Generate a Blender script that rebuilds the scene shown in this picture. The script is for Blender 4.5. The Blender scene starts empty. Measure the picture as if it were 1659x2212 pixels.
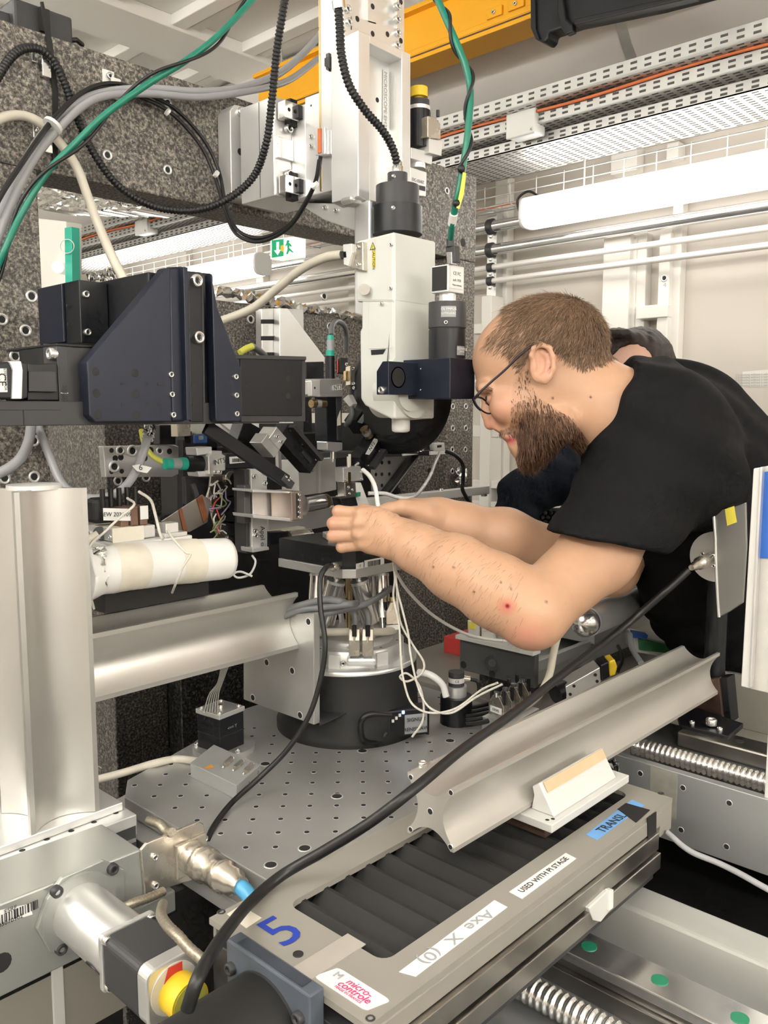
import bpy, bmesh, math, random
import numpy as np
from mathutils import Vector, Matrix
random.seed(7); rng = np.random.default_rng(7)
SC = bpy.context.scene; COL = SC.collection

# ---------------------------------------------------------------- camera
FPX, CX, CY = 1838.0, 829.5, 1106.0                 # focal length and centre in photo pixels (1659 x 2212)
PITCH, TH = math.radians(6.64), math.radians(43.09)
CAM = Vector((0, 0, 1.5))
FWD = Vector((math.cos(TH), math.sin(TH), 0)); RGT = Vector((math.sin(TH), -math.cos(TH), 0)); UPW = Vector((0, 0, 1))
AXD = math.cos(PITCH)*FWD - math.sin(PITCH)*UPW; AXV = math.sin(PITCH)*FWD + math.cos(PITCH)*UPW
cam = bpy.data.cameras.new('camera'); cam.sensor_fit = 'VERTICAL'; cam.sensor_height = 36; cam.lens = 36*FPX/2212
cam.clip_start = .02
camo = bpy.data.objects.new('camera', cam); COL.objects.link(camo); camo.location = CAM
camo.rotation_euler = (math.pi/2-PITCH, 0, TH-math.pi/2); SC.camera = camo
# ---------------------------------------------------------------- world, exposure
w = bpy.data.worlds.new('world'); SC.world = w; w.use_nodes = True
w.node_tree.nodes['Background'].inputs[0].default_value = (.9, .92, 1, 1); w.node_tree.nodes['Background'].inputs[1].default_value = .3
vs = SC.view_settings; vs.view_transform = 'Standard'; vs.look = 'None'; vs.gamma = 1; vs.use_curve_mapping = False; vs.exposure = 0.12
SC.cycles.max_bounces = 5; SC.cycles.diffuse_bounces = 3; SC.cycles.glossy_bounces = 3; SC.cycles.transmission_bounces = 2; SC.cycles.use_adaptive_sampling = True; SC.cycles.adaptive_threshold = .04; SC.cycles.adaptive_min_samples = 10; SC.cycles.use_light_tree = False
LAMP_E, ROOM_E = 7.0, 29.0                                          # radiance of the fluorescent diffusers

# ---------------------------------------------------------------- pixel -> place on a known plane
def ray(x, y): return AXD + RGT*((x-CX)/FPX) - AXV*((y-CY)/FPX)
def at(x, y, d): return CAM + ray(x, y)*d
def FX(x, y, c): r = ray(x, y); return CAM + r*(c/r.x)
def FY(x, y, c): r = ray(x, y); return CAM + r*(c/r.y)
def FZ(x, y, c): r = ray(x, y); return CAM + r*((c-1.5)/r.z)
def V(*a): return Vector(a)
X_, Y_, Z_ = V(1, 0, 0), V(0, 1, 0), V(0, 0, 1)

# ---------------------------------------------------------------- mesh collecting
class MB:
    def __init__(s): s.v = []; s.f = []; s.sm = []
    def add(s, vs, fs, smooth=False):
        o = len(s.v); s.v += [Vector(p) for p in vs]; s.f += [tuple(i+o for i in f) for f in fs]; s.sm += [smooth]*len(fs); return s
    def obox(s, c, a, b, d):
        a, b, d = Vector(a), Vector(b), Vector(d); c = Vector(c)
        vs = [c+sx*a+sy*b+sz*d for sx in (-1, 1) for sy in (-1, 1) for sz in (-1, 1)]
        return s.add(vs, [(0, 1, 3, 2), (4, 6, 7, 5), (0, 4, 5, 1), (2, 3, 7, 6), (0, 2, 6, 4), (1, 5, 7, 3)])
    def box(s, lo, hi):
        lo, hi = Vector(lo), Vector(hi); h = (hi-lo)/2
        return s.obox((lo+hi)/2, (h.x, 0, 0), (0, h.y, 0), (0, 0, h.z))
    def prism(s, pts, vec):
        n = len(pts); vec = Vector(vec); pts = [Vector(p) for p in pts]
        return s.add(pts+[p+vec for p in pts], [tuple(range(n)), tuple(range(2*n-1, n-1, -1))]+[(i, (i+1) % n, n+(i+1) % n, n+i) for i in range(n)])
    def lathe(s, p, ax, prof, n=20, smooth=True):
        ax = Vector(ax).normalized(); p = Vector(p)
        u = ax.orthogonal().normalized(); w = ax.cross(u); vs = []; fs = []
        for r, h in prof:
            for k in range(n):
                t = 2*math.pi*k/n; vs.append(p+ax*h+(u*math.cos(t)+w*math.sin(t))*max(r, 1e-5))
        m = len(prof)
        for i in range(m-1):
            for k in range(n): fs.append((i*n+k, i*n+(k+1) % n, (i+1)*n+(k+1) % n, (i+1)*n+k))
        s.add(vs, fs, smooth)
        s.add([vs[k] for k in range(n)], [tuple(range(n))]); s.add([vs[(m-1)*n+k] for k in range(n)], [tuple(range(n-1, -1, -1))])
        return s
    def cyl(s, p0, p1, r0, r1=None, n=20):
        p0, p1 = Vector(p0), Vector(p1); r1 = r0 if r1 is None else r1
        return s.lathe(p0, p1-p0, [(r0, 0), (r1, (p1-p0).length)], n)
    def tube(s, pts, r, n=8, closed=False):
        pts = [Vector(p) for p in pts]; m = len(pts); rs = r if isinstance(r, (list, tuple)) else [r]*m
        t = (pts[1]-pts[0]).normalized(); u = t.orthogonal().normalized(); vs = []; fs = []
        for i in range(m):
            t = (pts[min(i+1, m-1)]-pts[max(i-1, 0)])
            t = t.normalized() if t.length > 1e-9 else Z_
            u = (u-t*u.dot(t)); u = u.normalized() if u.length > 1e-6 else t.orthogonal().normalized(); w = t.cross(u)
            for k in range(n):
                a = 2*math.pi*k/n; vs.append(pts[i]+(u*math.cos(a)+w*math.sin(a))*rs[i])
        for i in range(m-1):
            for k in range(n): fs.append((i*n+k, i*n+(k+1) % n, (i+1)*n+(k+1) % n, (i+1)*n+k))
        s.add(vs, fs, True); s.add(vs[:n], [tuple(range(n))]); s.add(vs[-n:], [tuple(range(n-1, -1, -1))]); return s
    def ball(s, c, r, n=12, sc=(1, 1, 1)):
        c = Vector(c); vs = []; fs = []; m = n//2
        for i in range(m+1):
            a = math.pi*i/m
            for k in range(n):
                b = 2*math.pi*k/n; vs.append(c+Vector((math.sin(a)*math.cos(b)*sc[0], math.sin(a)*math.sin(b)*sc[1], math.cos(a)*sc[2]))*r)
        for i in range(m):
            for k in range(n): fs.append((i*n+k, (i+1)*n+k, (i+1)*n+(k+1) % n, i*n+(k+1) % n))
        return s.add(vs, fs, True)

WPOS = {}
def link(name, me, mat, par=None, loc=None, bev=0, kind=None):
    o = bpy.data.objects.new(name, me); COL.objects.link(o)
    if mat is not None and not me.materials: me.materials.append(mat)
    loc = Vector(loc) if loc is not None else Vector((0, 0, 0))
    if par is not None: o.parent = par; o.location = loc-WPOS[par.name]
    else: o.location = loc
    WPOS[o.name] = loc
    if bev:
        b = o.modifiers.new('bevel', 'BEVEL'); b.width = bev; b.segments = 2; b.limit_method = 'ANGLE'; b.angle_limit = math.radians(40); b.harden_normals = False
    if kind: o['kind'] = kind
    return o
def obj(name, mb, mat, par=None, bev=0, kind=None, fix=True):
    c = Vector((0, 0, 0))
    if mb.v:
        a = np.array([tuple(p) for p in mb.v]); lo, hi = a.min(0), a.max(0); c = Vector(((lo[0]+hi[0])/2, (lo[1]+hi[1])/2, lo[2]))
    me = bpy.data.meshes.new(name); me.from_pydata([tuple(p-c) for p in mb.v], [], mb.f)
    me.polygons.foreach_set('use_smooth', mb.sm)
    if fix:
        bm = bmesh.new(); bm.from_mesh(me); bmesh.ops.recalc_face_normals(bm, faces=bm.faces); bm.to_mesh(me); bm.free()
    return link(name, me, mat, par, c, bev, kind)
def soft(o, deg=35):
    me = o.data; me.polygons.foreach_set('use_smooth', [True]*len(me.polygons)); me.set_sharp_from_angle(angle=math.radians(deg)); return o
def tag(o, label, cat, group=None, kind=None):
    o['label'] = label; o['category'] = cat
    if group: o['group'] = group
    if kind: o['kind'] = kind
    return o
def thing(name, loc, label, cat, group=None):
    o = bpy.data.objects.new(name, None); COL.objects.link(o); o.location = Vector(loc); o.empty_display_size = .02
    WPOS[o.name] = Vector(loc); return tag(o, label, cat, group)
# plates: an outline on a plane the camera faces, given depth away from it
def plX(name, poly, x, t, mat, par, bev=.0012): return obj(name, MB().prism([FX(a, b, x) for a, b in poly], (t, 0, 0)), mat, par, bev)
def plY(name, poly, y, t, mat, par, bev=.0012): return obj(name, MB().prism([FY(a, b, y) for a, b in poly], (0, t, 0)), mat, par, bev)
def plZ(name, poly, z, t, mat, par, bev=.0012): return obj(name, MB().prism([FZ(a, b, z) for a, b in poly], (0, 0, -t)), mat, par, bev)
def bx(name, lo, hi, mat, par, bev=.0012): return obj(name, MB().box(lo, hi), mat, par, bev)
def cy(name, p0, p1, r, mat, par, n=24, bev=0, r1=None): return obj(name, MB().cyl(p0, p1, r, r1, n), mat, par, bev)
def spline(pts, n=8):
    P = [Vector(p) for p in pts]
    if len(P) < 3: return P
    Q = [2*P[0]-P[1]]+P+[2*P[-1]-P[-2]]; out = []
    for i in range(1, len(Q)-2):
        a, b, c, d = Q[i-1:i+3]
        for k in range(n):
            t = k/n; out.append(.5*((2*b)+(c-a)*t+(2*a-5*b+4*c-d)*t*t+(3*b-a-3*c+d)*t**3))
    return out+[P[-1]]
def wire(name, pts, r, mat, par=None, n=8, seg=8, ):
    return obj(name, MB().tube(spline(pts, seg), r, n), mat, par)
def resample(P, step):
    L = [0]
    for a, b in zip(P, P[1:]): L.append(L[-1]+(b-a).length)
    n = max(2, int(L[-1]/step)); out = []; j = 0
    for i in range(n+1):
        s = L[-1]*i/n
        while j < len(L)-2 and L[j+1] < s: j += 1
        t = (s-L[j])/max(1e-9, L[j+1]-L[j]); out.append(P[j].lerp(P[j+1], min(1, max(0, t))))
    return out
def conduit(name, pts, r, mat, par=None, pitch=.0065):
    P = resample(spline(pts, 16), pitch/4); rs = [r*(1.0 if (i % 4) in (0, 1) else .80) for i in range(len(P))]
    return obj(name, MB().tube(P, rs, 12), mat, par)

# ---------------------------------------------------------------- materials (all node-based)
MATS = {}
def mat(name, col, rough=.5, metal=0, vary=.06, scale=30, bump=0, bscale=200, emit=None, es=0, coat=0, spec=.5, stretch=None, rvar=.08, alpha=None, trans=0):
    if name in MATS: return MATS[name]
    m = bpy.data.materials.new(name); m.use_nodes = True; nt = m.node_tree; N = nt.nodes; L = nt.links; b = N['Principled BSDF']
    tc = N.new('ShaderNodeTexCoord'); mp = N.new('ShaderNodeMapping'); L.new(tc.outputs['Object'], mp.inputs[0])
    if stretch: mp.inputs['Scale'].default_value = stretch
    nz = N.new('ShaderNodeTexNoise'); nz.inputs['Scale'].default_value = scale; nz.inputs['Detail'].default_value = 3; L.new(mp.outputs[0], nz.inputs['Vector'])
    cr = N.new('ShaderNodeMapRange'); cr.inputs[1].default_value = .25; cr.inputs[2].default_value = .75; cr.inputs[3].default_value = 1-vary; cr.inputs[4].default_value = 1+vary; L.new(nz.outputs[0], cr.inputs[0])
    mx = N.new('ShaderNodeVectorMath'); mx.operation = 'SCALE'; mx.inputs[0].default_value = col[:3]; L.new(cr.outputs[0], mx.inputs['Scale']); L.new(mx.outputs[0], b.inputs['Base Color'])
    rr = N.new('ShaderNodeMapRange'); rr.inputs[1].default_value = .25; rr.inputs[2].default_value = .75; rr.inputs[3].default_value = max(0, rough-rvar); rr.inputs[4].default_value = min(1, rough+rvar); L.new(nz.outputs[0], rr.inputs[0]); L.new(rr.outputs[0], b.inputs['Roughness'])
    b.inputs['Metallic'].default_value = metal; b.inputs['Specular IOR Level'].default_value = spec
    if coat: b.inputs['Coat Weight'].default_value = coat
    if trans: b.inputs['Transmission Weight'].default_value = trans
    if bump:
        n2 = N.new('ShaderNodeTexNoise'); n2.inputs['Scale'].default_value = bscale; n2.inputs['Detail'].default_value = 4; L.new(mp.outputs[0], n2.inputs['Vector'])
        bp = N.new('ShaderNodeBump'); bp.inputs['Strength'].default_value = bump; bp.inputs['Distance'].default_value = .002; L.new(n2.outputs[0], bp.inputs['Height']); L.new(bp.outputs[0], b.inputs['Normal'])
    if emit: b.inputs['Emission Color'].default_value = (*emit, 1); b.inputs['Emission Strength'].default_value = es
    MATS[name] = m; return m
def granite(name, dark, light, mid, rough=.35, sc=1.0):
    m = bpy.data.materials.new(name); m.use_nodes = True; nt = m.node_tree; N = nt.nodes; L = nt.links; b = N['Principled BSDF']
    tc = N.new('ShaderNodeTexCoord')
    n1 = N.new('ShaderNodeTexNoise'); n1.inputs['Scale'].default_value = 210*sc; n1.inputs['Detail'].default_value = 3; n1.inputs['Roughness'].default_value = .65; L.new(tc.outputs['Object'], n1.inputs['Vector'])
    v = N.new('ShaderNodeTexVoronoi'); v.inputs['Scale'].default_value = 330*sc; L.new(tc.outputs['Object'], v.inputs['Vector'])
    r1 = N.new('ShaderNodeValToRGB'); e = r1.color_ramp.elements
    e[0].position = .40; e[0].color = (*dark, 1); e[1].position = .62; e[1].color = (*light, 1); q = e.new(.50); q.color = (*mid, 1)
    L.new(n1.outputs[0], r1.inputs[0])
    mx = N.new('ShaderNodeMix'); mx.data_type = 'RGBA'; mx.blend_type = 'MULTIPLY'; mx.inputs[0].default_value = .55
    r2 = N.new('ShaderNodeValToRGB'); r2.color_ramp.elements[0].position = .25; r2.color_ramp.elements[0].color = (.25, .25, .25, 1); r2.color_ramp.elements[1].position = .75; r2.color_ramp.elements[1].color = (1.3, 1.28, 1.22, 1)
    L.new(v.outputs['Color'], r2.inputs[0]); L.new(r1.outputs[0], mx.inputs[6]); L.new(r2.outputs[0], mx.inputs[7]); L.new(mx.outputs[2], b.inputs['Base Color'])
    b.inputs['Roughness'].default_value = rough; MATS[name] = m; return m
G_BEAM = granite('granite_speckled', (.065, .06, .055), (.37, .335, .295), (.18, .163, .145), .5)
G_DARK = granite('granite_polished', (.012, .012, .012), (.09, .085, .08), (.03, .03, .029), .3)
G_MID = granite('granite_shaded', (.025, .023, .021), (.20, .185, .165), (.08, .073, .066), .4)  # darker copy of the speckled granite, shade put into its colour
ALU = mat('aluminium_milled', (.76, .76, .75), .36, .75, .03, 18)
ALUB = mat('aluminium_bright', (.86, .86, .85), .34, .6, .02, 20)
ALUC = mat('aluminium_cast_satin', (.66, .65, .625), .42, .85, .05, 9, .06, 500)
ALUS = mat('aluminium_scratched', (.52, .52, .505), .38, .6, .10, 9, .03, 60, rvar=.12)
ALUW = mat('aluminium_anodised_pale', (.74, .735, .71), .45, .2, .03, 10)
ALUX = mat('aluminium_extruded', (.66, .65, .62), .40, .9, .03, 3)
STEEL = mat('steel_polished', (.78, .77, .75), .2, .9, .05, 20)
STEELD = mat('steel_worn', (.42, .40, .37), .35, 1, .2, 14, .1, 80)
CHROME = mat('chrome', (.84, .84, .83), .15, .92, .02, 10)
NICKEL = mat('nickel_plated', (.68, .63, .55), .27, .85, .06, 30)
BRASS = mat('brass', (.55, .43, .24), .3, 1, .1, 30)
COPPER = mat('copper_tape', (.52, .23, .12), .35, 1, .2, 40)
BLK = mat('black_anodised', (.012, .013, .016), .42, .15, .12, 14)
BLKN = mat('navy_black_anodised', (.016, .020, .036), .38, .25, .12, 10)
BLKM = mat('black_matt', (.012, .012, .012), .6, 0, .1, 20)
BLKG = mat('black_grey_painted', (.040, .040, .043), .5, 0, .1, 14)
DARKG = mat('dark_grey_anodised', (.105, .108, .106), .42, .3, .06, 14)
RUB = mat('black_rubber', (.011, .011, .012), .42, 0, .08, 40)
CGREY = mat('grey_cable_jacket', (.34, .345, .355), .4, 0, .05, 30)
CDGREY = mat('dark_grey_cable_jacket', (.17, .175, .18), .4, 0, .05, 30)
CBEIGE = mat('beige_cable_jacket', (.66, .62, .52), .42, 0, .05, 30)
CWHITE = mat('white_cable_jacket', (.78, .77, .74), .4, 0, .04, 30)
CGREEN = mat('green_sleeve', (.008, .19, .125), .35, 0, .12, 60)
CBLUE = mat('blue_cable_jacket', (.10, .42, .72), .4, 0, .05, 30)
WIREW = mat('cream_thin_wire', (.66, .63, .56), .45, 0, .12, 200)
CORANGE = mat('orange_cable', (.75, .20, .07), .5, 0, .1, 40)
CYEL = mat('yellow_plastic', (.90, .62, .03), .4, 0, .05, 20)
CYELG = mat('yellow_green_tape', (.62, .62, .10), .4, 0, .06, 30)
WHITEP = mat('white_plastic', (.80, .80, .77), .4, 0, .03, 20)
MICW = mat('pale_grey_enamel', (.70, .715, .67), .38, 0, .02, 8)
WALLM = mat('beige_wall_paint', (.60, .555, .49), .55, 0, .02, 3, .02, 40)
WALLW = mat('white_steel_paint', (.76, .735, .68), .5, 0, .02, 3)
CEILM = mat('ceiling_paint', (.90, .88, .83), .55, 0, .02, 2)
FLOORM = mat('grey_floor', (.22, .22, .21), .5, 0, .08, 3)
CRANE = mat('crane_yellow', (.90, .44, .015), .4, 0, .05, 6)
DUCT = mat('galvanised_duct', (.74, .71, .68), .5, .1, .06, 3, .02, 30)
GALV = mat('galvanised_tray', (.62, .62, .60), .42, .7, .10, 10, .04, 60)
SLOT = mat('slot_shadow_steel', (.10, .098, .094), .7, .2, .1, 20)
HOLE = mat('drilled_hole', (.02, .02, .02), .7, 0, .1, 20)
FOIL = mat('aluminium_foil', (.85, .85, .84), .16, 1, .05, 40)
PAPER = mat('white_paper', (.85, .85, .82), .6, 0, .02, 20)
INK = mat('black_ink', (.02, .02, .02), .6, 0, .05, 20)
INKG = mat('grey_ink', (.35, .36, .37), .6, 0, .05, 20)
INKB = mat('blue_ink', (.02, .05, .36), .5, 0, .1, 30)
INKP = mat('magenta_ink', (.62, .03, .20), .5, 0, .1, 30)
TAPEB = mat('blue_tape', (.16, .38, .74), .5, 0, .06, 30)
TAPET = mat('tan_masking_tape', (.62, .47, .29), .6, 0, .06, 40)
TAPEC = mat('cream_masking_tape', (.76, .715, .60), .6, 0, .06, 40)
TAPEY = mat('yellow_tape', (.82, .70, .08), .5, 0, .06, 40)
STAGEG = mat('warm_grey_paint', (.285, .268, .235), .42, 0, .04, 6)
STAGEM = mat('olive_grey_anodised', (.40, .415, .39), .38, .5, .03, 8)
BELLOW = mat('black_bellows_cloth', (.015, .0145, .014), .75, 0, .25, 12, .2, 60)
RUST = mat('rusty_brown_steel', (.10, .06, .045), .55, .5, .3, 25, .1, 60)
LEAD = mat('lead_sheet', (.33, .33, .32), .45, .8, .12, 9, .1, 40)
GRN = mat('green_plastic', (.02, .42, .30), .4, 0, .06, 30)
GRNDOT = mat('green_plug', (.02, .23, .12), .4, 0, .06, 30)
GREYP = mat('grey_plastic', (.33, .35, .36), .42, 0, .06, 30)
BLUEG = mat('blue_grey_cast', (.115, .135, .165), .5, .2, .12, 12)
RED = mat('red_label', (.66, .05, .04), .5, 0, .06, 30)
ORL = mat('orange_label', (.85, .33, .03), .5, 0, .05, 30)
SKYB = mat('blue_plastic', (.03, .13, .50), .4, 0, .05, 30)
LAMP = mat('lit_diffuser', (.9, .9, .9), .4, 0, .01, 5, emit=(1, .97, .92), es=LAMP_E)
LAMP2 = mat('unseen_lamp_diffuser', (.9, .9, .9), .4, 0, .01, 5, emit=(1, .97, .92), es=ROOM_E)
LEDB = mat('blue_led', (.2, .5, 1), .4, 0, .01, 5, emit=(.15, .45, 1), es=9)
SIGNW = mat('sign_white', (.85, .86, .82), .4, 0, .01, 5, emit=(.9, 1, .9), es=.7)
SIGNG = mat('sign_green', (.0, .28, .12), .4, 0, .01, 5, emit=(.0, .3, .12), es=.5)

# ---------------------------------------------------------------- shared small hardware (one mesh each, many copies)
def rotm(ax):
    ax = Vector(ax).normalized(); return ax.to_track_quat('Z', 'Y').to_matrix().to_4x4()
def shared(name, mb, mats, fm=None):
    me = bpy.data.meshes.new(name); me.from_pydata([tuple(p) for p in mb.v], [], mb.f); me.polygons.foreach_set('use_smooth', mb.sm)
    for m in mats: me.materials.append(m)
    if fm: me.polygons.foreach_set('material_index', fm)
    return me
def _two(mb1, mb2):
    n = len(mb1.f); mb1.add(mb2.v, mb2.f); return mb1, [0]*n+[1]*len(mb2.f)
a, fm = _two(MB().lathe((0, 0, 0), Z_, [(1, -.2), (1, .75), (.86, .95), (.52, .95), (.50, .45)], 16), MB().lathe((0, 0, 0), Z_, [(.5, .44), (.5, .46)], 6))
SCREW = shared('socket_screw', a, [STEEL, HOLE], fm)
SCREWB = shared('socket_screw_black', a, [BLKG, HOLE], fm)
a, fm = _two(MB().lathe((0, 0, 0), Z_, [(1, -.1), (1, .12), (.9, .2), (.62, .2), (.55, .03)], 18), MB().lathe((0, 0, 0), Z_, [(.56, .02), (.56, .04)], 14))
INSERT = shared('threaded_insert', a, [ALU, HOLE], fm)
a, fm = _two(MB().lathe((0, 0, 0), Z_, [(1, -.3), (1, .02), (.8, .03), (.72, .0)], 12), MB().lathe((0, 0, 0), Z_, [(.78, .0), (.78, .02)], 12))
TAPHOLE = shared('tapped_hole', a, [ALUB, HOLE], fm)
HOLEB = shared('blind_hole', MB().lathe((0, 0, 0), Z_, [(1, -.3), (1, .02), (.9, .03)], 14), [HOLE])
def hw(name, me, p, ax, r, par):
    o = bpy.data.objects.new(name, me); COL.objects.link(o); o.parent = par
    M = rotm(ax); M = Matrix.Translation(Vector(p)-WPOS[par.name]) @ M @ Matrix.Scale(r, 4); o.matrix_local = M; WPOS[o.name] = Vector(p); return o
def screw(p, ax, r, par, m=None): return hw('screw', m or SCREW, p, ax, r, par)
def insert(p, ax, r, par): return hw('insert', INSERT, p, ax, r, par)
def tap(p, ax, r, par): return hw('tapped_hole', TAPHOLE, p, ax, r, par)
def hole(p, ax, r, par): return hw('hole', HOLEB, p, ax, r, par)
def text(body, size, p, xd, yd, mt, par, name='lettering', align='CENTER', lift=.0004, shear=0, sx=1, ax=None):
    c = bpy.data.curves.new('lettering', 'FONT'); c.body = body; c.size = size; c.align_x = align; c.align_y = 'CENTER'; c.extrude = .00008; c.resolution_u = 3; c.shear = shear
    t = bpy.data.objects.new('tmp', c); COL.objects.link(t); dg = bpy.context.evaluated_depsgraph_get()
    me = bpy.data.meshes.new_from_object(t.evaluated_get(dg)); bpy.data.objects.remove(t); me.materials.clear(); me.materials.append(mt)
    xd = Vector(xd).normalized(); yd = Vector(yd); yd = (yd-xd*yd.dot(xd)).normalized(); n = xd.cross(yd)
    M = Matrix((xd*sx, yd, n)).transposed(); co = np.empty(len(me.vertices)*3); me.vertices.foreach_get('co', co); co = co.reshape(-1, 3) @ np.array(M).T + np.array(n*lift); me.vertices.foreach_set('co', co.ravel()); me.update()
    return link(name, me, mt, par, Vector(p))
def quadpatch(name, pts, nrm, mt, par, t=.0004):
    nrm = Vector(nrm).normalized(); return obj(name, MB().prism([Vector(p)+nrm*t for p in pts], nrm*(-t*1.2)), mt, par)
def barcode(c, xd, yd, w, h, nrm, par, n=26):
    xd, yd, nrm = Vector(xd).normalized(), Vector(yd).normalized(), Vector(nrm).normalized(); mb = MB(); r = random.Random(int(w*1e5)); x = -w/2
    while x < w/2:
        b = w/n*r.choice((.3, .5, .8)); q = Vector(c)+xd*(x+b/2)+nrm*.0006; mb.obox(q, xd*b/2, yd*h/2, nrm*.0001); x += b+w/n*r.choice((.3, .5, .7))
    return obj('barcode', mb, INK, par)
def crumple(name, pts, mt, par=None, thick=.004, nu=26, nv=10, amp=.006, seed=1):
    # crumpled sheet over a bilinear patch of 4 points; pts order a,b,c,d
    a, b, c, d = [Vector(p) for p in pts]; r = np.random.default_rng(seed); n = (b-a).cross(d-a).normalized(); mb = MB(); vs = []
    for i in range(nu+1):
        for j in range(nv+1):
            u, v = i/nu, j/nv; p = a.lerp(b, u).lerp(d.lerp(c, u), v); vs.append(p+n*float(r.uniform(-1, 1))*amp+(b-a).normalized()*float(r.uniform(-.4, .4))*amp+(d-a).normalized()*float(r.uniform(-.5, .5))*amp)
    k = len(vs); vs2 = [p-n*thick for p in vs]; W = nv+1
    fs = [(i*W+j, (i+1)*W+j, (i+1)*W+j+1, i*W+j+1) for i in range(nu) for j in range(nv)]
    fs += [tuple(q+k for q in reversed(f)) for f in fs]
    for i in range(nu): fs += [(i*W, i*W+k, (i+1)*W+k, (i+1)*W), (i*W+nv, (i+1)*W+nv, (i+1)*W+nv+k, i*W+nv+k)]
    for j in range(nv): fs += [(j, j+1, j+1+k, j+k), (nu*W+j, nu*W+j+k, nu*W+j+1+k, nu*W+j+1)]
    mb.add(vs+vs2, fs); return obj(name, mb, mt, par)
# ================================================================ the room
XW, ZC = 2.55, 2.85
def struct(o): o['kind'] = 'structure'; return o
struct(bx('floor', (-2, -2.4, -.06), (XW+.1, 5.1, 0), FLOORM, None, 0))
ceil = struct(bx('ceiling', (-2, -2.4, ZC), (XW+.1, 5.1, ZC+.06), CEILM, None, 0))
for k in range(-6, 4):                                 # soffit beams and coffer ribs
    y0 = 2.63+k*.73
    if y0 < -2.3 or y0 > 4.7: continue
    bx('beam', (-1.98, y0, ZC-.045), (XW, y0+.25, ZC), CEILM, ceil, .003)
for i in range(14):
    x0 = -1.55+i*.30
    bx('rib', (x0, -2.3, ZC-.035), (x0+.055, 5, ZC), CEILM, ceil, .003); bx('rib', (x0+.075, -2.3, ZC-.022), (x0+.115, 5, ZC), CEILM, ceil, .003)
wr = struct(bx('wall_right', (XW, -2.4, 0), (XW+.1, 5.1, ZC), WALLM, None, 0))
struct(bx('wall_back', (-2, 5, 0), (XW, 5.1, ZC), WALLM, None, 0))
struct(bx('wall_left', (-2.1, -2.4, 0), (-2, 5.1, ZC), WALLM, None, 0))
struct(bx('wall_front', (-2, -2.5, 0), (XW, -2.4, ZC), WALLM, None, 0))
def wpost(p0, p1, x, name='post', m=WALLW, bev=.003):   # vertical member standing proud of the right wall
    a, b = FX(*p0, x), FX(p1[0], p0[1], x); b.z = FX(p0[0], p1[1], x).z; b.z = max(b.z, 0); y0, y1 = sorted((a.y, b.y)); return bx(name, (x, y0, min(a.z, b.z)), (XW, y1, max(a.z, b.z)), m, wr, bev)
wpost((1304, 512), (1362, 2500), 2.485); wpost((1362, 512), (1376, 2500), 2.505)
wpost((1425, 505), (1449, 2500), 2.485, 'bracket_strip'); wpost((1374, 662), (1442, 690), 2.478, 'cross_plate'); wpost((1377, 505), (1398, 2500), 2.51, 'angle')
wpost((1070, 387), (1098, 1150), 2.51, 'rib'); wpost((1456, 380), (1478, 1200), 2.51, 'rib'); wpost((1320, 325), (1376, 378), 2.50, 'plate'); wpost((1440, 310), (1466, 345), 2.5, 'plate')
for i, y in enumerate((4.3, 3.7, 3.1, 2.5, .35, -.25, -.85, -1.45)): bx('rib', (2.51, y, .1), (XW, y+.05, 2.7), WALLM, wr, .003)
wpost((1040, 640), (1062, 1200), 2.44, 'post')
for a, b in (((1020, 700), (1062, 722)), ((1020, 918), (1064, 944)), ((1020, 1036), (1180, 1052)), ((1020, 1080), (1200, 1092)), ((1020, 820), (1064, 828))): wpost(a, b, 2.45, 'rail')
p = FX(1435, 601, 2.485); insert(p, -X_, .011, wr); text('4', .02, FX(1436, 616, 2.485), -Y_, Z_, INKG, wr)
pn = quadpatch('notice', [FX(1604, 803, XW), FX(1700, 795, XW), FX(1700, 835, XW), FX(1604, 836, XW)], -X_, WALLW, None); tag(pn, 'white printed notice sheet on the beige wall', 'notice')
for k in range(5): text('Il is meeting without a valid permit and badge only', .0085, FX(1655, 808+k*6, XW-.002), -Y_, Z_, INKG, pn)

# cable trays along the wall, slotted flanges and perforated bottoms
def tray(x0, x1, z0, z1, y0, y1, label, rows=2):
    t = thing('cable_tray', (x0, y0, z0), label, 'cable tray')
    bx('flange', (x0, y0, z0), (x0+.003, y1, z1), GALV, t, 0); bx('flange', (x1-.003, y0, z0), (x1, y1, z1), GALV, t, 0)
    bx('bottom', (x0, y0, z0), (x1, y1, z0+.003), GALV, t, 0)
    s = MB(); y = y0+.02
    while y < y1-.03:
        for r in range(rows):
            zz = z0+(z1-z0)*(r+.75)/(rows+.5); s.box((x0-.0006, y, zz-.0028), (x0, y+.017, zz+.0028))
        y += .0365
    obj('slots', s, SLOT, t, kind='stuff')
    s = MB(); y = y0+.02; j = 0
    while y < y1-.03:
        x = x0+.012+(.006 if j % 2 else 0)
        while x < x1-.012: s.box((x, y, z0-.0006), (x+.005, y+.016, z0)); x += .017
        y += .028; j += 1
    obj('perforation', s, SLOT, t, kind='stuff'); return t
tray(2.0, 2.16, 2.319, 2.353, -.3, 4.4, 'topmost slotted steel cable tray below the grey duct')
t2 = tray(2.05, 2.18, 2.281, 2.312, -.3, 4.4, 'middle slotted steel cable tray carrying the orange cable')
tray(2.10, 2.33, 2.243, 2.271, -.3, 4.4, 'lowest and widest perforated cable tray above the strip light')
oc = [V(2.044, y, 2.313+.004*math.sin(y*9)) for y in np.linspace(-.2, 4.3, 60)]
o = wire('orange_cable', oc, .0042, CORANGE, seg=3); tag(o, 'orange cable strapped along the middle cable tray', 'cable')
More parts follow.
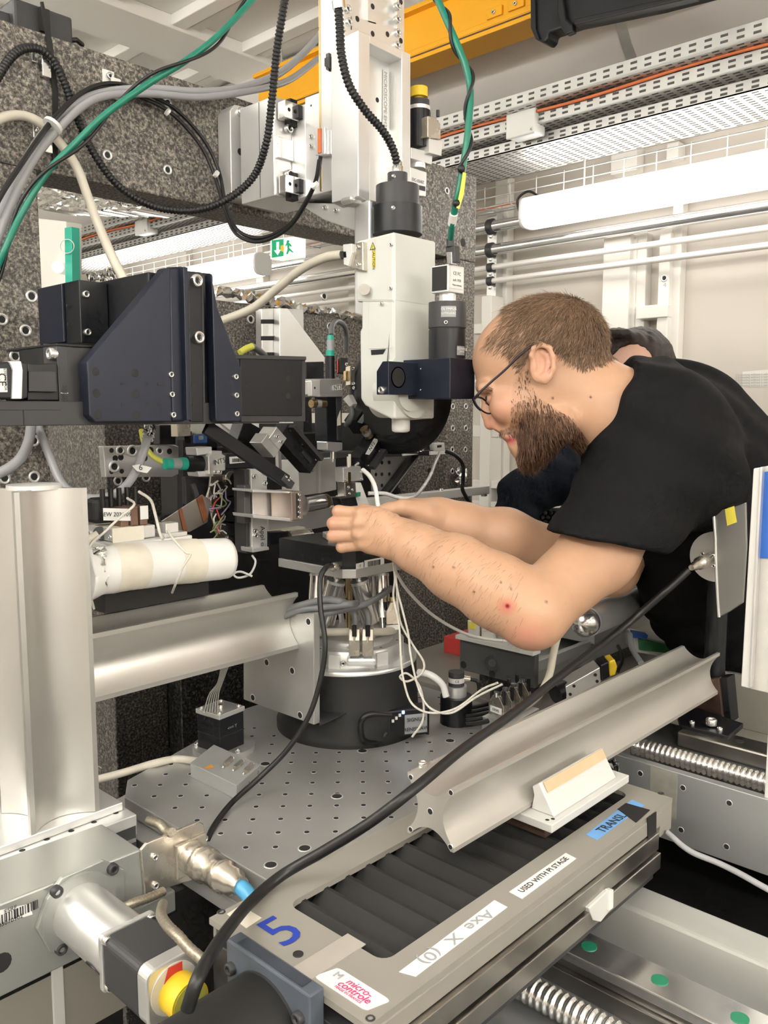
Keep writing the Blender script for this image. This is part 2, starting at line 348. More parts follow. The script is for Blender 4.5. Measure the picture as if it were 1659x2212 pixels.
def jbox(p, label):
    t = thing('junction_box', p, label, 'junction box'); obj('box', MB().box(p+V(-.0, -.045, -.042), p+V(.05, .045, .042)), WHITEP, t, .005)
    obj('lid', MB().box(p+V(-.008, -.047, -.044), p+V(0, .047, .044)), WHITEP, t, .003)
    cy('gland', p+V(.025, -.045, 0), p+V(.025, -.065, 0), .010, BLKG, t, 12)
    for s in (-1, 1): screw(p+V(-.008, .038*s, .034*s), -X_, .004, t)
    return t
jbox(FX(1127, 259, 2.04), 'cream junction box on the cable trays right of the green cable')
jbox(FX(307, 484, 2.04), 'cream junction box on the cable trays seen under the granite beam')

# wire basket tray with red cable
bt = thing('wire_basket_tray', (2.40, -.2, 2.18), 'thin wire basket tray above the strip lights', 'cable tray')
for k, (x, z) in enumerate(((2.36, 2.235), (2.36, 2.205), (2.36, 2.175), (2.40, 2.172), (2.44, 2.175), (2.46, 2.205))): cy('wire', V(x, -.2, z), V(x, 4.3, z), .0022, GALV, bt, 6)
for k in range(46):
    y = -.15+k*.1; obj('hoop', MB().tube([V(2.359, y, 2.24), V(2.359, y, 2.173), V(2.45, y, 2.173), V(2.462, y, 2.21)], .002, 5), GALV, bt)
o = wire('red_cable', [V(2.385+.008*math.sin(y*5), y, 2.182) for y in np.linspace(-.2, 4.3, 40)], .004, CORANGE, seg=3); tag(o, 'red orange cable lying in the wire basket tray', 'cable')
# strip lights
def striplight(y0, y1, label, x=2.3, z=2.113):
    t = thing('strip_light', (x, y0, z), label, 'strip light', 'fluorescent strip lights'); prof = []
    ring = [(math.copysign(abs(math.cos(a))**.6, math.cos(a))*.046, math.copysign(abs(math.sin(a))**.6, math.sin(a))*.046) for a in np.linspace(0, 2*math.pi, 25)[:-1]]
    def sw(ya, yb, s, m, nm):
        obj(nm, MB().prism([V(x+a*s, ya, z+b*s) for a, b in ring], (0, yb-ya, 0)), m, t, .004)
    sw(y0+.012, y1-.012, 1, LAMP, 'diffuser'); sw(y0, y0+.012, 1.02, WHITEP, 'end_cap'); sw(y1-.012, y1, 1.02, WHITEP, 'end_cap')
    for y in (y0+.2, y1-.2): cy('hanger', V(x, y, z+.045), V(x, y, 2.245), .003, GALV, t, 8)
    return t
striplight(.04, 1.545, 'lit strip light on the right wall above the chrome pipes')
striplight(2.835, 4.3, 'lit strip light seen through the gap below the granite beam')
o = wire('lamp_lead', [V(2.31, 1.50, 2.158), V(2.33, 1.56, 2.19), V(2.33, 1.60, 2.17), V(2.33, 1.585, 2.12), V(2.31, 1.553, 2.09)], .004, RUB); tag(o, 'black looped power lead at the end of the strip light', 'cable')
# room lamps out of view, on the walls, and hanging ones added to brighten the ceiling
def roomlamp(c, ax, L, label):
    t = thing('strip_light', c, label, 'strip light', 'fluorescent strip lights'); c = Vector(c); ax = Vector(ax); s = ax.cross(Z_)
    obj('diffuser', MB().obox(c, ax*L/2, s*.05, Z_*.05), LAMP2, t, .02)
    for e in (-1, 1): obj('end_cap', MB().obox(c+ax*(L/2+.006)*e, ax*.006, s*.051, Z_*.051), WHITEP, t, .004); (obj('hanger', MB().cyl(c+ax*(L/2-.2)*e+Z_*.05, c+ax*(L/2-.2)*e+Z_*(ZC-c.z), .004, n=8), GALV, t) if c.z > 2.3 else obj('wall_arm', MB().obox(c+ax*(L/2-.2)*e+s*(.15 if s.x*c.x+s.y*(c.y-1.2) > 0 else -.15), ax*.01, s*.1, Z_*.006), GALV, t))
for k_, (c_, ax_, lb_) in enumerate((((-.75, -1.1, 2.42), Y_, 'unseen hanging strip light added behind the photographer'), ((-.75, 1.0, 2.42), Y_, 'unseen hanging strip light added to the left of the photographer'), ((-1.78, 2.9, 2.12), Y_, 'strip light on the left wall beyond the granite portal'), ((-.6, -2.2, 2.12), X_, 'strip light on the front wall behind the photographer'), ((1.4, -2.2, 2.12), X_, 'strip light on the front wall behind the technician'), ((-.6, 3.2, 2.42), Y_, 'unseen hanging strip light added left of the portal'))): roomlamp(c_, ax_, 1.5, lb_)
# pipes on the wall
for z, r, m, lb in ((2.134, .020, CHROME, 'topmost shiny steel pipe passing behind the strip light'), (2.056, .019, CHROME, 'second shiny steel pipe just below the strip light'), (1.998, .0095, DUCT, 'upper thin grey conduit below the steel pipes'), (1.952, .0095, DUCT, 'lowest thin grey conduit on the right wall')):
    t = thing('wall_pipe', (2.45, -.4, z), lb, 'pipe'); cy('pipe', V(2.45, -.4, z), V(2.45, 4.4, z), r, m, t, 20)
    for y in (1.79, 3.6, .1):
        obj('clamp', MB().lathe(V(2.45, y-.012, z), Y_, [(r+.006, 0), (r+.006, .02)], 18), BLKG, t); screw(V(2.45, y, z-r-.012), -Z_, .006, t)
for k, y in enumerate((1.80, 3.61, .11)):
    t = bx('mounting_strut', (2.47, y-.02, 1.86), (2.51, y+.02, 2.20), GALV, None, .002); tag(t, ('slotted steel strut holding the pipes right of the granite column', 'steel strut holding the pipes beyond the granite beam', 'steel strut holding the pipes at the right frame edge')[k], 'strut')
# big duct, crane beam and hoist
dt = thing('air_duct', (2.42, -1, 2.35), 'large round grey duct under the ceiling', 'duct')
cy('pipe', V(2.40, -1.5, 2.66), V(2.40, 1.2, 2.66), .24, DUCT, dt, 40); cy('pipe', V(2.40, 1.2, 2.66), V(2.40, 4.6, 2.66), .239, DUCT, dt, 40); obj('seam_band', MB().cyl(V(2.40, 1.17, 2.66), V(2.40, 1.2, 2.66), .2415, n=40), GALV, dt)
cb = thing('crane_beam', (2.0, -.5, 2.5), 'yellow overhead crane beam', 'crane beam')
bx('web', (1.985, -.6, 2.53), (2.03, 2.46, 2.66), CRANE, cb, .003); bx('upper_flange', (1.96, -.6, 2.655), (2.06, 2.46, 2.668), CRANE, cb, .002)
bx('lower_flange', (1.972, -.6, 2.538), (2.05, 2.46, 2.553), CRANE, cb, .002); bx('track', (1.96, -.6, 2.513), (2.06, 2.44, 2.532), CRANE, cb, .002); bx('slot_shadow', (1.959, -.6, 2.524), (1.9605, 2.44, 2.528), RUST, cb, 0)
for y in (1.35, 1.42, 1.95, .9): bx('splice_plate', (1.978, y, 2.56), (1.985, y+.05, 2.585), CRANE, cb, .001); screw(V(1.978, y+.025, 2.572), -X_, .006, cb)
hs = thing('hoist_bracket', FX(1160, 90, 1.9), 'black steel hoist bracket hanging from the crane beam', 'hoist')
plX('body', [(1145, -60), (1146, 60), (1156, 84), (1175, 93), (1184, 82), (1186, 70), (1240, 52), (1420, 14), (1700, -60)], 1.90, .05, BLK, hs, .006)
plX('rib', [(1205, -60), (1203, 30), (1212, 62), (1222, 75), (1238, 68), (1236, 52), (1222, 40), (1216, 0), (1218, -60)], 1.885, .02, BLK, hs, .004)
plX('flange', [(1240, 40), (1500, -18), (1500, -6), (1240, 54)], 1.88, .03, BLK, hs, .003); plX('edge', [(1145, -60), (1155, -60), (1157, 62), (1165, 84), (1156, 84), (1146, 60)], 1.892, .01, BLK, hs, .002)
# things seen through the gap below the beam
es = thing('exit_sign', FX(612, 537, 2.1), 'green and white emergency exit sign with running figure', 'exit sign')
E0 = lambda a, b: FX(a, b, 2.1)
obj('box', MB().prism([E0(584, 517), E0(634, 511), E0(634, 552), E0(584, 560)], (.06, 0, 0)), SIGNW, es, .002)
def q(name, pts, m, x=2.098, t=.0015): return obj(name, MB().prism([FX(a, b, x) for a, b in pts], (t, 0, 0)), m, es)
cy('hanger', E0(600, 514)+V(.03, 0, 0), E0(600, 514)+V(.03, 0, 1.0), .003, GALV, es, 8)
q('panel', [(587, 519), (612, 516), (612, 553), (587, 557)], SIGNG); q('panel', [(621, 514), (632, 512.5), (632, 551), (621, 552.5)], SIGNW)
q('arrow', [(597, 523), (602, 522.4), (602, 540), (606, 539.4), (599.5, 551), (592, 541), (597, 540.6)], SIGNW, 2.096)
q('figure', [(619, 521), (622, 518), (625, 521), (623, 524), (627, 527), (630, 532), (628, 533), (625, 530), (624, 535), (629, 540), (633, 544), (632, 546), (625, 541), (621, 549), (618, 549), (621, 538), (620, 529), (616, 532), (616, 530), (619, 525)], SIGNG, 2.096)
q('glow', [(606, 531), (611, 529), (613, 537), (611, 544), (606, 542)], CYEL, 2.0955)
fd = crumple('foil_duct', [FX(82, 452, 1.75), FX(300, 455, 1.75), FX(310, 430, 1.75), FX(82, 398, 1.75)], FOIL, None, .15, 40, 12, .009, 3); tag(fd, 'crumpled foil wrapped duct under the granite beam', 'duct'); cy('hanger', FX(150, 430, 1.8), FX(150, 430, 1.8)+Z_*.9, .004, GALV, fd, 8); cy('hanger', FX(260, 440, 1.8), FX(260, 440, 1.8)+Z_*.9, .004, GALV, fd, 8)
wc = thing('white_cabinet', FX(100, 610, 1.5), 'white panel with a green edge strip behind the granite column', 'panel')
plX('panel', [(70, 470), (142, 478), (142, 640), (70, 640)], 1.45, .06, WALLW, wc, .004); plX('edge_strip', [(139, 492), (154, 490), (156, 640), (141, 640)], 1.44, .03, GRN, wc, .002)
_p = FX(110, 630, 1.46); bx('stand', (_p.x, _p.y-.03, 0), (_p.x+.04, _p.y+.03, _p.z), WALLW, wc); cy('lamp', FX(125, 577, 1.42), FX(125, 577, 1.45), .02, SIGNW, wc); obj('cable_loop', MB().tube([FX(145+15*math.cos(a), 532+15*math.sin(a), 1.43) for a in np.linspace(0, 6.28, 24)], .0016, 6), CWHITE, wc)
gp = bx('grey_partition', (2.2, 3.1, 1.2), (2.24, 4.9, 2.05), mat('grey_green_panel', (.34, .35, .31), .4, .2), None, .003); tag(gp, 'grey green panel standing beyond the portal', 'panel')
dk = bx('dark_cabinet', (1.80, 3.2, 0), (2.18, 4.6, 1.42), mat('dark_cabinet', (.07, .07, .072), .5), None, .004); tag(dk, 'dark equipment cabinet beyond the granite portal', 'cabinet')
# ================================================================ granite portal
YP = 1.30
gp = thing('granite_portal', (1.1, 1.4, .86), 'large speckled granite portal of beam and two columns', 'granite portal')
bx('beam', (.1, YP, 1.866), (1.719, 1.39, 2.068), G_BEAM, gp, .003)
bx('column', (.1, YP, 0), (.620, 1.39, 1.8655), G_BEAM, gp, .003)
bx('column', (1.612, YP, .86), (1.717, 1.50, 1.8655), G_BEAM, gp, .003)
for x, y in ((232, 335), (362, 367), (362, 222), (965, 412), (528, 436)): insert(FY(x, y, YP), -Y_, .0085, gp)
for x, y in ((55, 714), (33, 770), (73, 952), (10, 1033), (74, 1030), (4, 690), (68, 640)): insert(FY(x, y, YP), -Y_, .0095, gp)
for j, y in enumerate((878, 925, 971, 1018)):
    for x in (978, 1006): insert(FY(x+(0 if j < 2 else -1), y, YP), -Y_, .0075, gp)
hole(FY(1000, 524, YP), -Y_, .010, gp); hole(FY(1000, 700, YP), -Y_, .008, gp)
for y, x in ((926, 928), (1017, 928), (1060, 860)): hole(FX(x, y, 1.611), -X_, .007, gp)
ib = thing('granite_block', (1.2, 1.6, 0), 'shade-toned inner granite block behind the sample stage', 'granite block')
bx('upright', (.825, 1.5, 0), (.945, 1.9, 1.735), G_MID, ib, .003); bx('cross_block', (.9455, 1.5, 1.50), (1.60, 1.9, 1.735), G_BEAM, ib, .003); bx('base_block', (.9455, 1.45, 0), (1.56, 1.9, 1.02), G_DARK, ib, .003)  # upright and base block toned dark to carry the shade behind the instruments
for x, y in ((541, 690), (712, 705), (255, 1039), (316, 1031), (266, 1297), (325, 1284), (700, 640)): insert(FY(x, y, 1.5), -Y_, .010, ib)
o = crumple('foil_sheet', [FY(470, 632, 1.49), FY(840, 705, 1.49), FY(815, 690, 1.56), FY(470, 618, 1.6)], FOIL, None, .004, 50, 8, .008, 11); tag(o, 'crumpled aluminium foil lying on the inner granite block', 'foil')
o = crumple('foil_scrap', [FY(190, 602, 1.2), FY(262, 590, 1.2), FY(262, 580, 1.25), FY(190, 594, 1.25)], FOIL, None, .003, 20, 6, .006, 12); tag(o, 'small foil scrap on top of the black stage by the beige cable', 'foil')
sb = thing('column_pedestal', (1.4, 1.4, .7), 'grey and red steel foot under the right granite column', 'base')
bx('plate', (1.58, 1.25, .835), (1.75, 1.55, .86), DARKG, sb); bx('foot', (1.62, 1.28, .78), (1.72, 1.5, .835), RED, sb); bx('leg', (1.60, 1.27, 0), (1.74, 1.52, .78), BLKG, sb, .002)

# black power brick with strap on the beam
pb = thing('power_brick', FY(60, 60, 1.32), 'black power adapter strapped on top of the granite beam', 'power adapter')
bx('housing', (FY(22, 60, 1.33).x, 1.315, 2.069), (FY(148, 80, 1.33).x, 1.375, 2.112), BLKG, pb, .004); bx('housing', (.35, 1.33, 2.069), (FY(20, 50, 1.34).x, 1.38, 2.094), BLKG, pb, .004)
obj('lead', MB().tube([V(FY(148, 80, 1.33).x, 1.34, 2.085), FY(165, 86, 1.33), FY(178, 97, 1.34)], .004, 8), RUB, pb)
o = obj('velcro_strap', MB().prism([FY(86, 5, 1.30), FY(92, 5, 1.30), FY(112, 95, 1.297), FY(124, 200, 1.297), FY(123, 365, 1.297), FY(112, 365, 1.297), FY(113, 200, 1.297), FY(100, 90, 1.297)], (0, -.003, 0)), BLKM, None); tag(o, 'black strap hanging down over the granite beam', 'strap')
bx('strap_loop', FY(97, 70, 1.312)-V(.008, .003, .0), FY(97, 20, 1.312)+V(.006, .07, 0), BLKM, pb, 0)

# cable clips on the beam
def pclip(p, w, m, label):
    t = thing('cable_clip', p, label, 'cable clip'); obj('band', MB().obox(p+V(.008, -.012, -.012), X_*w, Y_*.002, Z_*.016), m, t, .001); obj('tab', MB().obox(p+V(0, -.003, .004), X_*.010, Y_*.002, Z_*.012), m, t, .001); screw(p+V(0, -.006, .006), -Y_, .006, t)
pclip(FY(80, 126, YP), .007, CHROME, 'shiny metal clip holding the black corrugated conduit'); pclip(FY(232, 176, YP), .008, WHITEP, 'white plastic clip holding the grey cables'); pclip(FY(83, 290, YP), .007, CHROME, 'metal clip holding the beige cable on the column')

# ================================================================ vertical stage and bracket carrying the microscope
ms = thing('microscope_stage', (1.0, 1.15, 1.85), 'bright aluminium vertical stage with label carrying the microscope', 'linear stage')
zt = FX(550, 222, .962).z; zb = FX(553, 433, .962).z
f = plY('mounting_flange', [(497, 238), (507, 226), (530, 231), (620, 252), (620, 455), (545, 435), (512, 427), (500, 418)], 1.262, .037, ALUB, ms)
for x, y in ((519, 243), (524, 414)): screw(FY(x, y, 1.262), -Y_, .0085, ms)
hole(FY(519, 328, 1.262), -Y_, .006, ms)
Y1 = FX(592, 300, .962).y; Y0 = FX(550, 300, .962).y
bx('base_body', (.962, Y1, zb), (1.06, Y0+.04, zt), ALUB, ms, .002); bx('seam', (.9612, Y0-.014, zb+.002), (.963, Y0-.013, zt-.002), DARKG, ms, 0)
Y2 = FX(661, 300, 1.0).y
bx('carriage_side', (1.0, Y2, zb-.002), (1.09, Y1, zt-.012), ALUB, ms, .002)
for a, b in ((228, 262), (385, 420)):                     # rail ends in their recesses
    z0, z1 = FY(620, b+6, Y1-.002).z, FY(620, a-2, Y1-.002).z
    bx('recess', (.985, Y1-.016, z0-.006), (1.0005, Y1-.001, z1+.006), BLKM, ms, 0); bx('rail', (.968, Y1-.022, z0+.002), (.999, Y1-.003, z1-.002), STEEL, ms, .001); bx('rail_block', (.99, Y1-.03, z0+.004), (1.004, Y1-.016, z1-.006), BLK, ms, .001)
    for xx in (.977, .990): hole(V(xx, Y1-.022, (z0+z1)/2), -Y_, .0032, ms)
for x, y in ((622, 279), (623, 377)): screw(FY(x, y, Y1-.004), -Y_, .0075, ms)
bx('spacer', (.966, Y1-.006, FY(610, 345, Y1).z), (1.0, Y1+.0, FY(610, 300, Y1).z), STEEL, ms, .001)
zc = FX(661, 211, 1.0).z; Y3 = FX(697, 300, 1.0).y
bx('carriage_plate', (.998, Y3, zb-.003), (1.10, Y2, zc), ALUB, ms, .002)
Y4 = FX(731, 300, 1.0).y; Y5 = FX(745, 300, 1.0).y
bx('vertical_plate', (.996, Y4, zb-.004), (1.13, Y3, 2.45), ALU, ms, .002); bx('edge_strip', (.9955, Y3-.0015, zb), (.9975, Y3+.003, 2.45), BRASS, ms, 0)  # brass strip paints the yellow reflection along the plate edge
bx('front_plate', (1.002, Y5, zb+.01), (1.13, Y4, 2.40), ALUB, ms, .002)
hole(FX(672, 228, .998), -X_, .002, ms)
lp = [FX(716, 347, .995), FX(728, 344, .995), FX(728, 402, .995), FX(717, 406, .995)]; st = quadpatch('label', lp, -X_, PAPER, ms); barcode(FX(722, 374, .995), Z_, -Y_, .03, .006, -X_, st, 24)
# connector block with flat cable and sub-d
cn = plX('connector_block', [(680, 275), (716, 281), (716, 333), (681, 336)], .984, .012, ALUB, ms); plX('latch', [(686, 278), (693, 277), (693, 329), (686, 331)], .982, .003, CORANGE, cn, 0); plX('latch_side', [(695, 276), (702, 275), (702, 333), (695, 334)], .980, .004, ALUB, cn)
for x, y in ((674, 296), (674, 316)): screw(FX(x, y, .998), -X_, .004, ms)
sd = plX('sub_d_socket', [(700, 125), (712, 121), (712, 148), (700, 143)], .985, .012, BLKG, ms); plX('flange', [(703, 116), (710, 113), (710, 154), (703, 150)], .991, .005, DARKG, sd)
# perforated upper plate, pocketed column
mc = thing('microscope_bracket', (1.05, 1.0, 1.85), 'bright milled aluminium column bracket lettered for the microscope', 'bracket')
up = MB(); Yu = Y5-.008
pf = lambda a, b: FY(a, b, Yu)
plY('upper_plate', [(742, -80), (758, -80), (760, 70), (742, 65)], Yu, .008, ALUB, mc, 0)
plY('upper_plate', [(858, -80), (873, -80), (873, 130), (858, 130)], Yu, .008, ALUB, mc, 0)
plY('upper_plate', [(758, 34), (858, 62), (858, 130), (758, 100)], Yu, .008, ALUB, mc, 0); plY('upper_plate', [(795, -80), (812, -80), (812, 52), (795, 47)], Yu, .008, ALUB, mc, 0)
for x, y in ((748, 21), (751, 49), (856, 15), (856, 43), (856, 72), (855, 99)): screw(FY(x, y, Yu), -Y_, .0065, mc)
for x, y in ((805, 14), (772, 41), (805, 73), (837, 74), (866, 4), (866, 88)): hole(FY(x, y, Yu), -Y_, .0045, mc)
plY('flange', [(743, 68), (775, 60), (775, 420), (760, 428), (744, 405)], Yu-.002, .012, ALUB, mc)
for x, y in ((755, 112), (756, 200), (756, 292), (756, 384)): screw(FY(x, y, Yu-.002), -Y_, .0085, mc)
Yf = .962; b4 = 437
P = lambda a, b: FY(a, b, Yf)
plY('frame_side', [(774, 65), (799, 76), (799, b4), (774, 424)], Yf, .06, ALUB, mc); plY('frame_side', [(868, 108), (887, 117), (887, b4+22), (868, b4+18)], Yf, .06, ALUB, mc)
plY('frame_top', [(798, 76), (869, 108), (869, 128), (798, 93)], Yf, .06, ALUB, mc); plY('pocket_floor', [(797, 80), (870, 110), (870, 455), (797, 440)], Yf+.03, .02, ALUB, mc, 0)
hole(FY(815, 216, Yf+.03), -Y_, .004, mc)
lb = quadpatch('label_strip', [FY(827, 150, Yf+.029), FY(836, 152, Yf+.029), FY(836, 278, Yf+.029), FY(826, 274, Yf+.029)], -Y_, PAPER, mc); text('MICROSCOPE EH3', .0105, FY(832, 215, Yf+.0285), -Z_, X_, INKG, lb)
# arm going down behind the microscope
plX('arm', [(764, 437), (800, 430), (800, 690), (764, 680)], .985, .05, ALU, mc, .004); plY('arm_top', [(760, 420), (800, 428), (800, 445), (764, 440)], .97, .03, ALUS, mc, .006)
plX('underside', [(640, 437), (770, 440), (770, 500), (700, 475)], 1.02, .07, ALU, mc, .002)
for x, y in ((703, 449), (727, 455)): screw(FX(x, y, 1.02), -X_, .004, mc)
# drive motor
mo = thing('stage_motor', FY(905, 340, 1.0), 'black ribbed stage motor with a yellow knob beside the bracket', 'motor')
mp_ = lambda y, x=905: FY(x, y, 1.0)
cyl_r = .019
cy('body', mp_(322), mp_(240), cyl_r, BLK, mo, 28)
for k in range(10):
    a = 2*math.pi*k/10; d = V(math.cos(a), math.sin(a), 0)*cyl_r; obj('fin', MB().obox((mp_(322)+mp_(240))/2+d, d.normalized()*.0012, V(-d.y, d.x, 0).normalized()*.002, Z_*.03), BLK, mo)
cy('ring', mp_(240), mp_(232), .0195, ALUB, mo, 28); cy('cap', mp_(232), mp_(218), .018, BLKG, mo, 28); cy('knob_neck', mp_(218), mp_(210), .008, CYEL, mo); cy('knob', mp_(211), mp_(190), .015, CYEL, mo, 28, .002)
plY('gear_plate', [(888, 318), (935, 329), (933, 356), (888, 342)], .985, .03, ALUB, mo); cy('coupling', mp_(345, 900), mp_(365, 900), .015, ALUB, mo)
lbp = plY('terminal_plate', [(886, 360), (922, 372), (920, 425), (886, 420)], .98, .012, ALUB, mo); text('DC-1510Z', .007, FY(903, 391, .979), X_, Z_, INK, lbp); plY('dark_strip', [(887, 396), (919, 403), (919, 413), (887, 404)], .979, .001, BLKG, lbp, 0)
plY('connector_body', [(927, 298), (956, 305), (954, 337), (927, 330)], .975, .03, ALUW, mo); c2 = plY('sub_d_hood', [(924, 250), (940, 253), (952, 268), (952, 300), (924, 296)], .97, .018, NICKEL, mo); cy('thumbscrew', FY(946, 252, .97), FY(946, 238, .97), .003, BLKG, c2)

# ================================================================ microscope
mi = thing('microscope', (1.0, .9, 1.48), 'white microscope head with camera and black tube, above the sample', 'microscope')
plX('upper_housing', [(768, 521), (851, 500), (851, 653), (768, 652)], .960, .098, MICW, mi, .004)
plX('main_body', [(781, 640), (853, 640), (853, 905), (844, 905), (812, 889), (788, 876), (779, 862), (777, 716), (781, 708)], .9625, .094, MICW, mi, .003)
plX('inset_panel', [(796, 655), (848, 650), (848, 752), (796, 754)], .9615, .003, MICW, mi, .0006); plX('slot', [(801, 756), (833, 754), (827, 765), (802, 767)], .9618, .002, BLKM, mi, 0)
plY('front_rib', [(853, 640), (860, 640), (856, 770), (848, 785), (846, 795), (853, 795)], .878, .01, MICW, mi, .001)
for x, y in ((872, 521), (928, 535), (872, 667)): hw('screw_cap', INSERT, FY(x, y, .88), -Y_, .006, mi)
for x, y in ((846, 529), (845, 623), (825, 656)): screw(FX(x, y, .960), -X_, .0028, mi)
cc = FY(897, 852, .872); cy('turret_housing', cc, cc+V(0, .07, 0), .0365, MICW, mi, 40, .003); cy('turret_cover', cc+V(-.014, -.004, .004), cc+V(-.014, .05, .004), .030, MICW, mi, 36, .002)
plY('lower_flange', [(885, 858), (936, 862), (946, 878), (946, 903), (885, 908)], .905, .03, MICW, mi, .002); plY('flange_slot', [(925, 868), (938, 873), (938, 890), (915, 895)], .9035, .004, GREYP, mi, .001)
n0 = FY(866, 885, .905); obj('nozzle', MB().lathe(V(n0.x, n0.y, FY(866, 934, .905).z), Z_, [(.010, 0), (.0138, .002), (.0145, .006), (.0148, .034)], 28), WHITEP, mi)
ax = V(1.012, .918, 0); zz = lambda y: FY(856, y, .918).z
cy('lamp_tube_lower', ax+Z_*zz(507), ax+Z_*zz(447), .0385, BLK, mi, 40, .001); cy('lamp_tube_upper', ax+Z_*zz(447), ax+Z_*zz(402), .0335, BLKG, mi, 40, .001); cy('collar', ax+Z_*zz(402), ax+Z_*zz(374), .0155, BLKG, mi, 28, .001); obj('ferrule', MB().lathe(ax+Z_*zz(374), Z_, [(.0085, 0), (.0085, .010), (.007, .011), (.007, .018)], 16), CHROME, mi)
screw(FY(848, 449, .88), -Y_, .003, mi); screw(FY(849, 381, .905), -Y_, .003, mi)
# caution label, knob, side connector
cl = quadpatch('caution_label', [FX(800, 518, .96), FX(811, 516, .96), FX(811, 580, .96), FX(799, 580, .96)], -X_, MICW, mi)
quadpatch('stripe', [FX(804, 543, .9595), FX(811, 541, .9595), FX(811, 578, .9595), FX(804, 578, .9595)], -X_, TAPEY, cl); text('CAUTION', .0068, FX(807.5, 560, .959), -Z_, -Y_, INK, cl, lift=.0006)
obj('warning_triangle', MB().prism([FX(805, 523, .959), FX(811, 538, .959), FX(799, 540, .959)], (.0006, 0, 0)), INK, cl); obj('warning_triangle', MB().prism([FX(805, 526, .9585), FX(809, 537, .9585), FX(801, 538.5, .9585)], (.0006, 0, 0)), TAPEY, cl); text('!', .007, FX(805, 534, .958), -Y_, Z_, INK, cl); text('UCB', .0055, FX(791, 553, .9595), -Z_, -Y_, INKG, cl)
kb = cy('knob', FX(787, 625, .962), FX(787, 625, .948), .0085, CHROME, mi, 24, .001)
cq = plX('cable_connector', [(752, 529), (783, 522), (784, 584), (754, 578)], .950, .012, NICKEL, mi); plX('hood', [(740, 528), (760, 526), (760, 545), (752, 575), (742, 572)], .945, .02, ALUW, cq); screw(FX(774, 534, .95), -X_, .003, cq); screw(FX(775, 572, .95), -X_, .003, cq); plX('boot', [(733, 543), (748, 541), (750, 558), (735, 559)], .945, .014, RUB, cq)
# black side block and camera tube
A0, A1 = FX(816, 830, .918), FY(840, 790, .85); za, zb2 = FY(840, 780, .85).z, FY(840, 852, .85).z
a1 = obj('clamp_block', MB().prism([V(.918, .85, zb2), V(.918, .874, zb2), V(.918, .874, FX(816, 802, .918).z), V(.918, .862, za), V(.918, .85, za)], (.07, 0, 0)), BLKN, mi, .001)
hc = FY(860, 815, .85); obj('bore', MB().lathe(hc+V(0, -.0006, 0), Y_, [(.0155, 0), (.0138, 0), (.0138, .02)], 32), BLKM, a1); cy('bore_floor', hc+V(0, -.0002, 0), hc+V(0, .0, 0), .0137, HOLE, a1, 32)
screw(FX(826, 843, .918), -X_, .0055, a1)
zd, ze = FX(970, 773, .985).z, FX(970, 861, .985).z
bx('side_block', (.982, .787, ze), (1.042, .88, zd), BLKN, mi, .0012)
for x, y in ((909, 797), (909, 842)): screw(FX(x, y, .982), -X_, .0012, mi)
ct = V(1.012, .817, 0); z3 = lambda y: FY(966, y, .79).z
cy('tube_lower', ct+Z_*(zd-.001), ct+Z_*z3(707), .0278, BLK, mi, 40, .001); cy('tube_groove', ct+Z_*z3(708), ct+Z_*z3(702), .0268, BLKM, mi, 40); cy('tube_upper', ct+Z_*z3(703), ct+Z_*z3(646), .0282, BLKG, mi, 40, .001)
cy('mount_ring', ct+Z_*z3(647), ct+Z_*z3(624), .0125, ALUB, mi, 30, .0006)
kz0, kz1 = z3(626), z3(565)
cmx = ct+V(0, 0, 0); bx('camera_body', (cmx.x-.019, cmx.y-.016, kz0), (cmx.x+.019, cmx.y+.016, kz1), ALUB, mi, .001); bx('camera_side', (cmx.x-.0195, cmx.y-.014, kz0+.003), (cmx.x-.0188, cmx.y+.014, kz1-.002), BLKM, mi, 0)
lq = quadpatch('camera_label', [V(cmx.x-.014, cmx.y-.0163, kz0+.006), V(cmx.x+.016, cmx.y-.0163, kz0+.006), V(cmx.x+.016, cmx.y-.0163, kz1-.004), V(cmx.x-.014, cmx.y-.0163, kz1-.004)], -Y_, PAPER, mi); text('CE FC', .007, V(cmx.x+.001, cmx.y-.0166, kz1-.012), X_, Z_, INK, lq); text('acA 1920', .005, V(cmx.x+.001, cmx.y-.0166, kz0+.018), X_, Z_, INK, lq); text('Made in Germany', .003, V(cmx.x+.001, cmx.y-.0166, kz0+.011), X_, Z_, INK, lq)
def wraplabel(y0, y1, xs, big, small, r):
    # printed plate bent round the tube, facing the camera
    mb = MB(); a0, a1_ = xs; n = 8; zt_, zb_ = z3(y0), z3(y1); vs = []
    for k in range(n+1):
        a = a0+(a1_-a0)*k/n; d = V(math.cos(a), math.sin(a), 0)*(r+.0004)
        vs += [ct+d+Z_*zb_, ct+d+Z_*zt_]
    mb.add(vs, [(2*k, 2*k+2, 2*k+3, 2*k+1) for k in range(n)]); o = obj('name_plate', mb, GREYP, mi, fix=False)
    am = (a0+a1_)/2; d = V(math.cos(am), math.sin(am), 0); xd = V(-d.y, d.x, 0)
    text(big, .0052, ct+d*(r+.0012)+Z_*(zt_-.0045), xd, Z_, WHITEP, o); text(small, .004, ct+d*(r+.0012)+Z_*(zb_+.005), xd, Z_, WHITEP, o)
wraplabel(658, 682, (math.radians(200), math.radians(245)), 'OLYMPUS', 'U-TV0.63XC', .0282); wraplabel(745, 765, (math.radians(250), math.radians(285)), 'OLYMPUS', 'JAPAN', .0278)
screw(ct+V(math.cos(3.75), math.sin(3.75), 0)*.028+Z_*z3(694), V(math.cos(3.75), math.sin(3.75), 0), .003, mi)
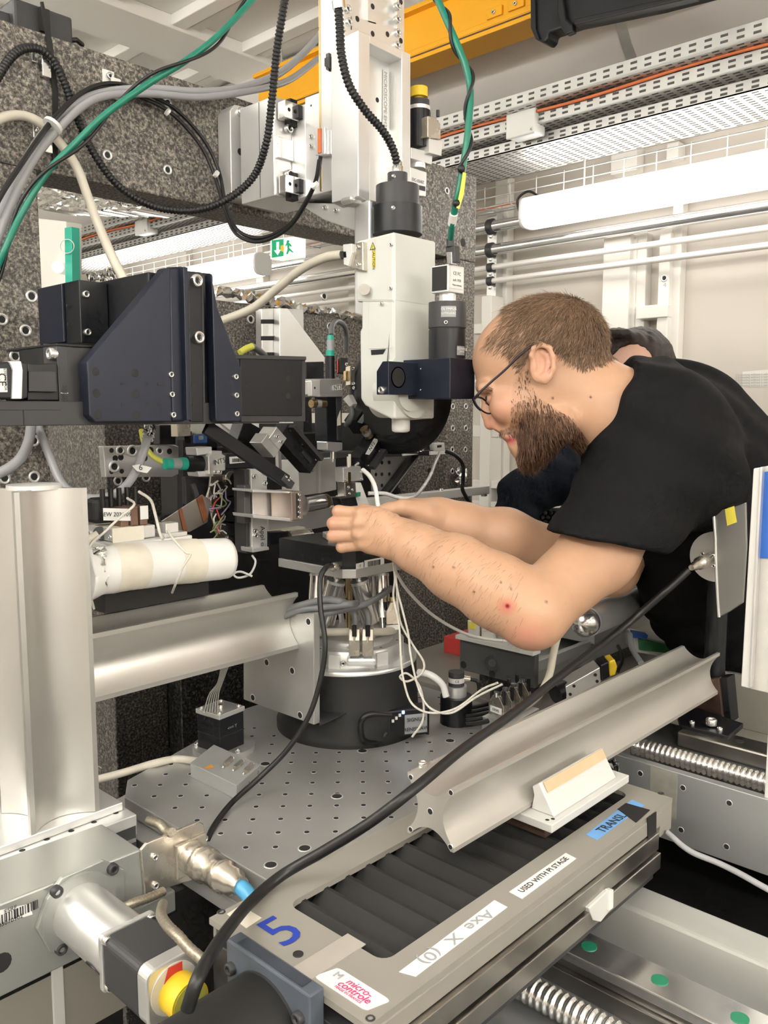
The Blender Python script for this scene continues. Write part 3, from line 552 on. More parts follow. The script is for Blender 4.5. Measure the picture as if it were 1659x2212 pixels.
us = thing('usb_connector', FY(972, 540, .80), 'black and steel plug on the small camera under the green cable', 'plug'); plX('plug', [(962, 532), (982, 530), (984, 566), (964, 567)], .998, .012, BLKG, us, .001); plX('shell', [(964, 545), (975, 544), (976, 570), (966, 570)], .994, .012, STEEL, us, .0006); cy('strain_relief', FX(973, 516, 1.0), FX(973, 533, 1.0), .006, BLKG, us, 12)

# ================================================================ black L-shaped stage on the left
YQ = .94
ls = thing('cantilever_stage', (.6, 1.0, 1.48), 'large black anodised cantilever stage with a slanted bracket plate', 'linear stage')
mpl = plY('bracket_plate', [(188, 783), (361, 578), (369, 576), (372, 911), (207, 912), (193, 898)], YQ, .02, BLKN, ls, .0015)
plY('plate_rib', [(364, 577), (398, 575), (402, 911), (372, 911)], YQ+.003, .03, BLKN, ls, .003); plY('rib', [(396, 576), (406, 577), (413, 908), (404, 908)], YQ-.006, .03, BLKN, ls, .001)
plY('channel', [(406, 585), (436, 588), (440, 911), (412, 911)], YQ+.012, .02, BLK, ls, .001); plY('web', [(434, 588), (462, 590), (468, 911), (438, 911)], YQ+.02, .03, BLK, ls, .004)
plY('wing_plate', [(457, 589), (470, 664), (521, 795), (523, 911), (470, 911), (466, 905)], YQ, .016, BLKN, ls, .0015)
for x, y in ((206, 803), (291, 806), (208, 850), (293, 851), (211, 896), (295, 896)): hole(FY(x, y, YQ), -Y_, .005, ls)
for x, y in ((368, 809), (370, 852), (373, 896), (508, 814), (509, 854), (510, 894)): screw(FY(x, y, YQ), -Y_, .0038, ls)
for x, y in ((267, 828), (347, 830), (269, 873), (349, 873), (421, 832), (422, 874)): obj('slot', MB().prism([FY(a, b, YQ-.0006) for a, b in ((x-6, y-2.5), (x+6, y-2.5), (x+6, y+2.5), (x-6, y+2.5))], (0, .001, 0)), HOLE, ls)
for x, y in ((316, 829), (318, 873), (411, 712), (409, 624)): hole(FY(x, y, YQ), -Y_, .0025, ls)
for x, y in ((421, 607), (425, 729)): screw(FY(x, y, YQ+.012), -Y_, .0085, ls)
# upper body behind the plate
cx0 = FY(170, 600, 1.06).x
bx('upper_body', (cx0, 1.06, FY(170, 740, 1.06).z), (cx0+.040, 1.17, FY(170, 604, 1.06).z), BLK, ls, .001); bx('cover', (cx0-.004, 1.10, FY(170, 735, 1.06).z), (cx0, 1.17, FY(170, 607, 1.06).z), BLKN, ls, .001)
for x, y in ((184, 636), (188, 718)): screw(FY(x, y, 1.06), -Y_, .0048, ls)
for x, y in ((144, 660), (146, 700)): hole(FX(x, y, cx0-.004), -X_, .002, ls)
bx('arm_body', (cx0+.041, YQ+.021, 1.56), (.665, 1.09, FX(361, 578, cx0+.04).z), BLK, ls, .0015)
bx('lower_top', (FY(92, 745, 1.0).x, .965, FY(120, 742, .97).z-.003), (.66, 1.1, FY(120, 742, .97).z), BLK, ls, .001)
plY('lower_body', [(121, 746), (215, 750), (215, 912), (131, 912)], .968, .1, BLK, ls, .0012); plX('lower_side', [(92, 742), (122, 746), (131, 917), (100, 917)], FY(121, 750, .968).x, .02, BLKG, ls, .001); plY('cover_panel', [(141, 750), (205, 752), (205, 896), (150, 900)], .966, .003, BLKG, ls, .0008)
screw(FX(117, 765, FY(121, 750, .968).x), -X_, .0075, ls)
lq = quadpatch('label', [FY(131, 848, .966), FY(147, 848, .966), FY(148, 897, .966), FY(133, 897, .966)], -Y_, PAPER, ls); text('SN 0011020D', .0075, FY(141, 873, .9655), -Z_, X_, INK, lq); text('KOHZU KH50D4', .0045, FY(136, 873, .9655), -Z_, X_, INK, lq)
bx('foot_rail', (.30, .955, FY(60, 920, .955).z), (.80, 1.05, FY(60, 866, .955).z), BLKG, ls, .001); bx('foot_seam', (FY(50, 880, .955).x-.0006, .9545, FY(60, 919, .955).z), (FY(50, 880, .955).x+.0006, .956, FY(60, 886, .955).z), HOLE, ls, 0); bx('foot_line', (.30, .9545, FY(60, 886, .955).z), (FY(131, 880, .955).x, .956, FY(60, 885, .955).z), HOLE, ls, 0)
plY('coupling_housing', [(60, 786), (124, 784), (128, 865), (60, 865)], .962, .06, BLK, ls, .0012); plY('coupling_cover', [(62, 801), (122, 803), (124, 847), (62, 846)], .956, .008, BLKG, ls, .001)
mt_ = plY('motor', [(-60, 784), (46, 780), (50, 800), (50, 850), (40, 862), (-60, 860)], .95, .07, BLK, ls, .002); plY('motor_flange', [(20, 780), (46, 780), (50, 800), (48, 862), (26, 862), (28, 800)], .947, .075, ALUB, ls, .001); plY('motor_front', [(46, 781), (60, 786), (60, 858), (48, 863)], .948, .074, BLK, ls, .001)
lq = quadpatch('motor_label', [FY(-40, 796, .949), FY(14, 796, .949), FY(16, 847, .949), FY(-40, 848, .949)], -Y_, PAPER, ls); text('CE', .012, FY(4, 820, .9485), -Z_, X_, INK, lq); text('0.9 Nm', .006, FY(-6, 820, .9485), -Z_, X_, INK, lq); text('STEP MOTOR', .004, FY(11, 820, .9485), -Z_, X_, INK, lq)
# right-hand end box
plY('end_frame', [(512, 769), (660, 772), (660, 911), (520, 912)], YQ+.012, .07, BLKG, ls, .001); plY('end_panel', [(519, 774), (653, 777), (653, 898), (522, 898)], YQ+.010, .004, BLK, ls, .0008); plY('end_top', [(505, 766), (662, 770), (662, 778), (508, 775)], YQ+.008, .075, BLKG, ls, .0008)
for x, y, r in ((622, 818, .0045), (622, 856, .0045), (533, 835, .0022)): hole(FY(x, y, YQ+.010), -Y_, r, ls)
# ================================================================ breadboard, rotary stage, hexapod
ZB = 1.0; S = V(.94, .956, 0)
bb = thing('breadboard', (.9, .9, ZB-.03), 'drilled aluminium breadboard under the rotary stage', 'breadboard')
poly = [(.545, .64), (.545, .975), (.575, 1.02), (.724, 1.07), (.86, 1.13), (1.16, 1.13), (1.16, .64)]
obj('plate', MB().prism([V(x, y, ZB) for x, y in poly], (0, 0, -.022)), ALUS, bb, .0015); obj('lower_plate', MB().prism([V(x+(.0 if x > .6 else -.025), y, ZB-.023) for x, y in poly], (0, 0, -.02)), ALU, bb, .001)
bx('support', (.62, .68, .5), (1.1, 1.1, ZB-.044), BLKM, bb, 0)
d1 = V(1, 1, 0).normalized(); d2 = V(1, -1, 0).normalized(); h0 = FZ(731.7, 1645.8, ZB); sp = .0343
for i in range(-14, 15):
    for j in range(-14, 15):
        q_ = h0+d1*sp*i+d2*sp*j
        if not (.56 < q_.x < 1.15 and .66 < q_.y < 1.05 and q_.y < 1.0+(q_.x-.56)*.4): continue
        if (q_-V(S.x, S.y, ZB)).length < .125: continue
        tap(q_, Z_, .0042, bb)
for x, y in ((783, 1622), (573, 1650), (728, 1720), (658, 1832), (585, 1868), (972, 1600)): hw('counterbore', TAPHOLE, FZ(x, y, ZB), Z_, .0085, bb)
cl_ = thing('rotary_stage', V(S.x, S.y, ZB), 'black cylindrical rotary stage with a bright aluminium top', 'rotary stage')
zt1 = 1.113
obj('drum', MB().lathe(V(S.x, S.y, ZB), Z_, [(.118, 0), (.118, .012), (.112, .02), (.108, zt1-ZB-.004)], 64), BLKM, cl_)
obj('top_plate', MB().lathe(V(S.x, S.y, zt1-.004), Z_, [(.1085, 0), (.1085, .006), (.107, .007)], 64), ALU, cl_)
obj('flange', MB().lathe(V(S.x, S.y, zt1+.003), Z_, [(.088, 0), (.088, .024), (.087, .025)], 48), ALU, cl_); obj('upper_ring', MB().lathe(V(S.x, S.y, zt1+.028), Z_, [(.070, 0), (.070, .012), (.066, .012)], 48), ALUS, cl_)
for k in range(10):
    a = k*.628+.2; tap(V(S.x+.079*math.cos(a), S.y+.079*math.sin(a), zt1+.028), Z_, .003, cl_)
def onfront(px_, r, z):                         # point on the drum side at a pixel column
    r_ = ray(px_, 1106); d = V(r_.x, r_.y, 0).normalized(); b = d.dot(S); c = S.length_squared-r*r; t = b-math.sqrt(max(0, b*b-c)); q_ = d*t; return V(q_.x, q_.y, z)
for a, b in ((708, 733), (812, 836)):
    p0, p1 = onfront(a, .0895, 1.115), onfront(b, .0895, 1.115); n = ((p0+p1)/2-S); n.z = 0; n.normalize(); obj('white_tab', MB().prism([p0, p1, p1+Z_*.022, p0+Z_*.022], n*.003), ALUW, cl_)
screw(onfront(740, .0905, 1.125), (onfront(740, .09, 0)-S).normalized(), .004, cl_)
# wire loop on the rotary stage
o = wire('beige_hose', [V(S.x+.074*math.cos(a), S.y+.074*math.sin(a), 1.163+.006*math.sin(a*2)) for a in np.linspace(2.2, 7.2, 22)], .0062, CBEIGE, seg=3); tag(o, 'beige hose looped around the hexapod base', 'hose')
# encoder read head and led
en = thing('encoder_box', onfront(868, .125, 1.03), 'black encoder interface box with blue leds and cable loop', 'encoder')
e0, e1 = FZ(835, 1600, 1.005), FZ(925, 1590, 1.005); ex = (e1-e0); ex.z = 0; ex.normalize(); ey = V(-ex.y, ex.x, 0)
obj('box', MB().obox(e0+ex*.036+ey*.014+Z_*.024, ex*.034, ey*.013, Z_*.022), BLK, en, .003)
pl_ = obj('plate', MB().obox(e0+ex*.047+ey*.0005+Z_*.022, ex*.018, ey*.0008, Z_*.015), GREYP, en); text('SIGNUM', .008, e0+ex*.047+Z_*.029-ey*.001, ex, Z_, INK, pl_); text('RENISHAW', .008, e0+ex*.047+Z_*.014-ey*.001, ex, Z_, INK, pl_)
for k in range(4): obj('led', MB().obox(e0+ex*(.010+.0055*k)+Z_*(.030+.004*k)-ey*.0, ex*.0018, ey*.001, Z_*.0022), LEDB if k > 2 else WHITEP, en)
obj('cable_loop', MB().tube(spline([e0+V(0, 0, .012), FZ(815, 1605, 1.006), FZ(785, 1598, 1.02), at(780, 1560, 1.24), at(800, 1543, 1.24), at(845, 1545, 1.25)], 6), .0045, 8), RUB, en)
# hexapod
hx = thing('hexapod', V(S.x, S.y, 1.15), 'hexapod positioner with steel legs and black top box', 'hexapod')
for k in range(6):
    j, sg = k//2, (-1 if k % 2 else 1); ab = math.radians(223+120*j+14*sg+(60 if True else 0)); at2 = math.radians(223+120*j+44*sg+60)
    b0 = V(S.x+.056*math.cos(ab), S.y+.056*math.sin(ab), 1.152); t0 = V(S.x+.050*math.cos(at2), S.y+.050*math.sin(at2), 1.258)
    lg = cy('leg', b0.lerp(t0, .22), b0.lerp(t0, .84), .0142, STEEL, hx, 24); cy('rod', b0, t0, .005, STEEL, lg, 10); cy('cap', b0.lerp(t0, .82), b0.lerp(t0, .86), .0148, ALU, lg, 24)
cy('cable_sheath', V(S.x, S.y, 1.15), V(S.x, S.y, 1.25), .006, BRASS, hx)
def chbox(name, z0, z1, m, e=0):
    x0, x1, y0, y1, c = .862-e, 1.02, .876-e, 1.035, .014; obj(name, MB().prism([V(*p) for p in ((x0+c, y0, z0), (x1, y0, z0), (x1, y1, z0), (x0, y1, z0), (x0, y0+c, z0))], (0, 0, z1-z0)), m, hx, .0012)
chbox('top_plate', 1.257, 1.271, ALUS, .002); chbox('top_box', 1.2715, 1.303, BLK)
hp = obj('adapter_plate', MB().prism([V(S.x-.01+.036*math.cos(a), S.y+.0+.036*math.sin(a), 1.3035) for a in np.linspace(0, 2*math.pi, 7)[:-1]], (0, 0, .009)), ALUB, hx, .001)
for k in range(5): screw(V(S.x-.03+.012*k, S.y-.012+.006*(k % 2), 1.3125), Z_, .003, hx)
lq = quadpatch('barcode_label', [FY(787, 1211, .876), FY(829, 1203, .876), FY(830, 1223, .876), FY(787, 1230, .876)], -Y_, PAPER, hx); barcode(FY(808, 1216, .876), X_, Z_, .028, .008, -Y_, lq, 22); quadpatch('small_label', [FY(769, 1218, .876), FY(785, 1214, .876), FY(785, 1229, .876), FY(769, 1232, .876)], -Y_, PAPER, hx); text('-Y', .006, FY(777, 1223, .8755), X_, Z_, INK, lq)
for x, y in ((738, 1214), (738, 1228), (654, 1200), (655, 1217), (697, 1208), (697, 1225)): hole(FX(x, y, .862), -X_, .0022, hx)
cn = obj('round_connector', MB().lathe(FX(733, 1221, .862), V(-1, -.25, 0), [(.0055, -.004), (.0055, .006), (.0065, .008), (.0065, .018), (.0045, .02)], 16), NICKEL, hx)
# d-sub plugs with grey cables on the rotary stage
dp = thing('plug_pair', at(782, 1430, 1.22), 'pair of nickel plated plugs on an aluminium socket block, front of rotary stage', 'plugs')
c0 = FZ(781, 1438, 1.125); dx = RGT.copy(); dy = FWD.copy()
obj('socket_block', MB().obox(c0+dy*.008+Z_*.006, dx*.022, dy*.013, Z_*.0065), ALUB, dp, .004)
for k, s in enumerate((-.0105, .0095)):
    b = c0+dx*s+dy*.006+Z_*.012; h = obj('hood', MB().prism([b-dx*.0082+dy*u+Z_*v for u, v in ((-.011, .004), (-.011, .028), (-.002, .043), (.013, .043), (.015, .030), (.013, .004))], dx*.0164), NICKEL, dp, .001)
    obj('thumbscrew', MB().cyl(b-dy*.008+Z_*.034, b-dy*.009+Z_*.050, .0036, n=12), RUB, h); obj('shaft', MB().cyl(b-dy*.010+Z_*.024, b-dy*.009+Z_*.036, .0018, n=10), CHROME, h); obj('shell', MB().obox(b+Z_*.0, dx*.006, dy*.009, Z_*.006), CHROME, h)
for k, (s, pts) in enumerate(((-.0105, [(738, 1300), (700, 1296), (640, 1310), (590, 1330)]), (.0095, [(755, 1305), (700, 1312), (640, 1320), (590, 1345)]))):
    b = c0+dx*s+dy*.012+Z_*.054; o = wire('grey_cable', [b, b+Z_*.02, b+Z_*.035-dx*.012+dy*.006]+[at(x, y, 1.22+.01*i) for i, (x, y) in enumerate(pts)], .0052, CDGREY); tag(o, ('grey cable from the left plug of the pair, bending left', 'grey cable from the right plug of the pair, bending left')[k], 'cable')
pr = thing('tall_plug', at(848, 1360, 1.37), 'nickel plated plug standing on the right of the rotary stage', 'plug'); b = at(846, 1368, 1.36)
obj('hood', MB().prism([at(x, y, 1.34) for x, y in ((834, 1322), (843, 1302), (855, 1298), (862, 1300), (863, 1348), (834, 1350))], FWD*.02), NICKEL, pr, .001); cy('neck', at(848, 1300, 1.35), at(846, 1290, 1.35), .006, BRASS, pr); cy('thumbscrew', at(832, 1318, 1.35), at(831, 1300, 1.35), .003, RUB, pr, 10); obj('socket', MB().prism([at(x, y, 1.34) for x, y in ((834, 1351), (863, 1349), (863, 1360), (834, 1362))], FWD*.02), ALU, pr)
o = wire('grey_cable', [at(845, 1270, 1.35), at(838, 1276, 1.34), at(800, 1300, 1.27), at(750, 1315, 1.25), at(690, 1328, 1.24), at(640, 1340, 1.26)], .0052, CDGREY); tag(o, 'dark grey cable crossing in front of the hexapod legs', 'cable')

# ================================================================ extruded rails
PROF = []
for cx_, cy_ in ((1, 0), (0, 1), (-1, 0), (0, -1)):      # four concave flanks between four lobes
    tx, ty = -cy_, cx_
    for t in np.linspace(-.86, .86, 17): dpt = 1-.46*math.cos(math.pi/2*t/.86)**.8 if abs(t) < .86 else 1.0; PROF.append((cx_*dpt+tx*t, cy_*dpt+ty*t))
    PROF.append((cx_+tx, cy_+ty))
rl = thing('optical_rail', (.6, .96, 1.15), 'extruded aluminium rail between the pillar and the scratched end plate', 'rail')
hh = .0415; yc, zc_ = .917+hh, 1.2005
soft(obj('profile', MB().prism([V(.4735, yc+u*hh, zc_+v*hh) for u, v in PROF], (.3245, 0, 0)), ALUX, rl))
ep = plX('end_plate', [(525, 1330), (678, 1325), (678, 1566), (526, 1511)], .7985, .012, ALUS, rl, .001)
for x, y in ((631, 1449), (576, 1431), (546, 1507), (648, 1545), (666, 1343)): hw('counterbore', TAPHOLE, FX(x, y, .7985), -X_, .006, rl)
plZ('corner_plate', [(690, 1566), (775, 1527), (752, 1520), (690, 1530)], FX(685, 1566, .7985).z+.002, .002, BLKG, rl, .0004); screw(FZ(742, 1520, FX(685, 1566, .7985).z+.003), Z_, .005, rl, SCREWB)
vc = thing('rail_pillar', (.43, .95, 1.03), 'upright extruded aluminium pillar at the left edge', 'pillar')
xc_, yv = .4315, .9465
ztop = FY(150, 1056, .905).z
soft(obj('profile', MB().prism([V(xc_+u*hh, yv+v*hh, 1.031) for u, v in PROF], (0, 0, ztop-1.031)), ALUX, vc)); obj('core', MB().cyl(V(xc_, yv, ztop-.001), V(xc_, yv, ztop+.004), .030, n=30), ALUW, vc, .001)
# base plates under the pillar
pb_ = thing('pillar_base', (.4, .95, .98), 'stepped drilled base plates under the aluminium pillar', 'base plate')
bx('upper_plate', (.25, .905, 1.0205), (.503, 1.0, 1.0305), ALUB, pb_, .001); bx('plate', (.20, .884, 1.006), (.509, 1.02, 1.02), ALUB, pb_, .001)
for k, (x, y) in enumerate(((250, 1756), (203, 1776), (154, 1795), (101, 1813), (48, 1837), (178, 1758), (130, 1777), (78, 1797), (25, 1816), (8, 1835))): tap(FZ(x, y, 1.02), Z_, .0045, pb_)
screw(FZ(207, 1747, 1.02)-Z_*.005, Z_, .007, pb_)
for x, y in ((112, 1762), (80, 1780)): tap(FZ(x, y, 1.0305), Z_, .004, pb_)
bx('side_rail', (.2, .888, .955), (.510, 1.02, 1.0055), DARKG, pb_, .001); bx('side_strip', (.2, .886, .985), (.508, .889, .989), ALU, pb_, 0); bx('end_block', (.510, .90, .985), (.518, .93, 1.01), ALU, pb_, .001); bx('leg', (.22, .90, .3), (.49, 1.0, .955), BLKM, pb_, 0)
bx('table', (.22, .80, .93), (.545, 1.02, .955), BLKM, pb_, 0)

# ================================================================ parts on the breadboard
pz = thing('piezo_stage', FZ(487, 1612, ZB), 'small black piezo stage with silver top on a round plate', 'stage')
cp = FZ(484, 1618, ZB); cy('round_plate', cp, cp+Z_*.008, .046, ALUS, pz, 40, .001)
ux = V(math.cos(math.radians(-28)), math.sin(math.radians(-28)), 0); a0 = FZ(487, 1592, ZB+.008)
ux = ((FZ(535, 1580, 1.03)-FZ(475, 1605, 1.03))); ux.z = 0; ux.normalize(); uy = V(-ux.y, ux.x, 0)
ctr = FZ(476, 1628, ZB+.008)+ux*.022+uy*.022
obj('body', MB().obox(ctr+Z_*.026, ux*.024, uy*.024, Z_*.026), BLK, pz, .001); obj('seam', MB().obox(ctr+Z_*.024, ux*.0243, uy*.0243, Z_*.0006), HOLE, pz)
obj('lid', MB().obox(ctr+Z_*.0555, ux*.0255, uy*.0255, Z_*.0035), ALU, pz, .0008)
for sx in (-1, 1):
    for sy in (-1, 1): screw(ctr+ux*.019*sx+uy*.019*sy+Z_*.0585, Z_, .003, pz)
cy('boss', ctr+Z_*.059, ctr+Z_*.063, .004, NICKEL, pz, 12)
for k in (-1, 1):
    for j in (.006, .013): hole(ctr+ux*.008*k-uy*.024+Z_*j, -uy, .0016, pz)
text('<== Y', .007, ctr-uy*.0243+Z_*.034, ux, Z_, INKG, pz)
for s in (0, 2.1, 4.2): screw(cp+V(.04*math.cos(s+.4), .04*math.sin(s+.4), .008), Z_, .004, pz)
mbx = thing('connector_box', FZ(490, 1680, ZB), 'flat grey aluminium box with three slim sockets on the breadboard', 'connector box')
P4 = [FZ(x, y, ZB+.02) for x, y in ((411, 1648), (462, 1608), (563, 1652), (511, 1697))]
obj('box', MB().prism([p for p in P4], (0, 0, -.020)), mat('grey_anodised_box', (.42, .43, .42), .42, .2, .04, 20), mbx, .0008)
bx_ = (P4[1]-P4[0]).normalized(); by_ = (P4[2]-P4[1]).normalized()
for k in range(3):
    c = FZ(493+22*k, 1650+7*k, ZB+.02)
    s_ = obj('socket', MB().obox(c+Z_*.003, bx_*.012, by_*.0032, Z_*.003), NICKEL, mbx, .0006)
    for e in (-1, 1): screw(c+bx_*.016*e+Z_*.001, Z_, .0022, mbx)
obj('warning_mark', MB().prism([FZ(440, 1660, ZB+.0205), FZ(463, 1659, ZB+.0205), FZ(455, 1651, ZB+.0205)], (0, 0, .0003)), ORL, mbx)
hole((P4[3]+P4[2])/2-Z_*.01, (P4[3]-P4[0]).cross(Z_)*-1, .001, mbx); screw(FZ(512, 1690, ZB+.012), -by_*0+V(-.7, -.7, 0), .003, mbx); screw(P4[2].lerp(P4[3], .12)-Z_*.008, (P4[3]-P4[2]).cross(Z_), .003, mbx)
o = wire('beige_cable', [FZ(432, 1645, ZB+.006), FZ(380, 1640, ZB+.004), FZ(330, 1650, ZB+.005), FZ(270, 1668, .99), FZ(205, 1685, .985)], .0058, CBEIGE); tag(o, 'beige cable curving behind the pillar base to the connector box', 'cable')
# plug stack labelled on the right of the breadboard
ps = thing('plug_stack', FZ(1080, 1560, ZB), 'row of four nickel plugs with white label on a grey block', 'plugs')
c0 = FZ(1042, 1575, ZB+.0); obj('block', MB().prism([FZ(x, y, ZB+.024) for x, y in ((1041, 1547), (1098, 1570), (1165, 1530), (1110, 1515))], (0, 0, -.024)), ALU, ps, .0008)
for k in range(4):
    o0 = FZ(1055+18*k, 1545-10*k, ZB+.024); xx = (FZ(1103, 1563, ZB+.024)-FZ(1055, 1545, ZB+.024)).normalized(); yy = V(-xx.y, xx.x, 0)
    h = obj('hood', MB().prism([o0+xx*u+Z_*v for u, v in ((0, .003), (0, .022), (.009, .036), (.021, .036), (.032, .022), (.032, .003))], yy*.007), NICKEL, ps, .0006); obj('pins', MB().obox(o0+xx*.016+yy*.0035+Z_*.0015, xx*.015, yy*.003, Z_*.002), CHROME, h)
    for s in (.004, .029): cy('thumbscrew', o0+xx*s+yy*.0035+Z_*.024, o0+xx*s+yy*.0035+Z_*.046, .003, RUB, h, 10)
    cy('cable_neck', o0+xx*.015+yy*.0035+Z_*.034, o0+xx*.015+yy*.0035+Z_*.041, .005, CHROME, h, 12)
    if k == 0: q0 = quadpatch('paper_label', [o0+xx*.004+Z_*.008, o0+xx*.028+Z_*.008, o0+xx*.028+Z_*.018, o0+xx*.004+Z_*.018], -yy, PAPER, h); text('XRVS', .006, o0+xx*.016+Z_*.013-yy*.001, xx, Z_, INK, q0)
# rotary motor with white hose
rm = thing('small_motor', FZ(985, 1540, ZB), 'small black and silver motor with white hose by the rotary stage', 'motor'); c = FZ(985, 1560, ZB)+Z_*0
cy('base', c, c+Z_*.045, .026, BLK, rm, 28, .002); cy('collar', c+Z_*.045, c+Z_*.062, .017, ALU, rm, 24, .001); cy('body', c+Z_*.062, c+Z_*.085, .013, BLKG, rm, 24, .001); cy('band', c+Z_*.068, c+Z_*.076, .0132, ALUW, rm, 24); text('CE', .006, c+Z_*.072-FWD*.0135, RGT, Z_, INK, rm)
obj('side_plug', MB().cyl(c+Z_*.075, c+Z_*.072+RGT*.022, .005, n=12), NICKEL, rm); obj('lead', MB().tube(spline([c+Z_*.072+RGT*.022, c+RGT*.034+Z_*.068, c+RGT*.036+Z_*.05, c+RGT*.026+Z_*.04], 6), .003, 8), RUB, rm)
o = wire('white_hose', [at(905, 1452, 1.32), at(930, 1458, 1.30), at(955, 1478, 1.30), at(964, 1505, 1.30)], .0055, CWHITE); tag(o, 'white hose bending down to the small motor', 'hose')
cor = thing('cable_coil', FZ(1020, 1560, ZB+.01), 'coil of black corrugated hose behind the plug stack', 'hose')
for k in range(5): obj('loop', MB().tube(spline([FZ(1005, 1530+9*k, ZB+.02), FZ(1030, 1527+9*k, ZB+.02), FZ(1060, 1520+9*k, ZB+.02)], 5), .004, 8), RUB, cor)
# ================================================================ instruments around the sample
def barY(name, a, b, y, w_, t, m, par, bev=.001):
    p0, p1 = FY(*a, y), FY(*b, y); d = p1-p0; s = Y_.cross(d).normalized(); return obj(name, MB().obox((p0+p1)/2+Y_*t/2, d/2, s*w_/2, Y_*t/2), m, par, bev)
def rodY(name, a, b, y, r, m, par, n=20, r1=None): return cy(name, FY(*a, y), FY(*b, y), r, m, par, n, 0, r1)
bpn = thing('shade_backing_panel', (1.2, 1.42, 1.0), 'black sheet added for the shade behind the sample instruments', 'panel')
plY('panel', [(395, 950), (545, 942), (560, 915), (860, 912), (862, 1330), (395, 1330)], 1.42, .02, BLKM, bpn); plY('panel', [(346, 1118), (396, 1100), (396, 1330), (346, 1330)], 1.425, .02, BLKM, bpn)  # black sheets added for the shade and dark clutter back there
hsl = bx('white_cover', (1.06, 1.47, 1.03), (1.25, 1.49, 1.48), WHITEP, None, .002); tag(hsl, 'white cover glimpsed through the gap behind the instruments', 'cover')
rs = thing('rotation_flange', FX(835, 980, 1.03), 'large black round flange with socket left of the microscope', 'flange')
fc = FX(838, 850, 1.075); obj('disc', MB().lathe(fc, X_, [(.078, -.004), (.088, 0), (.104, .012), (.104, .045)], 56), BLK, rs); cy('inner_disc', fc-X_*.005, fc+X_*.01, .072, BLKM, rs, 48, .001)
plX('red_band', [(724, 780), (735, 772), (735, 806), (727, 808)], 1.12, .02, BLK, rs); plX('red_line', [(728, 778), (730, 777), (730, 805), (728, 806)], 1.118, .001, RED, rs, 0)
sk = plX('sub_d_socket', [(746, 792), (757, 790), (757, 832), (746, 834)], 1.062, .012, NICKEL, rs); plX('socket_face', [(741, 802), (748, 800), (748, 822), (741, 824)], 1.056, .008, BRASS, sk)
for x, y in ((765, 796), (766, 829), (766, 838), (750, 787)): screw(FX(x, y, 1.07), -X_, .003, rs)
hsd = plX('hood', [(740, 862), (752, 852), (762, 872), (757, 882)], 1.05, .012, ALUW, rs); obj('braided_lead', MB().tube(spline([FX(758, 878, 1.05), FX(760, 895, 1.05), FX(754, 910, 1.05), FX(748, 918, 1.06)], 5), .005, 8), CDGREY, rs)
# slotted grey bracket on the granite
gb = thing('angle_bracket', FY(640, 780, 1.38), 'grey gusset bracket with three slots on the inner granite', 'bracket')
plY('gusset', [(604, 665), (622, 666), (702, 772), (702, 786), (604, 784)], 1.40, .02, ALU, gb); plY('slotted_plate', [(565, 667), (604, 665), (604, 784), (566, 784)], 1.42, .02, ALU, gb)
for y in (694, 730, 765): plY('slot', [(566, y-4), (603, y-4), (603, y+5), (566, y+5)], 1.418, .004, HOLE, gb, 0)
o = plY('white_card', [(620, 667), (656, 668), (656, 740), (640, 720)], 1.47, .003, WHITEP, None); tag(o, 'white card behind the grey gusset bracket', 'card')
wt_ = thing('cable_gland', FY(540, 760, 1.3), 'yellow sleeved cable end above the black end box', 'cable'); obj('sleeve', MB().tube(spline([FY(518, 762, 1.2), FY(530, 754, 1.2), FY(545, 748, 1.2)], 4), .006, 8), CYELG, wt_); obj('end', MB().tube([FY(545, 748, 1.2), FY(560, 758, 1.22), FY(572, 768, 1.24)], .006, 8), CDGREY, wt_)
# actuators
def labelY(txt, pts, y, par, size, tilt=0):
    P = [FY(a, b, y) for a, b in pts]; l = quadpatch('label', P, -Y_, PAPER, par); c = sum(P, Vector((0, 0, 0)))/4; xd = (P[1]-P[0]).normalized(); yd = P[0]-P[3]; text(txt, size, c-Y_*.0008, xd, yd, INK, l); return l
n3 = thing('actuator', FY(722, 990, 1.05), 'upright black actuator labelled NT3 with green plug', 'actuator', 'motorised actuators round the sample')
rodY('plug_nut', (714, 735), (714, 724), 1.07, .006, GRN, n3, 16, .005); rodY('plug_body', (714, 757), (714, 735), 1.07, .0065, GREYP, n3, 16); rodY('plug_ring', (713, 769), (713, 757), 1.07, .0072, GRN, n3, 16); rodY('plug_tail', (713, 835), (713, 769), 1.07, .0078, BLK, n3, 20)
hd = plY('head', [(671, 823), (684, 818), (735, 818), (742, 850), (740, 857), (676, 858), (671, 852)], 1.055, .035, ALU, n3, .001); plY('clamp', [(672, 822), (692, 820), (692, 858), (673, 856)], 1.048, .01, ALUB, hd); hole(FY(680, 838, 1.048), -Y_, .002, hd); labelY('NT3', ((718, 833), (738, 830), (738, 842), (719, 843)), 1.054, hd, .010)
plY('body', [(705, 857), (739, 857), (739, 958), (706, 956)], 1.058, .03, BLK, n3); plY('side', [(727, 858), (739, 858), (739, 952), (729, 952)], 1.056, .003, BLKG, n3); plY('tip', [(706, 954), (740, 956), (740, 972), (726, 976), (707, 972)], 1.055, .026, ALU, n3); rodY('stylus', (719, 973), (719, 991), 1.07, .0052, STEEL, n3, 16); rodY('stylus_tip', (719, 991), (719, 998), 1.07, .0026, STEEL, n3, 12); quadpatch('label', [FY(728, 905, 1.0555), FY(735, 886, 1.0555), FY(736, 918, 1.0555), FY(728, 920, 1.0555)], -Y_, TAPEC, n3)
kn = cy('knob', FY(702, 872, 1.06), FY(672, 872, 1.06), .0068, BRASS, n3, 20); cy('knob_band', FY(690, 872, 1.06), FY(682, 872, 1.06), .0072, GREYP, n3, 20)
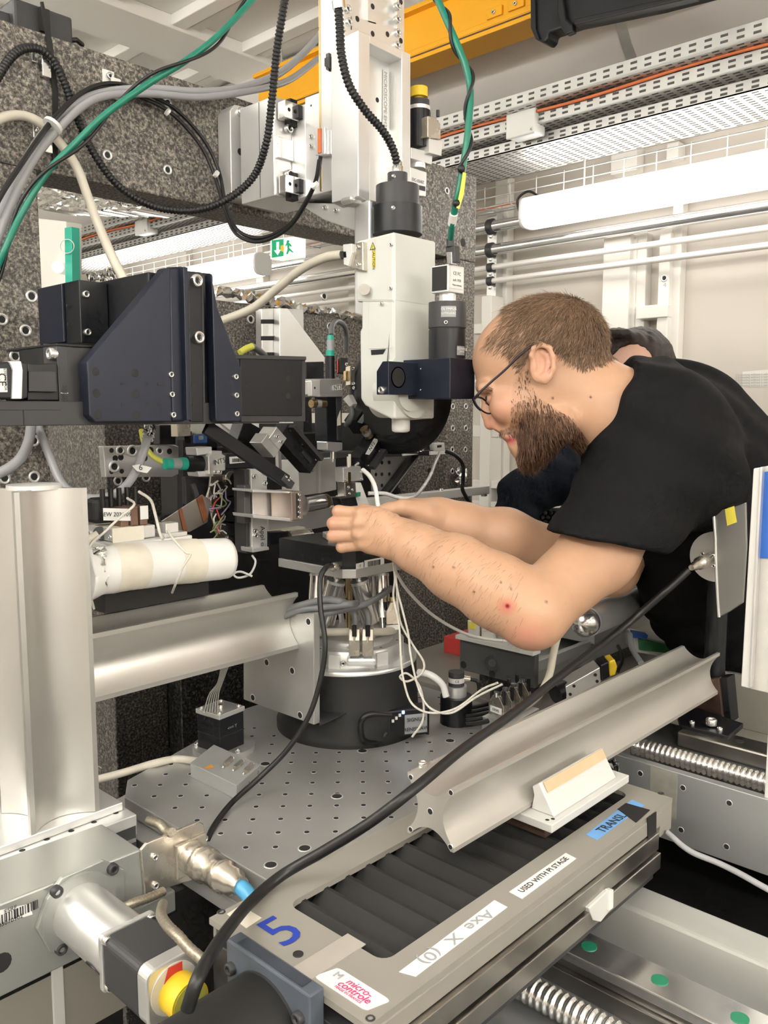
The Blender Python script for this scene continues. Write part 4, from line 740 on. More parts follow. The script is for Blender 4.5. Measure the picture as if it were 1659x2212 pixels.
o = wire('grey_lead', [FY(716, 724, 1.07), FY(717, 705, 1.08), FY(728, 694, 1.1), FY(742, 702, 1.12), FY(748, 722, 1.14), FY(748, 760, 1.16)], .005, CDGREY); tag(o, 'grey lead arching from the green plug behind the flange', 'cable')
def tiltact(name, a, b, y, label, lbls):
    t = thing(name, FY(*b, y), label, 'actuator', 'motorised actuators round the sample'); barY('body', a, b, y, .030, .028, BLK, t); 
    p0, p1 = FY(*a, y), FY(*b, y); d = (p1-p0).normalized(); s = Y_.cross(d).normalized()
    if s.x > 0: s = -s
    sd = obj('side_plate', MB().obox((p0+p1)/2-s*.013, (p1-p0)*.46, s*.0035, Y_*.014), BLKG, t); obj('slot', MB().obox(p0.lerp(p1, .72)-Y_*.0005, (p1-p0)*.15, s*.003, Y_*.0006), HOLE, t); obj('nozzle', MB().cyl(p1+Y_*.014, p1+Y_*.014+d*.012, .0045, .003, 14), STEEL, t)
    for k in (.12, .5, .93): screw(p0.lerp(p1, k)-s*.010, -Y_, .0016, t)
    return t, p0, p1, d, s
t, p0, p1, d, s = tiltact('actuator', (612, 930), (680, 1008), 1.05, 'black actuator slanting down to the right under the end box', None)
obj('head', MB().obox(p0-d*.002+s*.018+Y_*.014, d*.014, s*.012, Y_*.017), ALU, t, .001); obj('clamp', MB().obox(p0-d*.004+s*.035+Y_*.014, d*.018, s*.010, Y_*.015), ALUS, t, .001)
for k in (-1, 1): screw(p0+s*.018+d*.006*k-Y_*.003, -Y_, .0032, t)
t, p0, p1, d, s = tiltact('actuator', (840, 930), (786, 1002), 1.02, 'black actuator labelled NT2 slanting down to the left', None)
quadpatch('label', [FY(x, y, 1.0195) for x, y in ((789, 981), (808, 947), (818, 949), (799, 983))], -Y_, PAPER, t); text('NT2', .0095, FY(803, 964, 1.019), (FY(808, 947, 1)-FY(789, 981, 1)), Z_*.7-X_*.7, INK, t, lift=.0008); quadpatch('barcode_label', [FY(x, y, 1.0195) for x, y in ((820, 963), (842, 929), (849, 935), (827, 968))], -Y_, PAPER, t); barcode(FY(835, 948, 1.019), FY(845, 932, 1)-FY(824, 966, 1), X_, .026, .006, -Y_, t, 18)
obj('head', MB().obox(p0+d*-.008+V(-.012, .01, .008), X_*.018, Y_*.014, Z_*.008), ALUS, t, .002); rodY('knob', (786, 925), (798, 944), 1.03, .0075, BRASS, t); rodY('knob_band', (790, 931), (794, 937), 1.03, .0079, GREYP, t); quadpatch('name_plate', [FY(x, y, 1.05) for x, y in ((772, 912), (784, 895), (795, 897), (782, 915))], -Y_, GREYP, t); barY('motor', (778, 895), (798, 925), 1.052, .03, .03, BLK, t)
n5 = thing('actuator', FY(460, 1030, 1.09), 'lying black actuator labelled NT5 with green plug', 'actuator', 'motorised actuators round the sample')
for a, b, r, m in ((356, 370, .0085, GRN), (370, 389, .0082, GREYP), (388, 402, .0098, GRN), (401, 452, .0125, BLK)): rodY('plug', (a, 1002), (b, 1002), 1.10, r, m, n5)
hd = plY('head', [(450, 986), (456, 980), (456, 974), (480, 974), (480, 981), (487, 984), (487, 1016), (480, 1018), (480, 1025), (452, 1025), (451, 1016)], 1.08, .035, ALU, n5); plY('clamp', [(424, 967), (458, 965), (458, 980), (426, 984)], 1.09, .03, ALUB, n5); plY('clamp', [(427, 1018), (460, 1017), (462, 1029), (430, 1030)], 1.09, .03, ALUB, n5); labelY('NT5', ((464, 993), (483, 988), (485, 1001), (466, 1005)), 1.079, hd, .011)
for x in (465, 475): screw(FY(x, 1019, 1.08), -Y_, .0026, n5)
plY('body', [(487, 981), (560, 978), (560, 1010), (487, 1013)], 1.09, .03, BLK, n5); lq = quadpatch('barcode_label', [FY(x, y, 1.0895) for x, y in ((495, 987), (536, 984), (536, 998), (496, 1002))], -Y_, PAPER, n5); barcode(FY(516, 994, 1.089), X_, Z_, .026, .006, -Y_, lq, 22)
o = obj('slanted_arm', MB().add([], []), BLK) if False else None
sa = thing('slanted_arm', FY(630, 1045, 1.02), 'long black arm slanting down to the right below the black stage', 'arm'); barY('bar', (448, 922), (622, 1040), .99, .020, .008, BLK, sa); barY('tip', (612, 1030), (634, 1050), .988, .012, .012, BLKG, sa)
for x, y in ((618, 1030), (623, 1037), (627, 1033)): screw(FY(x, y, .988), -Y_, .002, sa)
hp_ = thing('drilled_plate', FY(300, 1030, 1.25), 'milled aluminium plate with large counterbored holes on the granite', 'plate'); plY('plate', [(222, 964), (376, 961), (386, 964), (386, 1024), (372, 1030), (228, 1031)], 1.25, .015, ALU, hp_)
for x, y, r in ((241, 973, .004), (260, 973, .008), (286, 974, .010), (325, 973, .006), (345, 974, .007), (366, 975, .005), (249, 990, .005), (261, 988, .005), (247, 1008, .010), (241, 1019, .004), (263, 1018, .004), (312, 989, .006)): hw('hole', INSERT if r > .0065 else HOLEB, FY(x, y, 1.25), -Y_, r, hp_)
# knob board with wires
kbd = thing('knob_board', FY(480, 1170, 1.12), 'metal board with black round magnets and tangled thin wires', 'board')
plY('board', [(455, 1028), (510, 1024), (514, 1160), (508, 1168), (470, 1160), (448, 1080)], 1.14, .004, STEELD, kbd); plY('back_plate', [(400, 1030), (452, 1030), (452, 1090), (402, 1090)], 1.17, .01, BLKG, kbd)
for x, y, r in ((497, 1034, .011), (485, 1058, .012), (490, 1084, .012), (490, 1114, .012), (488, 1140, .012), (500, 1162, .009), (465, 1055, .012), (466, 1082, .011), (468, 1112, .011)):
    p_ = FY(x, y, 1.14); k_ = cy('magnet', p_, p_-Y_*.014, r, BLKM, kbd, 20, .001); cy('rim', p_-Y_*.001, p_-Y_*.004, r*1.08, NICKEL, k_, 20)
wr_ = np.random.default_rng(5); wcol = [mat('thin_wire_%s' % n_, c_, .5) for n_, c_ in (('olive', (.25, .30, .12)), ('grey', (.35, .34, .31)), ('cream', (.62, .57, .46)), ('lilac', (.35, .28, .42)), ('red', (.55, .08, .06)), ('white', (.7, .68, .62)))]
for k in range(16):
    a = (int(wr_.uniform(452, 492)), int(wr_.uniform(1035, 1130))); pts = [FY(a[0], a[1], 1.12)]
    for j in range(4): a = (a[0]+float(wr_.uniform(-16, 13)), a[1]+float(wr_.uniform(-4, 22))); pts.append(FY(min(505, max(440, a[0])), min(1165, a[1]), 1.115+.004*float(wr_.uniform(-1, 1))))
    obj('wire', MB().tube(spline(pts, 5), .0013, 5), wcol[k % 6], kbd)
sh = thing('copper_taped_sheet', FY(400, 1150, 1.10), 'folded grey metal sheet with two strips of copper tape', 'sheet'); plY('sheet', [(348, 1126), (437, 1068), (455, 1080), (449, 1128), (411, 1149), (385, 1150)], 1.10, .002, STEELD, sh); plY('copper_strip', [(386, 1101), (393, 1098), (405, 1147), (397, 1150)], 1.0985, .001, COPPER, sh, 0); plY('copper_strip', [(425, 1077), (437, 1070), (450, 1118), (440, 1130)], 1.0985, .001, COPPER, sh, 0)
barY('brace', (418, 1045), (428, 1075), 1.105, .008, .004, BLKG, sh, .0005)
# bracket, cup and nozzle
vb = thing('upright_bracket', FY(560, 1192, 1.06), 'bright milled upright bracket with a square cup, left of the hands', 'bracket')
plY('plate', [(542, 1013), (577, 1012), (578, 1184), (544, 1188)], 1.06, .012, ALUB, vb); plY('edge', [(529, 1015), (542, 1013), (544, 1195), (533, 1196)], 1.065, .03, BLKG, vb); plY('foot', [(545, 1184), (581, 1181), (582, 1188), (546, 1194)], 1.045, .03, ALU, vb); plY('side_block', [(528, 1048), (541, 1048), (542, 1128), (528, 1132)], 1.05, .02, DARKG, vb)
for x, y in ((548, 1029), (569, 1021), (571, 1043), (550, 1071), (550, 1106), (550, 1147), (551, 1157)): screw(FY(x, y, 1.06), -Y_, .0042, vb)
text('Appl ol', .012, FY(567, 1160, 1.0595), -Z_, X_, INK, vb)
cu = thing('square_cup', FY(600, 1128, 1.02), 'open square aluminium cup pointing at the sample', 'cup'); plY('back', [(545, 1064), (632, 1062), (632, 1120), (546, 1118)], 1.05, .004, ALU, cu); plY('floor', [(546, 1112), (632, 1120), (640, 1124), (630, 1127), (548, 1119)], 1.0, .05, ALUB, cu, .0006); plY('roof', [(546, 1058), (632, 1062), (632, 1066), (546, 1063)], 1.0, .05, ALUB, cu, .0006); plY('end_frame', [(629, 1063), (652, 1061), (655, 1122), (631, 1125)], .995, .05, mat('pinkish_steel', (.62, .52, .46), .35, .9, .08, 30), cu); plY('frame_slot', [(640, 1066), (646, 1066), (647, 1118), (641, 1119)], .994, .002, HOLE, cu, 0)
for y in (1068, 1080, 1095, 1106, 1117): screw(FY(645, y, .994), -Y_, .0024, cu)
nz = thing('nozzle', FY(700, 1085, 1.05), 'steel gas nozzle tube pointing at the sample', 'nozzle'); cy('barrel', FY(652, 1092, 1.03), FY(698, 1083, 1.03), .0125, CHROME, nz, 28); cy('collar', FY(694, 1084, 1.03), FY(706, 1082, 1.03), .0118, BRASS, nz, 28); cy('tube', FY(704, 1083, 1.03), FY(734, 1081, 1.03), .0072, STEEL, nz, 20); cy('tip', FY(730, 1082, 1.03), FY(741, 1080, 1.03), .0095, CHROME, nz, 20); cy('base_cone', FY(650, 1092, 1.03), FY(658, 1091, 1.03), .019, STEEL, nz, 28, 0, .013)
ab = thing('cross_beam', FY(660, 1140, 1.1), 'worn aluminium cross beam behind the hands', 'beam'); plY('beam', [(580, 1118), (765, 1086), (765, 1126), (580, 1162)], 1.11, .02, ALUS, ab); plY('ledge', [(580, 1150), (660, 1138), (660, 1144), (580, 1156)], 1.09, .02, TAPEC, ab)
bt2 = thing('bronze_motor', FY(640, 1170, 1.08), 'bronze cylindrical motor under the cross beam', 'motor'); cy('barrel', FY(621, 1163, 1.07), FY(664, 1158, 1.07), .0125, NICKEL, bt2, 24); cy('cap', FY(664, 1158, 1.07), FY(668, 1157.5, 1.07), .013, STEEL, bt2, 24); plY('bracket', [(582, 1150), (620, 1148), (620, 1172), (584, 1178)], 1.07, .02, BLK, bt2)
sx_ = thing('steel_box', FY(690, 1070, 1.2), 'scratched steel box behind the sample', 'box'); plY('left_half', [(645, 995), (690, 990), (690, 1066), (646, 1072)], 1.20, .05, ALUS, sx_); plY('right_half', [(691, 990), (725, 988), (727, 1058), (691, 1066)], 1.195, .05, ALUS, sx_); plY('top', [(645, 980), (770, 974), (770, 988), (645, 996)], 1.21, .05, BLKG, sx_)
bb2 = thing('black_module', FY(680, 970, 1.15), 'black boxed module with printed plate behind the NT3 actuator', 'module'); plY('box', [(656, 936), (706, 934), (706, 975), (656, 976)], 1.15, .05, BLK, bb2); lq = quadpatch('plate', [FY(x, y, 1.1495) for x, y in ((690, 944), (706, 943), (706, 957), (690, 958))], -Y_, PAPER, bb2); text('MICOS PP30', .0035, FY(698, 950, 1.149), X_, Z_, INK, lq); plY('upper', [(662, 782), (700, 781), (700, 820), (662, 818)], 1.2, .05, BLK, bb2); plY('post', [(655, 812), (672, 812), (676, 975), (656, 975)], 1.21, .03, BLK, bb2)
bm2 = thing('black_tilt_module', FY(550, 960, 1.15), 'tilted black module and rod behind the slanted arm', 'module'); barY('block', (520, 930), (575, 960), 1.14, .04, .03, BLK, bm2); barY('rod', (603, 945), (606, 1030), 1.15, .008, .008, ALU, bm2); plY('rail', [(420, 968), (650, 960), (650, 972), (420, 980)], 1.2, .03, BLKG, bm2); plY('white_panel', [(470, 908), (560, 906), (560, 930), (500, 932)], 1.40, .01, WHITEP, bm2)
chp = thing('circuit_module', FY(440, 950, 1.2), 'small blue circuit module and silver block under the black stage', 'module'); plY('pcb', [(420, 940), (448, 938), (448, 957), (420, 958)], 1.15, .004, SKYB, chp); plY('chip', [(430, 942), (440, 941), (440, 950), (430, 951)], 1.147, .003, GREYP, chp); plY('silver_block', [(383, 915), (412, 914), (412, 942), (384, 944)], 1.2, .02, NICKEL, chp); plY('dark_frame', [(345, 918), (380, 918), (380, 960), (345, 960)], 1.24, .02, BLK, chp); plY('plate', [(412, 940), (470, 936), (470, 975), (414, 978)], 1.2, .02, BLK, chp)
# sample holder
sh_ = thing('sample_holder', FY(765, 1100, 1.02), 'small grey sample holder with white rod above the fingertips', 'sample holder'); plY('block', [(741, 1010), (779, 1007), (786, 1038), (762, 1040), (742, 1042)], .985, .02, ALUS, sh_); plY('slot', [(752, 1020), (758, 1020), (758, 1044), (752, 1044)], .984, .002, BRASS, sh_, 0); plY('lower', [(744, 1042), (768, 1040), (770, 1076), (746, 1080)], .987, .018, STEELD, sh_)
barY('rod', (754, 986), (755, 1010), .985, .0045, .004, CBEIGE, sh_); barY('rod', (757, 981), (757, 1008), .988, .0035, .004, WHITEP, sh_); plY('foot', [(768, 1042), (780, 1042), (801, 1098), (775, 1104), (770, 1074)], .99, .02, WHITEP, sh_); plY('dark_arm', [(734, 1076), (768, 1072), (774, 1092), (740, 1096)], .975, .02, BLK, sh_); plY('green_clip', [(773, 1064), (779, 1063), (779, 1072), (773, 1073)], .984, .004, GRNDOT, sh_, 0)
for x, y in ((746, 1036), (780, 1020), (780, 1034), (752, 1052), (760, 1058), (754, 1066)): screw(FY(x, y, .984), -Y_, .0022, sh_)
# shelf and pale beam on the right
sf = thing('cable_shelf', FY(880, 980, 1.28), 'black shelf with foil tied cables on the right granite column', 'shelf'); plY('box', [(864, 955), (945, 954), (945, 974), (866, 976)], 1.25, .03, BLKG, sf); plY('shelf', [(800, 974), (962, 972), (962, 983), (800, 988)], 1.24, .05, BLK, sf); plY('socket', [(938, 957), (960, 956), (962, 973), (940, 975)], 1.235, .02, ALUW, sf); plY('socket_slot', [(945, 962), (954, 961), (954, 966), (945, 967)], 1.234, .002, HOLE, sf, 0); crumple('foil_tie', [FY(890, 976, 1.24), FY(915, 975, 1.24), FY(915, 954, 1.24), FY(890, 956, 1.24)], FOIL, sf, .003, 12, 8, .005, 8); plY('wedge', [(871, 980), (904, 981), (871, 985)], 1.235, .004, WHITEP, sf, 0); plY('pale_tab', [(930, 975), (962, 973), (962, 981), (930, 983)], 1.236, .004, PAPER, sf, 0)
pp = thing('perforated_plate', FY(840, 1065, 1.3), 'aluminium plate with rows of holes under the black shelf', 'plate'); plY('plate', [(808, 987), (858, 984), (880, 984), (855, 1030), (835, 1068), (810, 1070)], 1.30, .012, ALUS, pp)
for j, y in enumerate((1000, 1025, 1049)):
    for x in (812, 825, 841): hole(FY(x, y-(x-812)*.03, 1.30), -Y_, .0042, pp)
dbr = thing('diagonal_brace', FY(850, 1060, 1.28), 'black diagonal brace beside the perforated plate', 'brace'); barY('bar', (902, 984), (838, 1068), 1.28, .014, .02, BLKG, dbr); barY('edge', (905, 985), (841, 1069), 1.279, .003, .004, ALU, dbr, 0)
pbm = thing('pale_beam', FY(900, 1080, 1.15), 'pale aluminium beam with yellowed tape reaching right behind the hands', 'beam'); x0, x1 = FY(790, 1090, 1.15).x, FY(1058, 1060, 1.15).x; zz0, zz1 = FY(1057, 1067, 1.15).z, FY(1057, 1050, 1.15).z; bx('profile', (x0, 1.15, zz0), (x1, 1.172, zz1), ALUW, pbm, .001); quadpatch('tape', [FY(926, 1068, 1.15), FY(953, 1065, 1.15), FY(953, 1077, 1.15), FY(926, 1081, 1.15)], -Y_, TAPEC, pbm); screw(FZ(953, 1060, zz1), Z_, .005, pbm); plY('end_tab', [(1046, 1066), (1053, 1066), (1053, 1072), (1046, 1073)], 1.15, .01, ALU, pbm)
o = crumple('foil_wrap', [FY(984, 1045, 1.285), FY(1010, 1040, 1.285), FY(1006, 1008, 1.285), FY(986, 1010, 1.285)], FOIL, None, .004, 12, 10, .006, 21); tag(o, 'foil wrapped cable knot on the right granite column', 'foil')

# ================================================================ wrapped tube and labelled plug box on the left
bxo = thing('labelled_plug_box', FY(250, 1165, 1.0), 'silver box of brown plugs labelled EW 2021/09 with beige tape', 'connector box')
c = FY(244, 1171, 1.0); x1 = FY(336, 1154, 1.0).x; y1 = FX(190, 1160, c.x).y; zt2 = FY(244, 1143, 1.0).z
bx('box', (c.x, 1.0, c.z), (x1, y1, zt2), ALU, bxo, .0015); screw(FX(193, 1152, c.x), -X_, .003, bxo); screw(FX(240, 1160, c.x), -X_, .003, bxo); cy('grommet', FX(216, 1152, c.x), FX(216, 1152, c.x-.004), .009, RUB, bxo)
for k, xx in enumerate((.012, .026, .040)): bx('plug', (c.x+xx+.004, 1.006, zt2), (c.x+xx+.016, 1.035, zt2+.026), mat('brown_plug', (.20, .12, .085), .45, .3, .1, 30), bxo, .002)
bx('black_plug', (c.x-.008, 1.03, zt2+.004), (c.x+.026, 1.055, zt2+.038), BLKM, bxo, .006)
for k in range(5): cy('thumbscrew', V(c.x+.004+.012*k, 1.03, zt2+.026), V(c.x+.004+.012*k, 1.03, zt2+.05), .0035, RUB, bxo, 10)
lq = quadpatch('paper_label', [V(c.x-.010, 1.004, zt2+.028), V(c.x+.028, 1.003, zt2+.024), V(c.x+.028, 1.003, zt2+.008), V(c.x-.010, 1.004, zt2+.012)], -Y_, PAPER, bxo); text('EW 2021/09', .0078, V(c.x+.009, 1.0025, zt2+.018), V(1, 0, -.09), Z_, INK, lq)
quadpatch('side_label', [V(c.x+.044, 1.0055, zt2+.026), V(c.x+.056, 1.0055, zt2+.026), V(c.x+.056, 1.0055, zt2+.008), V(c.x+.044, 1.0055, zt2+.008)], -Y_, PAPER, bxo)
obj('tape', MB().prism([V(c.x-.0006, 1.0-.0006, c.z-.004), V(c.x+.045, 1.0-.0006, c.z-.004), V(c.x+.045, 1.0-.0006, zt2+.0006), V(c.x-.0006, 1.0-.0006, zt2+.0006)], (0, .0005, 0)), TAPEC, bxo); bx('tape', (c.x, 1.0, zt2), (c.x+.030, y1-.01, zt2+.0007), TAPEC, bxo, 0)
slb = thing('pale_slab', FY(300, 1180, .99), 'pale slab stage under the labelled plug box', 'slab'); bx('slab', (c.x-.012, .985, c.z-.022), (FY(416, 1150, .985).x, 1.07, c.z-.001), ALUW, slb, .002); bx('rail', (x1+.005, .985, c.z-.001), (FY(405, 1150, .985).x, 1.04, c.z+.005), ALU, slb, .001); bx('clear_block', (x1+.01, .99, c.z+.005), (x1+.03, 1.01, c.z+.018), ALUB, slb, .001); bx('bracket', (c.x-.02, .99, c.z-.09), (c.x+.14, 1.1, c.z-.022), BLKM, slb, .001)
wtb = thing('wrapped_tube', FY(330, 1260, .97), 'white paper wrapped tube fixed with beige tape', 'tube')
q0, q1 = FY(168, 1232, .965), FY(487, 1206, .965); dd = (q1-q0); Ln = dd.length; dd.normalize(); uu = Y_; vv = dd.cross(uu).normalized(); mb = MB(); vs_ = []; nn, mm = 36, 28; rg = np.random.default_rng(9)
for i in range(nn+1):
    u_ = i/nn; r_ = .0305-.0015*u_ if u_ > .12 else .0305+.012*(.12-u_)/.12
    if u_ > .97: r_ *= .985
    for k in range(mm):
        a_ = 2*math.pi*k/mm; wob = 1+.05*math.sin(a_*3+u_*9)*(1-u_)+.03*math.sin(u_*23+a_*2)*(1-u_)+float(rg.uniform(-.012, .012))*(1-.7*u_); sag = -.012*max(0, .25-u_)/.25*(1 if math.sin(a_) < 0 else .2); vs_.append(q0+dd*(Ln*u_)+uu*(r_*wob*math.cos(a_))+vv*(-r_*wob*math.sin(a_))+Z_*sag)
fs_ = [(i*mm+k, i*mm+(k+1) % mm, (i+1)*mm+(k+1) % mm, (i+1)*mm+k) for i in range(nn) for k in range(mm)]+[tuple(range(mm)), tuple(nn*mm+k for k in range(mm))]
mb.add(vs_, fs_, True); obj('paper_wrap', mb, mat('white_paper_wrap', (.86, .85, .82), .55, 0, .02, 12), wtb)
def band(u0, u1, m):
    i0, i1 = int(u0*nn), int(u1*nn); mb = MB(); C0 = lambda i: q0+dd*(Ln*i/nn)
    v2 = [C0(i)+(vs_[i*mm+k]-C0(i))*1.015 for i in range(i0, i1+1) for k in range(mm)]; mb.add(v2, [(i*mm+k, i*mm+(k+1) % mm, (i+1)*mm+(k+1) % mm, (i+1)*mm+k) for i in range(i1-i0) for k in range(mm)], True); return obj('tape_band', mb, m, wtb)
band(.22, .40, TAPEC); band(.62, .78, TAPEC); crumple('foil_end', [q0+Z_*.03-X_*.004, q0-Z_*.03-X_*.004, q0-Z_*.02+X_*.02-Y_*.033, q0+Z_*.03+X_*.02-Y_*.03], FOIL, wtb, .002, 12, 8, .006, 4)
# ================================================================ big grey translation stage in front
ZS = 1.05
gs = thing('translation_stage', (.66, .5, .95), 'warm grey translation stage with black bellows and stickers in front', 'translation stage')
x0, x1, y0, y1 = .416, .93, .405, .604
def frame(nm, lo, hi): bx(nm, lo, hi, STAGEG, gs, .0015)
wx0, wx1, wy0, wy1 = .478, .905, .447, .569
def rrect(xa, xb, ya, yb, r, n=5):
    out = []
    for cx_, cy_, a in ((xb-r, yb-r, 0), (xa+r, yb-r, 90), (xa+r, ya+r, 180), (xb-r, ya+r, 270)):
        for k in range(n+1): t = math.radians(a+90*k/n); out.append((cx_+r*math.cos(t), cy_+r*math.sin(t)))
    return out
inner = rrect(wx0, wx1, wy0, wy1, .012); n = len(inner); mb = MB()
corners = [(x1, y1), (x0, y1), (x0, y0), (x1, y0)]; outer = [corners[k//6] for k in range(n)]
v = [V(a, b, ZS) for a, b in inner]+[V(a, b, ZS) for a, b in outer]; v += [p-Z_*.006 for p in v]
f = []
for k in range(n):
    j = (k+1) % n; f += [(k, j, n+j, n+k), (2*n+k, 3*n+k, 3*n+j, 2*n+j), (k, 2*n+k, 2*n+j, j), (n+k, n+j, 3*n+j, 3*n+k)]
mb.add(v, f); obj('cover_frame', mb, STAGEG, gs)
bx('cover_lip', (x0+.002, y0-.001, 1.027), (x1-.03, y0+.012, ZS-.006), STAGEG, gs, .001); bx('cover_lip', (x0+.003, y1-.006, 1.02), (x1-.002, y1-.001, ZS-.006), STAGEG, gs, .001); bx('end_lip', (x1-.03, y0, 1.012), (x1, y1-.02, ZS-.006), STAGEG, gs, .001)
bx('side_strip', (x0, y0-.006, 1.006), (.885, y0+.004, 1.026), STEELD, gs, .0008); bx('side_strip', (x0, y0-.009, .984), (.885, y0+.004, 1.003), STEELD, gs, .0008); bx('side_gap', (x0, y0-.003, .98), (.88, y0+.004, 1.01), HOLE, gs, 0)
bx('body', (x0, y0+.006, .96), (.90, y1-.004, 1.030), BLKG, gs, .001); bx('end_body', (.885, y0+.02, .955), (.925, y1-.02, 1.012), BLK, gs, .001)
mb = MB(); np_ = 15; pr = []
for k in range(np_+1):
    xx = wx0-.003+(wx1-wx0+.006)*k/np_; pr += [(xx, 1.030), (xx+.021, 1.0455), (xx+.025, 1.0455)] if k < np_ else [(xx, 1.030)]
a_ = [V(x, wy0-.004, z) for x, z in pr]; b_ = [V(x, wy1+.004, z) for x, z in pr]; mb.add(a_+b_, [(i, i+1, len(pr)+i+1, len(pr)+i) for i in range(len(pr)-1)]); obj('bellows', mb, BELLOW, gs)
for x, y in ((478, 1970), (1428, 1714), (800, 2200)): screw(FZ(x, y, ZS)-Z_*.0035, Z_, .0042, gs, SCREWB)
bx('index_plate', (x0+.001, .474, ZS), (wx0+.006, .496, ZS+.0007), mat('index_beige', (.42, .39, .345), .45, .1), gs, 0); hole(FZ(644, 2060, ZS+.0008), Z_, .0045, gs)
text('5', .062, FZ(609, 2012, ZS+.0004), X_, Y_, INKB, gs, lift=.0003)
def sticker(nm, pts, m, txt, size, xd, yd, ink, sx=1, shear=0, extra=None):
    P = [FZ(a, b, ZS) for a, b in pts]; o = quadpatch(nm, P, Z_, m, gs); c = sum(P, Vector((0, 0, 0)))/4
    if txt: text(txt, size, c+Z_*.0005, xd, yd, ink, o, sx=sx, shear=shear)
    return o, c
sticker('sticker', ((862, 2100), (1068, 1945), (1096, 1960), (898, 2110)), PAPER, 'Axe  X  (0)', .0165, -X_, -Y_, INKG, 1.3)
sticker('sticker', ((1100, 1927), (1222, 1843), (1245, 1855), (1128, 1942)), PAPER, 'USED WITH PI STAGE', .0088, X_, Y_, INK)
o, c = sticker('blue_tape', ((1265, 1803), (1365, 1728), (1392, 1740), (1290, 1815)), TAPEB, None, 0, X_, Y_, INK); text('TRANSL', .015, FZ(1322, 1778, ZS+.0006), X_, Y_, INK, o)
bt_ = quadpatch('black_tape', [FZ(x, y, ZS+.0006) for x, y in ((1334, 1748), (1352, 1735), (1404, 1750), (1374, 1777))], Z_, BLKM, gs); obj('black_tape_flap', MB().prism([V(.862, y0-.0015, ZS), V(.884, y0-.0015, ZS), V(.886, y0-.0015, 1.018), V(.866, y0-.0015, 1.014)], (0, -.0006, 0)), BLKM, gs)
P = [FZ(x, y, ZS) for x, y in ((697, 2106), (725, 2096), (826, 2160), (795, 2186))]; cc_ = sum(P, Vector((0, 0, 0)))/4; xd = (P[2]-P[1]).normalized(); yd = (P[1]-P[0]).normalized(); ml = obj('maker_sticker', MB().prism([cc_+xd*a*.0290+yd*b*.0112+Z_*.0006 for a, b in [(p[0], p[1]) for p in rrect(-1, 1, -1, 1, .22)]], (0, 0, -.0006)), WHITEP, gs)
text('micro-', .0098, cc_+yd*.0038+xd*.004+Z_*.0008, xd, yd, INKP, ml, shear=.2); text('controle', .0098, cc_-yd*.0025+xd*.006+Z_*.0008, xd, yd, INKP, ml, shear=.2); text('MADE IN FRANCE', .0036, cc_-yd*.008+xd*.006+Z_*.0008, xd, yd, INKP, ml); text('M', .010, cc_+yd*.003-xd*.019+Z_*.0008, xd, yd, INKG, ml)
quadpatch('old_tape', [FZ(x, y, ZS) for x, y in ((490, 1975), (520, 1956), (565, 1983), (532, 2005))], Z_, TAPEC, gs)
# motor of the stage
sm = thing('stage_drive_motor', (.33, .5, .96), 'large black cylindrical motor on a blue grey flange, bottom edge', 'motor')
fy0, fy1 = .452, .557; obj('flange', MB().box((.400, fy0, .955), (.4155, fy1, 1.0585)), BLUEG, sm, .0015); bx('flange_inlay', (.403, fy0+.012, 1.0588), (.413, fy1-.012, 1.0592), mat('dark_inlay', (.05, .058, .075), .5, .2, .2, 30), sm, 0)
mc_ = V(.40, .506, 1.004); cy('barrel', mc_, mc_-X_*.105, .0445, BLKM, sm, 56, .001); cy('boss', mc_-X_*.0, mc_-X_*.002, .0455, BLKG, sm, 56); bx('rear_box', (.245, .47, .955), (.295, .545, 1.030), BLKM, sm, .002)
for dy_, dz_ in ((.043, .03), (-.043, .03), (.043, -.035)): screw(V(.400, .506+dy_, 1.006+dz_), -X_, .0055, sm, SCREWB)
# ================================================================ rail on the stage
rr = thing('foreground_rail', (.95, .515, 1.07), 'long extruded grey rail lying across the stage toward the technician', 'rail')
hw_, hz, yc2, zc2 = .0300, .0322, .5155, 1.1075
soft(obj('profile', MB().prism([V(.618, yc2+u*hw_, zc2+v*hz) for u, v in PROF], (.645, 0, 0)), mat('rail_beige_grey', (.55, .53, .49), .42, .55, .03, 5), rr))
for u, v in ((-.86, .86), (.86, .86), (-.86, -.86), (.86, -.86)): tap(V(.618, yc2+u*hw_, zc2+v*hz), -X_, .0032, rr)
tap(V(.618, yc2, zc2), -X_, .004, rr); screw(V(.640, yc2+hw_*.95, zc2+hz), Z_, .005, rr); 
ca = thing('rail_carrier', (.8, .5, 1.052), 'pale rail carrier with brown tape clamping the long rail', 'carrier')
obj('clamp', MB().prism([V(.752, y, z) for y, z in ((yc2-hw_-.001, 1.0735), (yc2-hw_-.004, 1.090), (yc2-hw_-.0015, 1.099), (yc2-hw_-.010, 1.105), (yc2-hw_-.030, 1.0735))], (.135, 0, 0)), ALUW, ca, .001)
bx('plate', (.735, .448, 1.064), (.905, .562, 1.0732), ALUW, ca, .001); bx('riser', (.745, .462, 1.050), (.905, .548, 1.0637), RUST, ca, .001); tp = obj('tape', MB().prism([V(.758, yc2-hw_-.0112, 1.1045), V(.885, yc2-hw_-.0112, 1.1045), V(.885, yc2-hw_-.0172, 1.0945), V(.758, yc2-hw_-.0172, 1.0945)], (0, -.0008, .0004)), TAPET, ca)
for x in (.742, .748): hole(V(x, .455+(.748-x)*.5, 1.0733), Z_, .0022, ca)
